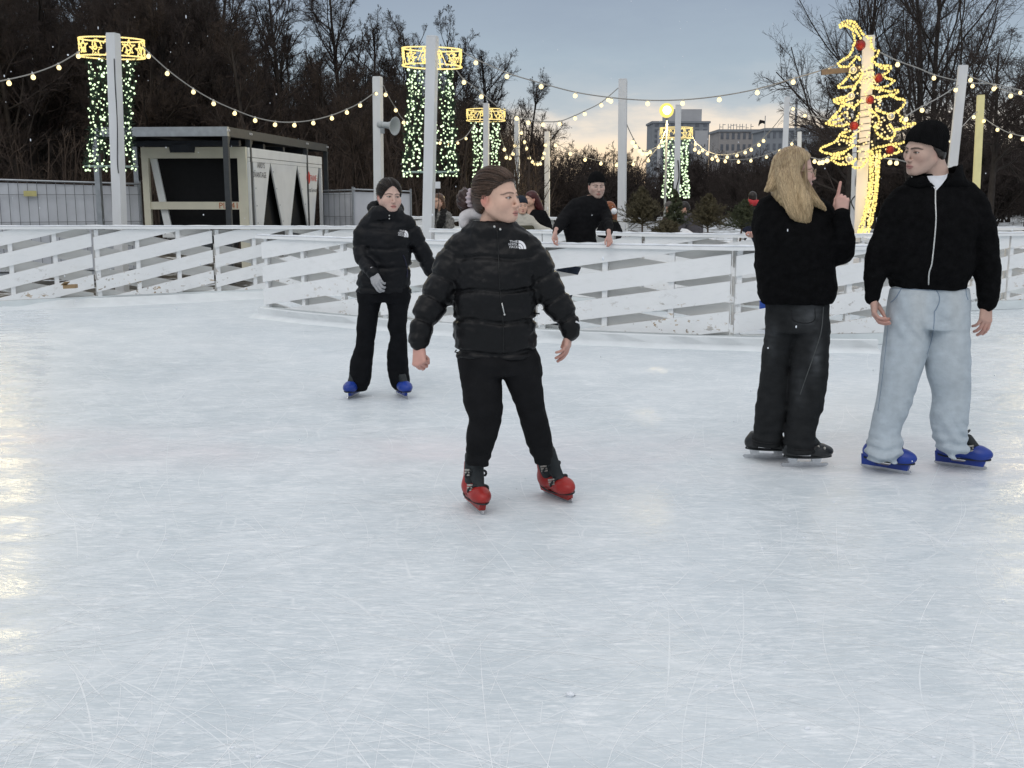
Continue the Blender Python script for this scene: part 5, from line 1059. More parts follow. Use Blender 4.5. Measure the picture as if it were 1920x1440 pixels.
def strands(c, yaw, pitch, roll, s, t, line, n, col, seed, parent, yend=.10, spread=112, vpart=0., centre=(.0, .013, .036)):
    """combed-back hairs lying over a hair cap, from the hairline to the knot"""
    g = np.random.default_rng(seed); Rm = rot(yaw, pitch, roll); b = MB(); tones = []; a, bb_, c_ = .073 + t, .094 + t, .085 + t
    for _ in range(n):
        ph = R(g.uniform(-spread, spread)); lift = g.uniform(.0005, .0035); ys = np.linspace(-.999, .995, 60); y = centre[1] + bb_ * ys; z = centre[2] + c_ * np.sqrt(1 - ys**2) * math.cos(ph); x = a * np.sqrt(1 - ys**2) * math.sin(ph)
        ok = (z > np.interp(y, HZY, line) - vpart * abs(x) + .009) & (y < yend)
        if ok.sum() < 8: continue
        i0 = int(np.argmax(ok)); P = np.stack([x, y, z], 1)[i0:i0 + int(ok[i0:].argmin() if not ok[i0:].all() else len(ok) - i0)]
        if len(P) < 6: continue
        P = P[np.linspace(0, len(P) - 1, 14).astype(int)]; P = np.array(centre) + (P - centre) * (1 + lift / .09); P += np.cumsum(g.normal(0, .0005, P.shape), 0); b.tube(P * s @ Rm.T + c, np.linspace(.0008, .0014, len(P)) * g.uniform(.7, 1.4), 4); tones.append(np.tile(np.asarray(col) * g.uniform(.5, 2.2), (len(P) * 4, 1)))
    o = b.build('combed_strands', M_HAIR, parent, True); at_ = o.data.color_attributes.new('Col', 'FLOAT_COLOR', 'POINT'); q_ = np.ones((len(o.data.vertices), 4), np.float32); q_[:, :3] = np.vstack(tones); at_.data.foreach_set('color', q_.ravel())
def beanie(c, yaw, pitch, roll, s, h=.003, band=.022, tall=.012, tilt=0., rim=.03, slouch=0.):
    Rm = rot(yaw, pitch, roll)
    def fn(p):
        zr = rim + tilt * p[:, 1]
        d = ell(p, (0, .013 + slouch * .2, .045), (.087, .108, .088 + tall)); d = smin(d, ell(p, (0, .04, .07), (.07, .085, .06 + tall)), .03); d = smax(d, zr - p[:, 2], .006)
        b_ = ell(p, (0, .013, .030), (.091, .112, .105)); b_ = smax(b_, zr - p[:, 2], .006); b_ = smax(b_, p[:, 2] - zr - .048, .006); d = np.minimum(d, b_)
        an = np.arctan2(p[:, 0], -p[:, 1]); return d + .0014 * np.sin(an * 46) + .002 * vnoise(p, 40.)
    V, F, Lc = local_mesh(fn, (-.12, -.13, -.05), (.12, .15, .17), h, np.asarray(c), Rm, s); return V, F
# ---------------------------------------------------------------- hands
def hand(wrist, d, n, s=1., mirror=False, curl=(25, 30, 34, 38), spread=(4, 1, -2, -6), thumb=0., h=.0024, forearm=.05, skin=(.60, .36, .29), curls=None, tip=(.55, .27, .22)):
    """d: where the fingers point, n: where the palm faces"""
    z = -unit(d); y = -unit(np.asarray(n, float) - unit(d) * np.dot(n, unit(d))); x = np.cross(y, z)
    if mirror: x = -x
    Rm = np.stack([x, y, z], 1); KX = (.027, .009, -.009, -.026); KZ = (-.088, -.092, -.087, -.078); LN = ((.042, .025, .021), (.046, .029, .022), (.042, .027, .021), (.033, .020, .018)); RD = (.0092, .0095, .0090, .0080)
    ch = []; 
    for i in range(4):
        a = 0.; P = [np.array([KX[i], .0, KZ[i]])]; sp = R(spread[i]); cl = curls[i] if curls else (curl[i], curl[i] * 1.15, curl[i] * .8)
        for k in range(3):
            a += R(cl[k]); dd = np.array([math.sin(sp) * math.cos(a), -math.sin(a), -math.cos(a) * math.cos(sp)]); P.append(P[-1] + dd * LN[i][k])
        ch.append((P, [RD[i] * 1.08, RD[i], RD[i] * .92, RD[i] * .80]))
    tb = np.array([.020, -.008, -.026]); t_ = thumb; T = [tb, tb + [.024 - .006 * t_, -.012 - .008 * t_, -.026], tb + [.031 - .018 * t_, -.020 - .018 * t_, -.056], tb + [.030 - .028 * t_, -.026 - .022 * t_, -.080]]
    def fn(p):
        d_ = None
        for i in range(4):
            e = rcone(p, (KX[i] * .45, 0, -.012), (KX[i], 0, KZ[i]), .0150, .0112); d_ = e if d_ is None else smin(d_, e, .012)
        d_ = smin(d_, ell(p, (.006, -.006, -.045), (.030, .013, .036)), .012)
        f_ = None
        for P, r_ in ch:
            e = chain(p, P, r_); f_ = e if f_ is None else np.minimum(f_, e)
        d_ = smin(d_, f_, .005); d_ = smin(d_, chain(p, T, (.0145, .0118, .0100, .0080), .004), .010)
        d_ = smin(d_, rcone(p, (0, 0, .0), (0, 0, forearm), .0225, .026), .018); return d_
    A = np.vstack([np.vstack(P) for P, _ in ch] + [np.array(T), np.array([[-.03, -.02, 0], [.03, .02, forearm]])]); V, F = snet(fn, A.min(0) - .016, A.max(0) + .016, h / s)
    C = np.tile(np.asarray(skin, float), (len(V), 1)); red = np.clip((-V[:, 2] - .07) / .06, 0, 1)[:, None] * .6; C = C * (1 - red) + np.asarray(tip) * red
    if mirror: F = F[:, ::-1]
    return V * s @ Rm.T + np.asarray(wrist, float), F, C
def limb(P, r, h=.012, col=SKIN):
    P = np.asarray(P, float); V, F = snet(lambda p: chain(p, P, r, .01), P.min(0) - max(r) - .01, P.max(0) + max(r) + .01, h); return V, F, np.asarray(col)
def under(torso, leg_rows, arms, h=.02):
    """the body below the clothes, drawn in by two centimetres"""
    T = np.array(torso, float); T[:, 3:] = np.maximum(T[:, 3:] - .028, .03); Ls = []
    for r_ in leg_rows: q_ = np.array(r_, float); q_[:, 3:] = np.maximum(q_[:, 3:] * .62 - .008, .024); Ls.append(q_)
    As = [(P, np.maximum(r * .62, .022)) for P, r in arms]
    def fn(p):
        d = stack(p, T)
        for q_ in Ls: d = smin(d, stack(p, q_), .03)
        for P, r in As: d = smin(d, chain(p, P, r), .03)
        return d
    lo, hi = bb(rows_bb(T), *[rows_bb(q_) for q_ in Ls], *[P for P, _ in As], pad=.06); V, F = snet(fn, lo, hi, h); return V, F, SKIN
# ---------------------------------------------------------------- skates
def skate(parent, pos, yaw, roll=0., pitch=0., shell=M_BLUESH, s=1., solid=True, liner=M_LINER, buckles=True, straps=True, top=.30, h=.0045, holder=None, shaft=.235):
    Rm = rot(yaw) @ rot(0, pitch, 0) @ rot(0, 0, roll); pos = np.asarray(pos, float); T = lambda P: np.asarray(P, float).reshape(-1, 3) * s @ Rm.T + pos
    def fn(p):
        d = smin(ell(p, (0, -.076, .088), (.051, .084, .044)), ell(p, (0, .065, .098), (.042, .064, .050)), .05); d = smin(d, rcone(p, (0, .055, .10), (0, -.08, .085), .040, .040), .02)
        d = smin(d, rcone(p, (0, .052, .11), (0, .045, .22), .046, .045), .03); d = smax(d, .056 - p[:, 2], .006); d = smax(d, p[:, 2] - shaft, .01)
        d = smax(d, -rcone(p, (0, -.055, .215), (0, -.02, .34), .050, .075), .012); return d + .0015 * vnoise(p, 30.)
    V, F = snet(fn, (-.06, -.16, .04), (.06, .135, .25), h / s); root = mesh_obj('ice_skate', T(V), F, shell, parent, True)
    def fl(p):
        d = rcone(p, (0, .03, .14), (0, .025, top), .047, .049); d = smin(d, rcone(p, (0, -.050, .125), (0, -.018, top - .02), .026, .034), .02); d = smax(d, p[:, 2] - top, .012); return smin(d, rcone(p, (0, -.075, .118), (0, -.03, .16), .022, .028), .012) + .002 * vnoise(p, 35.)
    V, F = snet(fl, (-.07, -.12, .08), (.07, .09, top + .02), h / s); mesh_obj('liner', T(V), F, liner, root, True)
    b = MB(); t_ = np.linspace(0, 2 * math.pi, 40); b.tube(T(np.stack([np.cos(t_) * (.0500 - .006 * np.clip(np.sin(t_), 0, 1)), np.where(np.sin(t_) < 0, np.sin(t_) * .150, np.sin(t_) * .120), np.full(40, .0615)], 1)), .0042 * s, 5); b.build('welt', M_LINER, root, True)
    b = MB(); w = .011
    def pr(poly, hw=w): b.prism(T([(-hw, y, z) for y, z in poly]), Rm @ np.array([2 * hw * s, 0, 0]))
    if solid:      # deep holder with one slot
        pr([(-.135, .075), (-.118, .022), (-.02, .022), (-.02, .036), (-.045, .058), (-.05, .080)], .016); pr([(.03, .085), (.045, .058), (.05, .036), (.05, .022), (.125, .022), (.13, .078)], .016)
        pr([(-.0198, .0355), (-.0198, .022), (.0498, .022), (.0498, .0355)], .0145); pr([(-.052, .085), (-.046, .0585), (.044, .0585), (.035, .088)], .020)
    else:
        pr([(-.10, .070), (-.085, .022), (-.045, .022), (-.03, .070)]); pr([(.035, .072), (.05, .022), (.09, .022), (.105, .075)]); pr([(-.046, .033), (-.046, .022), (.051, .022), (.051, .033)], .009)
    b.build('blade_holder', holder or shell, root)
    b = MB(); prof = [(-.136, .014), (-.126, .004), (-.105, .0), (.105, .0), (.126, .004), (.136, .014), (.128, .0235), (-.130, .0235)]; b.prism(T([(-.0022, y, z) for y, z in prof]), Rm @ np.array([.0044 * s, 0, 0])); b.build('blade', M_BLADE, root)
    if straps:
        for yz, rr_, wd in (((-.045, .118), .051, .012), ((-.005, .185), .053, .011)):
            b = MB(); P = [(rr_ * math.cos(t), yz[0] - rr_ * .55 * math.sin(t), yz[1] + .012 * math.sin(t) + .02 * (math.sin(t) - .5)) for t in np.linspace(-.35, math.pi + .35, 22)]; b.tube(T(P), wd * .55 * s, 6); st = b.build('strap', M_LINER, root, True)
            if buckles:
                b = MB()
                for k in range(3):
                    for sx in (-1, ): a_ = T([(sx * rr_ * 1.02, yz[0] + .012, yz[1] - .012 + k * .013)])[0]; c_ = T([(sx * rr_ * .80, yz[0] - .024, yz[1] - .004 + k * .013)])[0]; b.beam(a_, c_, .007 * s, .008 * s)
                b.build('buckle', M_BUCK, root)
    return root
# ---------------------------------------------------------------- things printed or sewn on: laid onto the cloth along the view of its front
def bvh_of(V, F): return BVHTree.FromPolygons([tuple(v) for v in V], [tuple(f) for f in F.tolist()])
CAMV = np.array([0, 0, CAMH])
def onto(bv, u, v, off=.003):
    d = unit(ray(u, v)); hit = bv.ray_cast(Vector(CAMV), Vector(d)); return None if hit[0] is None else np.array(hit[0]) - d * off
def seam_line(bv, pts, r, name, m, parent, n=30, off=.001):
    P = resample(np.array([(a, b, 0) for a, b in pts], float), n); Q = [onto(bv, a, b, off) for a, b, _ in P]; Q = [q_ for q_ in Q if q_ is not None]
    if len(Q) < 3: return None
    b = MB(); b.tube(np.array(Q), r, 5); return b.build(name, m, parent, True)
def patch(bvs, poly, m, name, parent, off=.004, n=14):
    """a piece of cloth laid over what is under the outline poly (photo pixels)"""
    P = np.array(poly, float); lo, hi = P.min(0), P.max(0); us = np.linspace(lo[0], hi[0], n); vs = np.linspace(lo[1], hi[1], n)
    def inside(x, y):
        c = False; j = len(P) - 1
        for i in range(len(P)):
            if (P[i, 1] > y) != (P[j, 1] > y) and x < (P[j, 0] - P[i, 0]) * (y - P[i, 1]) / (P[j, 1] - P[i, 1]) + P[i, 0]: c = not c
            j = i
        return c
    V, F = [], []; ix = {}
    for j in range(n):
        xs = []
        for k in range(400):
            x = lo[0] + (hi[0] - lo[0]) * k / 399
            if inside(x, min(max(vs[j], lo[1] + .01), hi[1] - .01)): xs.append(x)
        if len(xs) < 2: xs = [P[np.argmin(abs(P[:, 1] - vs[j])), 0]] * 2
        for i in range(n):
            u = xs[0] + (xs[-1] - xs[0]) * i / (n - 1); best = None
            for bv in bvs:
                q_ = onto(bv, u, vs[j], off)
                if q_ is not None and (best is None or q_[1] < best[1]): best = q_
            V.append(best if best is not None else V[-1])
    F = [(j * n + i, j * n + i + 1, (j + 1) * n + i + 1, (j + 1) * n + i) for j in range(n - 1) for i in range(n - 1)]
    return mesh_obj(name, np.array(V), F, m, parent, True)
def chest_logo(bv, u, v, wpx, hpx, parent, rows=('THE', 'NORTH', 'FACE'), ang=0., fine=True):
    """three lines of lettering with a quarter dome of three bands to their right"""
    V, F, n = [], [], 0; ca, sa = math.cos(R(ang)), math.sin(R(ang))
    def put(x, y): return onto(bv, u + (x * ca + y * sa) * wpx, v + (x * sa - y * ca) * hpx, .003)
    for k, txt in enumerate(rows):
        TV, TF = text_mesh(txt, 1.); w_ = TV[:, 0].max() - TV[:, 0].min(); x0 = TV[:, 0].min()
        P = [put(-.5 + (x - x0) / w_ * .50 - (.12 if k == 1 else 0) * .5, .30 - .30 * k + y * .36) for x, y, z in TV]
        if any(q_ is None for q_ in P): continue
        V += P; F += [tuple(i + n for i in f) for f in TF]; n += len(P)
    for r0, r1 in ((.10, .30), (.36, .64), (.70, 1.0)):
        t = np.linspace(0, math.pi / 2, 9); P = [put(.04 + r * .46 * math.cos(a) , -.40 + r * .95 * math.sin(a)) for a in t for r in (r0, r1)]
        if any(q_ is None for q_ in P): continue
        V += P; F += [(n + 2 * i, n + 2 * i + 1, n + 2 * i + 3, n + 2 * i + 2) for i in range(8)]; n += len(P)
    if V: return mesh_obj('logo', np.array(V), F, M_WHITE2, parent)
# ---------------------------------------------------------------- the foremost girl
f = Fig(4.95)
g1 = thing('person', 'foremost girl skating in black puffer jacket, hair in a bun, red skates', 'person', (f.w(945, 660)[0], 4.95, 0))
tor = f.rows([(668, 858, 1009, 0, .66), (640, 852, 1006, 0, .68), (600, 850, 1003, 0, .70), (560, 849, 1003, 0, .72), (520, 846, 1008, .01, .70), (485, 848, 1010, .02, .64), (462, 850, 1006, .03, .58), (445, 860, 996, .03, .56), (432, 871, 984, .03, .60)])
col = f.rows([(455, 868, 988, .02, .62), (440, 868, 984, .02, .66), (428, 872, 978, .02, .72), (414, 880, 968, .03, .80)])
sL = f.path([(870, 463, .03, 31), (851, 490, .02, 34), (826, 545, .0, 32), (801, 592, -.04, 26), (787, 630, -.07, 21), (784, 643, -.08, 18.5)])
sR = f.path([(979, 460, .03, 29), (998, 486, .02, 32.5), (1027, 541, .02, 31.5), (1056, 588, .01, 25), (1069, 612, .0, 19.5), (1069, 622, .0, 17)])
zz = lambda v: f.w(945, v)[2]
V, F = jacket(tor, [sL, sR], [(zz(482), 0), (zz(541), .03), (zz(598), -.02), (zz(657), 0)], .112, h=.0058, k=.02, collar=col, depth=.0125, sw=.011, seed=1., lump=.008, fold=.005)
J1 = mesh_obj('jacket', V, F, M_PUFF, g1, True); bvj = bvh_of(V, F)
chest_logo(bvj, 971, 460, 31, 17, J1)
seam_line(bvj, [(932, 432), (934, 460), (935, 500), (937, 540), (940, 570), (943, 600), (944, 630), (944, 664)], .0028, 'zip', mk('dark zip', (.006, .006, .006), .4), J1)
b = MB(); a_, c_ = onto(bvj, 941, 568, .006), onto(bvj, 946, 590, .008); b.tube([a_, c_], .003, 5); b.sphere(c_, .005, 8, 5); b.build('zip_pull', M_ZIP, J1, True)
for u, v in ((927, 425), (938, 430)):
    b = MB(); b.sphere(onto(bvj, u, v, .003), .006, 8, 5); b.build('snap_button', M_ZIP, J1, True)
for pts in ([(1002, 583), (1006, 588), (1012, 588)], [(856, 656), (853, 660), (858, 661)]):
    b = MB(); b.tube([f.w(a, c, -.02) for a, c in pts], .004, 5); b.build('cord', M_LINER, J1)
b = MB(); b.beam(onto(bvj, 1080, 603, .003), onto(bvj, 1086, 606, .003), .004, .008); b.build('cuff_tag', M_WHITE2, J1)
lL = f.rows([(872, 876, 915, -.03, 1.0), (862, 874, 918, -.03, 1.05), (845, 874, 924, -.04, 1.02), (815, 874, 934, -.05, .98), (785, 879, 941, -.06, .95), (762, 872, 942, -.06, .95), (722, 866, 941, -.04, 1.), (690, 864, 938, -.01, 1.), (662, 865, 936, 0, 1.), (640, 876, 930, 0, .9)])
lR = f.rows([(868, 1003, 1034, .06, 1.0), (855, 997, 1036, .06, 1.05), (837, 988, 1037, .05, 1.02), (800, 977, 1032, .02, .98), (760, 966, 1022, -.01, .95), (720, 949, 1018, -.02, .95), (695, 940, 1012, -.01, 1.), (662, 940, 1004, 0, 1.), (640, 945, 992, 0, .9)])
pel = f.rows([(700, 866, 1013, 0, .66), (670, 861, 1011, 0, .66), (640, 880, 990, 0, .45)])
V, F = legs([lL, lR], pel, h=.006, fold=.0035, seed=2., hem=.004); T1 = mesh_obj('trousers', V, F, M_TROUS, g1, True)
# head, looking to the right of the picture
hc = f.w(932, 371, 0); HP = (57, 1, -3); hs = 1.045
neck = [(f.w(923, 395, .02), .046), (f.w(920, 418, .02), .048), (f.w(925, 446, .02), .07)]
parts = [head_mesh(hc, *HP, hs, neck, 'f', gaze=8, ear_red=.6, brow=(.13, .085, .065), skin=(.68, .44, .335)), under(tor, [lL, lR], [sL, sR])]
parts.append(hand(f.w(786, 646, -.08), (.02, -.30, -1), (.55, .85, -.3), 1.0, mirror=False, curls=((70, 92, 60), (74, 94, 60), (76, 95, 60), (78, 95, 60)), thumb=1., skin=(.60, .33, .27)))
parts.append(hand(f.w(1068, 616, .0), (-.10, .02, -1), (-.8, .25, .0), .93, mirror=True, curls=((12, 16, 10), (15, 20, 12), (20, 24, 14), (26, 28, 16)), thumb=.25, skin=(.61, .36, .29)))
V, F, C = join_arrays(parts); mesh_obj('body', V, F, M_SKIN, g1, True, colors=C)
def bun_root(p): return rcone(p, (0, .085, .01), (0, .125, -.005), .045, .03)
V, F, C = hair_cap(hc, *HP, hs, .012, [.078, .072, .056, .040, .014, -.004, -.045, -.075, -.08], extra=bun_root, col=(.048, .029, .020)); H1 = mesh_obj('hair', V, F, M_HAIR, g1, True, colors=C)
strands(hc, *HP, hs, .0135, [.078, .072, .056, .040, .014, -.004, -.045, -.075, -.08], 260, (.066, .041, .029), 3, H1)
Rm = rot(*HP); bc = np.array([0, .165, -.012])
def bun(p):
    d = ell(p, bc, (.045, .042, .052)); an = np.arctan2(p[:, 2] - bc[2], p[:, 0] - bc[0]); return d + .004 * vnoise(p, 45.) + .0022 * np.sin(an * 9 + p[:, 1] * 160) + .0015 * vnoise(p, 130.)
V, F, Lc = local_mesh(bun, bc - .06, bc + .06, .0028, hc, Rm, hs); C = np.array([.032, .013, .010]) * (1 + .5 * vnoise(Lc.astype(np.float32), 70.)[:, None]); mesh_obj('hair_bun', V, F, M_HAIR, H1, True, colors=C)
def scr(p):
    q_ = p - np.array([0, .128, -.004], np.float32); r_ = np.sqrt(q_[:, 0]**2 + q_[:, 2]**2); an = np.arctan2(q_[:, 2], q_[:, 0]); return np.sqrt((r_ - .034)**2 + q_[:, 1]**2) - .0125 - .003 * np.sin(an * 13) - .002 * vnoise(p, 60.)
V, F, _ = local_mesh(scr, (-.06, .1, -.06), (.06, .155, .06), .003, hc, Rm, hs); mesh_obj('scrunchie', V, F, mk('pale pink satin', (.50, .42, .44), .4, .1), H1, True)
P, r_ = f.path([(872, 421, .05, 9), (872, 407, .06, 10), (884, 402, .06, 10), (899, 402, .04, 9), (912, 410, .03, 6)]); Pm = resample(P, 14); rm = np.interp(np.linspace(0, 1, 14), np.linspace(0, 1, 5), r_)
V, F = snet(lambda p: chain(p, Pm, rm, .01) + .003 * vnoise(p, 40.), Pm.min(0) - .04, Pm.max(0) + .04, .004); mesh_obj('hood_lining', V, F, M_HOODL, g1, True)
skate(g1, G(890, 953), 20, 2, 0, M_REDSH, .97, top=.28); skate(g1, G(1046, 933), 33, -15, 0, M_REDSH, .97, top=.285)
# ---------------------------------------------------------------- the rear girl
f = Fig(G(715, 743)[1] - .0)
g2 = thing('person', 'rear girl skating in black puffer jacket, grey glove, blue skates', 'person', (f.w(718, 600)[0], f.Y, 0))
tor = f.rows([(549, 668, 771, 0, .62), (520, 672, 770, 0, .66), (490, 684, 770, 0, .68), (460, 684, 772, 0, .68), (435, 678, 774, .01, .62), (415, 684, 768, .02, .55), (404, 690, 762, .02, .52), (396, 695, 757, .02, .6)])
col = f.rows([(412, 692, 757, .0, .75), (398, 692, 755, .0, .85), (386, 697, 752, .01, .95)])
sL = f.path([(692, 417, .02, 15), (682, 435, .01, 17), (678, 465, .0, 16.5), (683, 488, -.06, 15.5), (693, 504, -.14, 14), (701, 513, -.18, 13.5)])
sR = f.path([(762, 416, .02, 15), (775, 438, .03, 16), (788, 465, .06, 15.5), (802, 495, .10, 14.5), (814, 522, .12, 13)])
zz = lambda v: f.w(720, v)[2]
V, F = jacket(tor, [sL, sR], [(zz(430), 0), (zz(465), .02), (zz(500), -.02), (zz(538), 0)], .13, h=.008, k=.022, collar=col, depth=.010, sw=.013, seed=7., lump=.008, fold=.005)
J2 = mesh_obj('jacket', V, F, M_PUFF2, g2, True); bvj = bvh_of(V, F); chest_logo(bvj, 757, 439, 19, 13, J2, ang=8)
b = MB(); b.sphere(onto(bvj, 730, 404, .004), .006, 8, 5); b.sphere(onto(bvj, 730, 410, .004), .006, 8, 5); b.build('snap_button', M_ZIP, J2, True)
b = MB(); b.tube([f.w(770, 544, -.05), f.w(771, 549, -.05), f.w(768, 551, -.05)], .005, 5); b.build('cord', M_LINER, J2)
seam_line(bvj, [(756, 478), (761, 492), (764, 508), (763, 520)], .005, 'pocket_zip', mk('dark navy zip', (.01, .01, .03), .4), J2)
# hood lying round the neck
P, r_ = f.path([(698, 398, .06, 5), (696, 388, .10, 6), (704, 384, .14, 6), (726, 382, .16, 6), (746, 386, .12, 6), (752, 394, .06, 5)]); Pm = resample(P, 16); rm = np.interp(np.linspace(0, 1, 16), np.linspace(0, 1, 6), r_)
V, F = snet(lambda p: chain(p, Pm, rm, .02) + .004 * vnoise(p, 30.), Pm.min(0) - .07, Pm.max(0) + .07, .008); mesh_obj('hood', V, F, M_PUFF2, J2, True)
lL = f.rows([(731, 657, 688, -.02, 1.1), (718, 655, 693, -.02, 1.1), (704, 655, 696, -.02, 1.), (676, 657, 699, -.02, .9), (642, 668, 702, -.03, .95), (612, 669, 706, -.03, 1.), (586, 672, 710, -.02, 1.), (556, 671, 719, 0, 1.), (540, 671, 720, 0, 1.)])
lR = f.rows([(728, 737, 766, .02, 1.1), (715, 730, 767, .02, 1.1), (690, 726, 765, .02, .95), (659, 726, 764, .0, .9), (629, 731, 763, -.02, .95), (610, 726, 763, -.03, .95), (590, 728, 765, -.02, 1.), (556, 722, 768, 0, 1.), (540, 720, 769, 0, 1.)])
pel = f.rows([(566, 672, 768, 0, .62), (548, 671, 769, 0, .62), (520, 690, 752, 0, .45)])
V, F = legs([lL, lR], pel, h=.008, fold=.005, seed=4., k=.02); mesh_obj('trousers', V, F, mk('black flared jersey', (.006, .0065, .008), .85, .3, 14, .2, spec=.12), g2, True)
hc = f.w(730, 369, -.01); HP = (26, 3, 2); hs = 1.02
neck = [(f.w(727, 388, .03), .050), (f.w(726, 402, .03), .055), (f.w(726, 420, .02), .07)]
parts = [head_mesh(hc, *HP, hs, neck, 'f', h=.0026, gaze=12, ear_red=.45, brow=(.07, .045, .035), mouth_open=.7, skin=(.60, .41, .34)), under(tor, [lL, lR], [sL, sR], .025)]
V, F, C = join_arrays(parts); mesh_obj('body', V, F, M_SKIN, g2, True, colors=C)
def knot(p): return rcone(p, (0, .055, -.03), (0, .075, -.10), .062, .050)
V, F, C = hair_cap(hc, *HP, hs, .012, [.098, .090, .062, .030, -.005, -.022, -.06, -.12, -.14], vpart=.75, extra=knot, col=(.011, .007, .006), h=.0032); H2 = mesh_obj('hair', V, F, M_HAIR, g2, True, colors=C); strands(hc, *HP, hs, .0135, [.098, .090, .062, .030, -.005, -.022, -.06, -.12, -.14], 200, (.018, .012, .009), 4, H2, vpart=.75)
V, F, C = hand(f.w(699, 510, -.185), (.42, -.55, -.8), (.5, .5, -.6), 1.08, mirror=False, curls=((30, 50, 30), (34, 52, 30), (38, 54, 30), (42, 54, 30)), spread=(2, 0, -1, -3), thumb=.75, h=.0028, forearm=.012); mesh_obj('knit_glove', V, F, M_GLOVE, g2, True)
V, F, C = hand(f.w(815, 523, .12), (.1, .1, -1), (-.6, .6, 0), 1., mirror=True, h=.004, forearm=.012); mesh_obj('knit_glove', V, F, M_GLOVE, g2, True)
skate(g2, G(663, 744), -12, 3, 0, M_BLUESH, 1.0, solid=False, buckles=False, straps=False, top=.15, h=.006, shaft=.15); skate(g2, G(754, 744), 26, -2, 0, M_BLUESH, 1.0, solid=False, buckles=False, straps=False, top=.15, h=.006, shaft=.15)
# ---------------------------------------------------------------- the man in the knit cap
f = Fig(5.72)
g3 = thing('person', 'tall man in black knit cap, black zip jacket and light blue jeans, blue skates', 'person', (f.w(1742, 600)[0], 5.72, 0))
tor = f.rows([(540, 1674, 1811, 0, .62), (528, 1671, 1812, 0, .64), (512, 1664, 1822, 0, .66), (490, 1662, 1826, 0, .66), (450, 1666, 1824, 0, .64), (410, 1668, 1830, .01, .60), (378, 1678, 1826, .02, .54), (355, 1692, 1816, .03, .50), (338, 1708, 1806, .03, .48), (326, 1716, 1798, .03, .5)])
sL = f.path([(1688, 370, .03, 20), (1676, 395, .02, 25), (1662, 440, .01, 25.5), (1648, 480, -.01, 26), (1640, 515, -.02, 21), (1637, 540, -.03, 16.5), (1636, 557, -.03, 14.5)])
sR = f.path([(1814, 362, .03, 20), (1831, 390, .02, 25), (1844, 440, .01, 24.5), (1849, 485, .0, 25), (1851, 520, -.01, 23), (1852, 548, -.02, 20), (1851, 568, -.02, 18)])
V, F = jacket(tor, [sL, sR], [], 0, h=.0062, fold=.0035, lump=.007, k=.03, seed=11., ex=2.5)
J3 = mesh_obj('jacket', V, F, M_FLEECE, g3, True); bvj = bvh_of(V, F)
co = f.rows([(352, 1690, 1822, .03, .5), (338, 1700, 1812, .02, .62), (324, 1709, 1806, .02, .72), (309, 1716, 1804, .02, .74), (300, 1720, 1803, .02, .74)]); ci = co.copy(); ci[:, 3:] -= .017
zA, zB = f.w(1706, 333)[2], f.w(1803, 309)[2]; xA, xB = f.w(1706, 333)[0], f.w(1803, 309)[0]; vx, vz = f.w(1754, 357)[0], f.w(1754, 357)[2]; wl, wr = f.w(1722, 326)[0], f.w(1778, 326)[0]; vt = f.w(1750, 326)[2]
def collar_fn(p):
    d = smax(stack(p, co, 2.1), -stack(p, ci, 2.1), .006); d = smax(d, p[:, 2] - (zA + (zB - zA) * (p[:, 0] - xA) / (xB - xA)), .008)
    k_ = (p[:, 2] - vz) / (vt - vz); wed = np.maximum(np.maximum((vx + (wl - vx) * k_) - p[:, 0], p[:, 0] - (vx + (wr - vx) * k_)), p[:, 1] - (f.Y - .005)); return smax(d, -wed, .010) + .004 * vnoise(p, 28.) + .002 * vnoise(p, 60.)
V, F = snet(collar_fn, *bb(rows_bb(co), pad=.02), .0055); mesh_obj('collar', V, F, M_FLEECE, J3, True)
seam_line(bvj, [(1754, 352), (1754, 380), (1755, 410), (1753, 440), (1750, 470), (1747, 495), (1742, 512), (1741, 534)], .0042, 'zip', M_ZIP, J3, 40, .002)
seam_line(bvj, [(1733, 345), (1740, 347), (1748, 350)], .003, 'zip_end', M_ZIP, J3, 8, .004)
b = MB(); P = [onto(bvj, 1706 + 4 * math.cos(t), 333 + 4 * math.sin(t), .006) for t in np.linspace(3.4, 7.2, 9)]; P = [q_ for q_ in P if q_ is not None]
if len(P) > 2: b.tube(np.array(P), .002, 5); b.build('eyelet', M_ZIP, J3)
lL = f.rows([(860, 1627, 1682, -.04, 1.2), (848, 1625, 1688, -.04, 1.15), (832, 1627, 1691, -.03, 1.05), (805, 1633, 1688, -.02, .95), (760, 1642, 1706, -.02, .9), (715, 1649, 1720, -.02, .9), (666, 1654, 1735, -.01, .9), (620, 1660, 1741, 0, .95), (574, 1665, 1743, 0, 1.), (540, 1670, 1743, 0, 1.)])
lR = f.rows([(850, 1762, 1812, -.02, 1.2), (838, 1759, 1814, -.02, 1.15), (815, 1751, 1811, -.01, 1.05), (785, 1745, 1814, .0, .95), (742, 1750, 1817, .0, .9), (704, 1740, 1817, -.01, .9), (666, 1736, 1817, -.01, .9), (620, 1738, 1816, 0, .95), (574, 1742, 1817, 0, 1.), (540, 1743, 1814, 0, 1.)])
pel = f.rows([(615, 1670, 1810, 0, .60), (574, 1671, 1812, 0, .60), (535, 1677, 1807, 0, .58), (510, 1690, 1796, 0, .45)])
V, F = legs([lL, lR], pel, h=.0062, fold=.0032, hem=.009, seed=13., k=.016, diag=.0055, fine=.22); v32 = V.astype(np.float32)
n1 = vnoise(v32, (9, 9, 3.)); n2 = vnoise(v32, (30, 30, 90.)); C = np.tile([.43, .485, .53], (len(V), 1)) * (1 + .05 * n2[:, None])
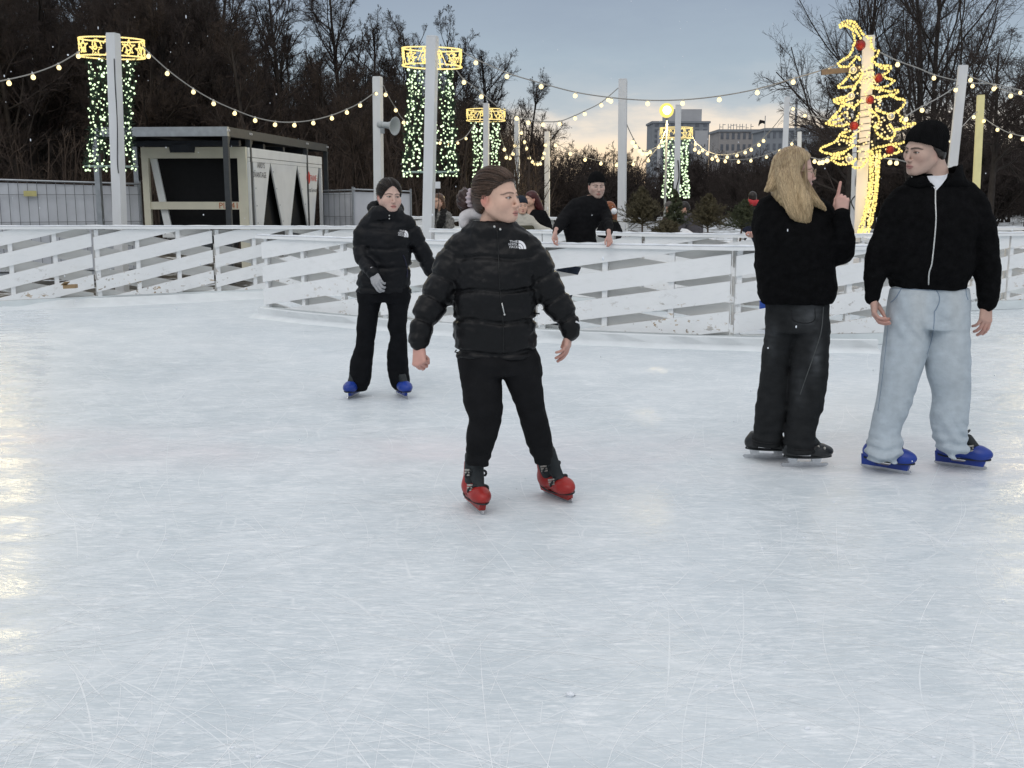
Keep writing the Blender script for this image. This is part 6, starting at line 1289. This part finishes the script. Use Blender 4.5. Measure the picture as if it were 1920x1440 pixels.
xl = np.interp(V[:, 2], lL[::-1, 0][np.argsort(lL[::-1, 0])], lL[::-1, 1][np.argsort(lL[::-1, 0])]); xr = np.interp(V[:, 2], np.sort(lR[:, 0]), lR[np.argsort(lR[:, 0]), 1])
fade = np.maximum(np.exp(-((V[:, 0] - xl - .01) / .055)**2), np.exp(-((V[:, 0] - xr + .0) / .06)**2)) * np.clip((V[:, 2] - .25) / .35, 0, 1) * (.7 + .5 * n1); fade = np.clip(fade, 0, 1)[:, None]; C = C * (1 - .55 * fade) + np.array([.54, .555, .55]) * .55 * fade
T3 = mesh_obj('jeans', V, F, M_JEANL, g3, True, colors=C); bvt = bvh_of(V, F); M_SEAM = mk('denim seam', (.20, .26, .34), .8)
seam_line(bvt, [(1752, 540), (1760, 552), (1761, 566), (1755, 580), (1752, 584)], .0022, 'fly_seam', M_SEAM, T3); seam_line(bvt, [(1693, 535), (1686, 548), (1678, 560), (1670, 567)], .0028, 'pocket_seam', M_SEAM, T3); seam_line(bvt, [(1811, 540), (1812, 552), (1815, 562)], .0025, 'pocket_seam', M_SEAM, T3)
seam_line(bvt, [(1752, 584), (1751, 610), (1746, 640), (1738, 664)], .0022, 'crotch_seam', M_SEAM, T3); seam_line(bvt, [(1666, 600), (1660, 660), (1653, 720), (1646, 770)], .0018, 'side_seam', M_SEAM, T3)
seam_line(bvt, [(1672, 541), (1700, 542), (1740, 544), (1780, 544), (1811, 542)], .0022, 'waistband', M_SEAM, T3)
hc = f.w(1733, 283, .0); HP = (-66, 8, 4); hs = 1.06
neck = [(f.w(1750, 303, .02), .056), (f.w(1754, 322, .02), .060), (f.w(1755, 350, .03), .08)]
parts = [head_mesh(hc, *HP, hs, neck, 'm', gaze=0, ear_red=.3, ears=False, brow=(.035, .025, .02), skin=(.52, .36, .29), lips=(.40, .19, .17)), under(tor, [lL, lR], [sL, sR])]
parts.append(hand(f.w(1637, 556, -.03), (.08, -.12, -1), (.85, -.25, 0), 1.06, mirror=False, curls=((38, 45, 22), (30, 40, 22), (30, 38, 22), (32, 36, 22)), thumb=.75, skin=(.52, .32, .26)))
parts.append(hand(f.w(1850, 567, -.02), (-.03, -.1, -1), (-.35, 1., 0), 1.08, mirror=True, curls=((18, 24, 16), (22, 26, 18), (26, 28, 18), (30, 30, 20)), thumb=.3, skin=(.54, .34, .27)))
V, F, C = join_arrays(parts); mesh_obj('body', V, F, M_SKIN, g3, True, colors=C)

patch([bvj, bvh_of(V, F)], [(1738, 330), (1741, 331), (1747, 332), (1758, 333), (1770, 330), (1777, 325), (1775, 334), (1766, 346), (1755, 358), (1747, 346), (1741, 337)], M_TEE, 't_shirt', g3, .005)
V, F = beanie(hc, *HP, hs, .0032, tilt=-.46, rim=.018, tall=.008); B3 = mesh_obj('knit_cap', V, F, M_KNIT, g3, True)
bvc = bvh_of(V, F); lb_ = [onto(bvc, u, v, .003) for u, v in ((1695, 256), (1699, 256), (1700, 265), (1696, 266))]
if all(x is not None for x in lb_): mesh_obj('cap_label', np.array(lb_), [(0, 1, 2, 3)], M_WHITE2, B3)
V, F, C = hair_cap(hc, *HP, hs, .007, [.09, .09, .08, .05, .010, -.012, -.032, -.058, -.062], col=(.016, .011, .008), h=.003); mesh_obj('hair', V, F, M_HAIR, g3, True, colors=C)
skate(g3, G(1660, 883), 50, 0, 0, M_BLUESH, 1.04, top=.175, shaft=.16); skate(g3, G(1800, 876), 55, -3, 0, M_BLUESH, 1.04, top=.175, shaft=.16)
# ---------------------------------------------------------------- the blonde woman
f = Fig(5.86)
g4 = thing('person', 'blonde woman with glasses in black fleece and washed black jeans, raising one finger', 'person', (f.w(1490, 600)[0], 5.86, 0))
tor = f.rows([(568, 1424, 1560, 0, .66), (552, 1420, 1565, 0, .70), (530, 1420, 1564, 0, .74), (490, 1416, 1562, 0, .76), (450, 1414, 1560, .0, .74), (415, 1416, 1556, .01, .68), (390, 1426, 1550, .02, .60), (374, 1438, 1540, .02, .52), (362, 1452, 1528, .02, .5)])
sR = f.path([(1538, 400, .02, 24), (1556, 430, .03, 27), (1567, 462, .02, 27), (1577, 470, -.02, 24), (1579, 445, -.08, 22), (1578, 420, -.10, 17), (1578, 402, -.11, 14)])
sL = f.path([(1440, 400, .02, 24), (1434, 440, -.02, 26), (1440, 490, -.12, 24), (1470, 520, -.24, 20), (1490, 528, -.28, 16)])
sL = f.path([(1440, 395, .04, 24), (1436, 440, .10, 24), (1440, 490, .16, 22), (1452, 528, .20, 19)])
V, F = jacket(tor, [sR, sL], [], 0, h=.0065, fold=.0035, lump=.007, k=.03, seed=17.)
J4 = mesh_obj('fleece_jacket', V, F, M_FLEECE, g4, True)
lL = f.rows([(834, 1411, 1462, .06, 1.25), (815, 1413, 1466, .06, 1.15), (780, 1417, 1474, .05, 1.05), (750, 1420, 1478, .05, 1.), (705, 1427, 1480, .05, 1.), (660, 1430, 1486, .04, 1.05), (610, 1437, 1496, .02, 1.1), (565, 1437, 1500, 0, 1.1)])
lR = f.rows([(846, 1471, 1525, -.05, 1.25), (828, 1471, 1526, -.05, 1.15), (795, 1475, 1531, -.04, 1.05), (750, 1478, 1545, -.03, 1.), (700, 1480, 1551, -.02, 1.), (650, 1482, 1553, -.01, 1.05), (610, 1486, 1553, 0, 1.1), (565, 1494, 1552, 0, 1.1)])
pel = f.rows([(620, 1436, 1553, .01, .72), (585, 1436, 1553, .01, .72), (560, 1438, 1551, .0, .70), (540, 1452, 1536, 0, .5)])
V, F = legs([lL, lR], pel, h=.0062, fold=.0045, hem=.004, seed=23., k=.016, diag=.005); v32 = V.astype(np.float32)
C = np.tile([.016, .017, .018], (len(V), 1)); fx, fz = f.w(1524, 585), f.w(1520, 660); gz = lambda c_, r_: np.exp(-(((V - c_) / r_)**2).sum(1))
wear = .9 * gz(f.w(1518, 592, -.12), (.06, .15, .07)) + .8 * gz(f.w(1528, 670, -.1), (.03, .2, .10)) + .45 * gz(f.w(1448, 640, -.05), (.025, .2, .10)) + .3 * gz(f.w(1500, 730, -.1), (.03, .2, .12)); wear = np.clip(wear * (.75 + .5 * vnoise(v32, (26, 26, 70.))), 0, 1)[:, None]; C = C * (1 - wear) + np.array([.085, .09, .095]) * wear
T4 = mesh_obj('jeans', V, F, M_JEANB, g4, True, colors=C); bvt = bvh_of(V, F); M_SEAM2 = mk('black denim seam', (.006, .006, .007), .8)
seam_line(bvt, [(1484, 582), (1487, 600), (1510, 606), (1527, 600), (1528, 578)], .0022, 'pocket_seam', M_SEAM2, T4); seam_line(bvt, [(1544, 575), (1540, 620), (1528, 660), (1514, 700), (1500, 740)], .003, 'side_seam', mk('pale denim seam', (.07, .075, .075), .8), T4)
for lr in (lL, lR):
    z = lr[0][0] + .03; b = MB(); b.tube([np.array([lr[0][1] + lr[0][3] * 1.0 * math.cos(t), lr[0][2] + lr[0][4] * .98 * math.sin(t), z]) for t in np.linspace(0, 2 * math.pi, 33)], .003, 5); b.build('hem_seam', M_SEAM2, T4)
hc = f.w(1490, 322, .0); HP = (88, 3, -4); hs = 1.0
neck = [(f.w(1486, 340, .01), .050), (f.w(1482, 360, .02), .055), (f.w(1480, 385, .02), .07)]
parts = [head_mesh(hc, *HP, hs, neck, 'f', gaze=0, ear_red=.3, brow=(.25, .17, .10), skin=(.60, .39, .33)), under(tor, [lL, lR], [sR, sL])]
parts.append(hand(f.w(1579, 403, -.11), (-.05, -.05, 1), (.35, .9, 0), .98, mirror=True, curls=((-4, 6, 4), (78, 92, 60), (80, 92, 60), (82, 92, 60)), spread=(-10, 0, 0, 0), thumb=.75, skin=(.60, .37, .31)))
parts.append(hand(f.w(1453, 530, .20), (.3, -.1, -1), (.2, .9, 0), .95, h=.004))
V, F, C = join_arrays(parts); mesh_obj('body', V, F, M_SKIN, g4, True, colors=C)
# long wavy hair
def hchain(pts, n=12):
    P, r_ = f.path(pts); return resample(P, n), np.interp(np.linspace(0, 1, n), np.linspace(0, 1, len(r_)), r_)
HC = [hchain([(1478, 312, .00, 31), (1472, 340, .00, 31), (1484, 370, -.04, 29), (1500, 400, -.08, 20), (1506, 418, -.10, 9)], 14), hchain([(1462, 325, -.02, 17), (1452, 343, -.04, 13), (1442, 353, -.05, 7), (1435, 357, -.05, 3)]), hchain([(1492, 335, -.06, 8), (1505, 360, -.09, 9), (1527, 376, -.09, 9), (1540, 386, -.08, 6), (1547, 393, -.08, 3)]),
      hchain([(1484, 320, -.08, 14), (1494, 350, -.10, 13), (1512, 385, -.12, 13), (1515, 412, -.12, 6)]), hchain([(1470, 330, -.08, 16), (1476, 365, -.11, 15), (1488, 398, -.12, 11), (1496, 412, -.12, 5)])]
Rm4 = rot(*HP)
def hairfn(p):
    q_ = ((p - hc.astype(np.float32)) @ Rm4.astype(np.float32)) / hs
    d = ell(q_, (0, .016, .036), (.087, .106, .100)); zl = np.interp(q_[:, 1], HZY, [.086, .080, .064, .05, .01, -.14, -.2, -.2, -.2]).astype(np.float32); d = smax(d, zl - q_[:, 2], .012)
    for P, r_ in HC: d = smin(d, chain(p, P, r_), .012)
    face = ell(q_, (0, -.085, -.03), (.066, .066, .10)); d = smax(d, -face, .01)
    ph = p[:, 0] * 330 + 2.2 * np.sin(p[:, 2] * 55 + p[:, 0] * 20) + 3.0 * vnoise(p, 10.); amp = np.clip((hc[2] + .10 - p[:, 2]) / .15, .25, 1)
    return d + amp * (.0012 * np.sin(ph) + .0010 * np.sin(ph * 2.3 + 1)) + .0022 * vnoise(p, (90, 90, 9.)) + .002 * vnoise(p, (170, 170, 14.))
A = np.vstack([P for P, _ in HC]); lo = np.minimum(A.min(0) - .09, hc - .13); hi = np.maximum(A.max(0) + .06, hc + .14); V, F = snet(hairfn, lo, hi, .0036); v32 = V.astype(np.float32)
st = .6 * np.sin(V[:, 0] * 420 + 2.2 * np.sin(V[:, 2] * 55 + V[:, 0] * 20) + 4 * vnoise(v32, 12.)); root_ = np.clip((V[:, 2] - hc[2] - .02) / .10, 0, 1); tone = np.clip(.5 + .35 * st + .3 * vnoise(v32, (90, 90, 8.)) - .35 * root_, 0, 1)[:, None]
C = np.array([.25, .17, .092]) * (1 - tone) + np.array([.58, .44, .25]) * tone
H4 = mesh_obj('hair', V, F, M_HAIRL, g4, True, colors=C)
b = MB(); g = np.random.default_rng(5); bvh4 = bvh_of(V, F); tones = []
def strand(u0, v0, u1, v1, wav, off, r_):
    pts = []; ph = g.uniform(0, 6.3); k_ = g.uniform(5, 9)
    for t in np.linspace(0, 1, 16):
        u = u0 + (u1 - u0) * t**1.25 + wav * math.sin(t * k_ + ph) * t; v = v0 + (v1 - v0) * t; q_ = onto(bvh4, u, v, off * (.4 + t))
        if q_ is not None: pts.append(q_)
    if len(pts) > 5:
        n0 = b.n; b.tube(np.array(pts), np.linspace(r_, r_ * .45, len(pts)), 4); k2 = g.uniform(0, 1); c_ = np.array([.32, .215, .115]) * (1 - k2) + np.array([.74, .57, .345]) * k2; dk = np.clip(np.linspace(.62, 1.1, len(pts)), 0, 1); tones.append(np.repeat(c_[None] * dk[:, None], 4, 0))
for _ in range(560): a0 = g.uniform(0, 1); strand(1450 + 67 * a0, 321 - 43 * math.sin(math.pi * (.10 + .80 * a0)) + 30 * g.uniform(0, 1)**2.2, 1484 + 34 * a0 + g.uniform(-5, 5), g.uniform(385, 424), g.uniform(.5, 4), .004, g.uniform(.0009, .0019))
for _ in range(110): a0 = g.uniform(0, 1); strand(1452 + 18 * a0, g.uniform(298, 318), 1436 + 18 * a0 + g.uniform(-2, 2), g.uniform(346, 360), g.uniform(.5, 2.5), .003, g.uniform(.0009, .0018))
for _ in range(90): a0 = g.uniform(0, 1); strand(1486 + 14 * a0, g.uniform(296, 330), 1522 + 24 * a0 + g.uniform(-3, 3), g.uniform(372, 394), g.uniform(.5, 2.5), .003, g.uniform(.0009, .0018))
o = b.build('loose_strands', M_HAIRL, H4, True); a_ = o.data.color_attributes.new('Col', 'FLOAT_COLOR', 'POINT'); c_ = np.ones((len(o.data.vertices), 4), np.float32); c_[:, :3] = np.vstack(tones); a_.data.foreach_set('color', c_.ravel())
# glasses
T_ = lambda P: np.asarray(P, float).reshape(-1, 3) * hs @ Rm4.T + hc; M_GLS = mk('thin gold frame', (.45, .36, .25), .3, .1, 10, 0, .8)

b = MB()
for sx in (-1, 1): b.tube(T_([(sx * (.033 + .024 * math.cos(t)), -.103 + .004 * math.cos(t) * sx * sx, .0 + .021 * math.sin(t)) for t in np.linspace(0, 2 * math.pi, 25)]), .0016, 5); b.tube(T_([(sx * .057, -.099, .004), (sx * .072, -.06, .008), (sx * .078, .0, .010)]), .0018, 5)
b.tube(T_([(-.009, -.106, .003), (0, -.109, .006), (.009, -.106, .003)]), .0016, 5); GL = b.build('glasses', M_GLS, g4, True)
mg = bpy.data.materials.new('clear lens'); nt_, out_ = nodes(mg); ms = nt_.nodes.new('ShaderNodeMixShader'); ms.inputs[0].default_value = .16; tr = nt_.nodes.new('ShaderNodeBsdfTransparent'); gs = nt_.nodes.new('ShaderNodeBsdfGlossy'); gs.inputs['Roughness'].default_value = .02; nt_.links.new(tr.outputs[0], ms.inputs[1]); nt_.links.new(gs.outputs[0], ms.inputs[2]); nt_.links.new(ms.outputs[0], out_.inputs[0])
for sx in (-1, 1): b = MB(); P = T_([(sx * (.033 + .023 * math.cos(t)), -.103 + .004 * math.cos(t), .020 * math.sin(t)) for t in np.linspace(0, 2 * math.pi, 20, False)]); b.add(P, [tuple(range(20))]); b.build('lens', mg, GL)
skate(g4, G(1437, 860), 84, 0, 0, M_BLKSH, 1.0, solid=False, top=.16, shaft=.16, buckles=False, holder=M_BLADE); skate(g4, G(1508, 875), 93, 0, 0, M_BLKSH, 1.0, solid=False, top=.16, shaft=.16, buckles=False, holder=M_BLADE)
# pale slot and rivets on the black shells
for c_, yw in ((G(1437, 860), 84), (G(1508, 875), 93)):
    Rk = rot(yw); t_ = lambda P: np.asarray(P, float).reshape(-1, 3) @ Rk.T + c_; sk = [o for o in g4.children if o.name.startswith('ice_skate') and np.linalg.norm(wloc(o)[:2] - np.array(g4.location)[:2]) < 9][0 if yw == 84 else 1]
    b = MB(); b.tube(t_([(-.046, .055, .083), (-.049, .02, .081), (-.049, -.015, .080)]), .0075, 8); b.build('pale_slot', M_WHITE2, sk, True); b = MB()
    for y, z in ((-.025, .118), (-.06, .125), (-.095, .115)): b.sphere(t_([(-.043, y, z)])[0], .008, 8, 5)
    b.build('rivets', M_BUCK, sk, True)
V, F = text_mesh('NGO', .024); c_ = G(1508, 875); Rk = rot(93); sk = [o for o in g4.children if o.name.startswith('ice_skate')][1]
mesh_obj('lettering', np.array([(-.0490, .030 - x, .098 + y) for x, y, z in V]) @ Rk.T + c_, F, M_WHITE2, sk)
# ---------------------------------------------------------------- people behind the barriers
def far_person(label, Y, head, hpx, yaw, pitch, torso, sleeves, legs_, coat, trousers, hair=None, hat=None, sex='f', skin=SKIN, hairline=None, hands=(), roll=0., coat_name='coat', ry=.62, extra_hair=None, z0=0., beard=0., fold=.006, fur=0.):
    f = Fig(Y); r0 = thing('person', label, 'person', (f.w(head[0], head[1])[0], Y, z0)); hc = f.w(head[0], head[1], 0); s = hpx * MPP(head[1], Y) / .235; HP = (yaw, pitch, roll)
    tor = f.rows(torso, ry); sl = [f.path(p) for p in sleeves]
    V, F = jacket(tor, sl, [], 0, h=.012, fold=fold, lump=.01, k=.03, seed=Y + head[0] * .01)
    if fur: pass
    J = mesh_obj(coat_name, V, F, coat, r0, True); cx = tor[0][1]; zt = tor[0][0] + .06; hw = tor[0][3] * .46
    lr = [np.array([(z0 + .06, cx + sx * hw * 1.15, Y, .075, .085), (zt * .55, cx + sx * hw, Y - .02, .085, .09), (zt, cx + sx * hw * .9, Y, hw * 1.1, .12)]) for sx in (-1, 1)] if legs_ is None else [f.rows(q_, 1.) for q_ in legs_]
    V, F = legs(lr, None, h=.012, fold=.006); mesh_obj('trousers', V, F, trousers, r0, True)
    neck = [(hc + np.array([0, .02, -.07 * s]), .05 * s), (hc + np.array([0, .03, -.20 * s]), .06 * s)]
    parts = [head_mesh(hc, *HP, s, neck, sex, h=.0045, skin=skin, ear_red=.35, beard=beard), under(tor, lr, sl, .03)]
    for hd in hands: parts.append(hand(f.w(*hd[:3]), *hd[3:5], .85, mirror=hd[5], h=.004, curl=(30, 34, 38, 42), skin=(.56, .34, .28)))
    V, F, C = join_arrays(parts); mesh_obj('body', V, F, M_SKIN, r0, True, colors=C)
    for sx in (-1, 1):
        q_ = np.array([lr[0 if sx < 0 else 1][:, 1][np.argmin(lr[0][:, 0])], Y - .04, z0 + .05]); V, F = snet(lambda p: smax(ell(p, q_, (.05, .13, .07)), z0 + .002 - p[:, 2], .01), q_ - .15, q_ + .15, .012); mesh_obj('boot', V, F, M_BLKSH, r0, True)
    if hair is not None:
        V, F, C = hair_cap(hc, *HP, s, .012, hairline, col=hair, h=.005, extra=extra_hair); mesh_obj('hair', V, F, M_HAIR, r0, True, colors=C)
    if hat is not None:
        V, F = beanie(hc, *HP, s, .0055, tilt=-.2, rim=.036, tall=.012); mesh_obj('knit_cap', V, F, hat, r0, True)
    return r0, f, hc, s, rot(*HP)
M_DARKCOAT = mk('black wool coat', (.008, .008, .009), .9, .3, 30, .4, spec=.1); M_DJEAN = mk('dark blue jeans', (.03, .042, .07), .85, .2, 20, .2); M_DTR = mk('dark trousers', (.012, .012, .014), .85, .2)
# man in black leaning on the nearest barrier
far_person('man in black cap and black coat leaning on the nearest barrier with both hands', 11.35, (1119, 350), 44, 8, 6, [(470, 1062, 1122), (445, 1060, 1119), (420, 1058, 1124), (398, 1060, 1136), (382, 1068, 1139), (372, 1084, 1134), (365, 1098, 1130)], [[(1078, 385, 0, 12), (1064, 402, -.05, 13), (1052, 420, -.2, 11), (1043, 434, -.35, 8)], [(1130, 385, 0, 10), (1137, 402, -.05, 11), (1141, 424, -.3, 9), (1142, 438, -.5, 7)]], [[(640, 1034, 1052), (560, 1034, 1056), (470, 1052, 1080)], [(640, 1052, 1070), (560, 1052, 1072), (470, 1070, 1100)]], M_DARKCOAT, M_DJEAN, hair=(.01, .008, .007), hat=M_KNIT, sex='m', skin=(.50, .35, .29), hands=((1041, 437, -.38, (-.3, -.3, -1), (0, -.5, -1), False), (1142, 441, -.52, (.1, -.2, -1), (0, -.6, -1), True)), coat_name='coat', beard=.25)
# people out on the far path
def locks(n, y0, z1, w):
    return lambda p: smin(rcone(p, (-.05, y0, .0), (-.06, y0 + .02, z1), .045, w), rcone(p, (.05, y0, .0), (.06, y0 + .02, z1), .045, w), .03)
M_FURC = mk('grey fur', (.20, .19, .18), .95, .5, 40, .9, bscale=70); M_BFUR = mk('black fur', (.012, .011, .011), .95, .4, 40, .9, bscale=70)
r0, f, hc, s, Rm = far_person('woman with long brown hair in a grey fur coat with black collar', 18.2, (822, 378), 28, -35, 4, [(470, 806, 850), (440, 806, 846), (415, 808, 846), (402, 812, 844), (396, 818, 840)], [[(814, 404, 0, 7), (808, 418, -.02, 8), (810, 432, -.12, 7)], [(840, 404, 0, 7), (844, 416, -.02, 8), (842, 430, -.12, 7)]], None, M_FURC, M_DTR, hair=(.10, .050, .028), extra_hair=locks(0, .03, -.20, .035), coat_name='fur_coat', fold=.02)
P = resample(np.array([hc + [-.09 * s, -.1, -.20 * s], hc + [-.03 * s, .03, -.12 * s], hc + [.07 * s, .03, -.12 * s], hc + [.06 * s, -.12, -.28 * s], hc + [.02 * s, -.13, -.38 * s]]), 14); V, F = snet(lambda p: chain(p, P, [.055 * s] * 14) + .015 * vnoise(p, 35.), P.min(0) - .1, P.max(0) + .1, .010); mesh_obj('fur_collar', V, F, M_BFUR, r0, True)
M_CHJ = mk('cream padded jacket', (.46, .44, .38), .7, .1, 20, .2); M_OLIVE = mk('olive padded cloth', (.060, .058, .035), .8, .2, 20, .2); M_NAVYK = mk('navy knit', (.010, .016, .028), .9, .3, 30, .4)
r0, f, hc, s, Rm = far_person('child in a navy knit cap and a cream and olive jacket behind the foremost girl', 15.9, (978, 387), 32, 12, 0, [(470, 958, 1006), (440, 958, 1006), (420, 958, 1002), (406, 962, 996), (400, 968, 990)], [[(966, 412, 0, 8), (958, 425, -.02, 9), (958, 440, -.05, 8)], [(994, 412, 0, 8), (1004, 424, -.02, 9), (1018, 432, -.05, 8), (1030, 434, -.08, 6)]], None, M_CHJ, M_DTR, hair=None, hat=M_NAVYK, coat_name='padded_jacket')
rw = f.rows([(470, 956, 1008), (440, 956, 1009), (422, 956, 1005)], .66); V, F = snet(lambda p: stack(p, rw), *bb(rows_bb(rw), pad=.03), .012); mesh_obj('jacket_skirt', V, F, M_OLIVE, r0, True)
r0, f, hc, s, Rm = far_person('woman in profile with dark red hair and black coat, behind the child', 16.6, (996, 374), 29, -72, 6, [(470, 985, 1032), (440, 986, 1030), (415, 988, 1026), (400, 992, 1020), (393, 996, 1014)], [[(1018, 402, 0, 8), (1026, 418, 0, 8), (1030, 434, -.05, 7)], [(994, 402, .1, 8), (986, 418, .08, 8), (984, 434, .05, 7)]], None, M_DARKCOAT, M_DTR, hair=(.055, .010, .012), extra_hair=lambda p: rcone(p, (0, .06, .0), (0, .13, -.16), .075, .06))
r0, f, hc, s, Rm = far_person('girl with ginger hair and white earmuffs looking left beside the man in black', 16.2, (1141, 395), 31, -58, 10, [(470, 1122, 1164), (440, 1124, 1161), (425, 1126, 1159), (415, 1130, 1155), (410, 1134, 1150)], [[(1130, 420, 0, 7), (1126, 434, 0, 7), (1128, 446, -.05, 6)], [(1154, 420, 0, 7), (1160, 434, 0, 7), (1158, 446, -.05, 6)]], None, M_DARKCOAT, M_DTR, hair=(.20, .065, .022), extra_hair=lambda p: rcone(p, (0, .06, .0), (0, .07, -.17), .07, .05))
b = MB()
for sx in (-1, 1): b.sphere(Rm @ np.array([sx * .10 * s, .02 * s, -.01 * s]) + hc, .045 * s, 12, 8)
b.build('earmuffs', M_SNOW, r0, True)
M_REDH = mk('red hood cloth', (.42, .03, .035), .8, .15, 20, .2); M_NAVY = mk('navy cloth', (.014, .017, .035), .85, .2, 20, .2); M_GRJ = mk('grey mauve cloth', (.075, .07, .078), .85, .2, 20, .2)
r0, f, hc, s, Rm = far_person('person in a navy jacket with a red hood walking away beyond the little spruces', 21., (1411, 371), 22, 170, 0, [(470, 1396, 1426), (440, 1396, 1426), (410, 1396, 1425), (392, 1399, 1422), (384, 1403, 1419)], [[(1400, 396, 0, 5.5), (1396, 412, 0, 5.5), (1396, 430, -.03, 5)], [(1421, 396, 0, 5.5), (1425, 412, 0, 5.5), (1425, 430, -.03, 5)]], None, M_NAVY, M_DTR, hair=(.015, .010, .008))
P = resample(f.path([(1401, 386, 0, 4), (1404, 379, -.08, 4.5), (1412, 381, -.14, 5), (1420, 380, -.08, 4.5), (1422, 387, 0, 4)])[0], 12); V, F = snet(lambda p: chain(p, P, [.05] * 12, .02), P.min(0) - .09, P.max(0) + .09, .012); mesh_obj('hood', V, F, M_REDH, r0, True)
far_person('stooping person with dark hair and a grey jacket between the little spruces', 19.5, (1283, 391), 23, -100, 25, [(470, 1278, 1312), (440, 1280, 1314), (420, 1280, 1312), (406, 1281, 1304), (400, 1282, 1296)], [[(1286, 408, -.1, 6), (1280, 420, -.12, 6), (1276, 436, -.14, 5)], [(1302, 410, .1, 6), (1312, 424, .1, 6), (1312, 440, .1, 5)]], None, M_GRJ, M_DTR, hair=(.012, .009, .008))
far_person('stooping person in a brownish grey cap half hidden by the pointed little spruce', 20., (1256, 392), 22, 120, 20, [(470, 1240, 1268), (440, 1240, 1268), (418, 1242, 1266), (406, 1246, 1264), (400, 1250, 1262)], [[(1246, 410, -.1, 5), (1242, 424, -.12, 5), (1244, 438, -.14, 5)], [(1262, 410, .1, 5), (1267, 424, .1, 5), (1266, 438, .1, 5)]], None, mk('brown cloth', (.05, .035, .025), .9, .2), M_DTR, hair=None, hat=mk('brownish grey knit', (.10, .09, .085), .9, .3, 30, .4))
# child almost hidden behind the blonde woman, one hand on the rail
far_person('child in blue trousers hidden behind the blonde woman, one hand on the back rail', 12.2, (1450, 415), 38, 40, 0, [(560, 1428, 1478), (520, 1426, 1480), (480, 1428, 1478), (455, 1432, 1474), (445, 1440, 1466)], [[(1436, 458, 0, 8), (1424, 462, -.05, 8), (1416, 446, -.1, 7)], [(1472, 460, 0, 8), (1480, 480, 0, 8), (1482, 505, 0, 7)]], [[(640, 1430, 1452), (600, 1426, 1453), (560, 1424, 1454)], [(640, 1456, 1478), (600, 1454, 1480), (560, 1453, 1482)]], M_NAVY, mk('bright blue snow trousers', (.02, .07, .36), .6, .15), hair=(.10, .06, .035), hands=((1414, 444, -.11, (-.5, -.3, .5), (.3, -.2, -1), False),))
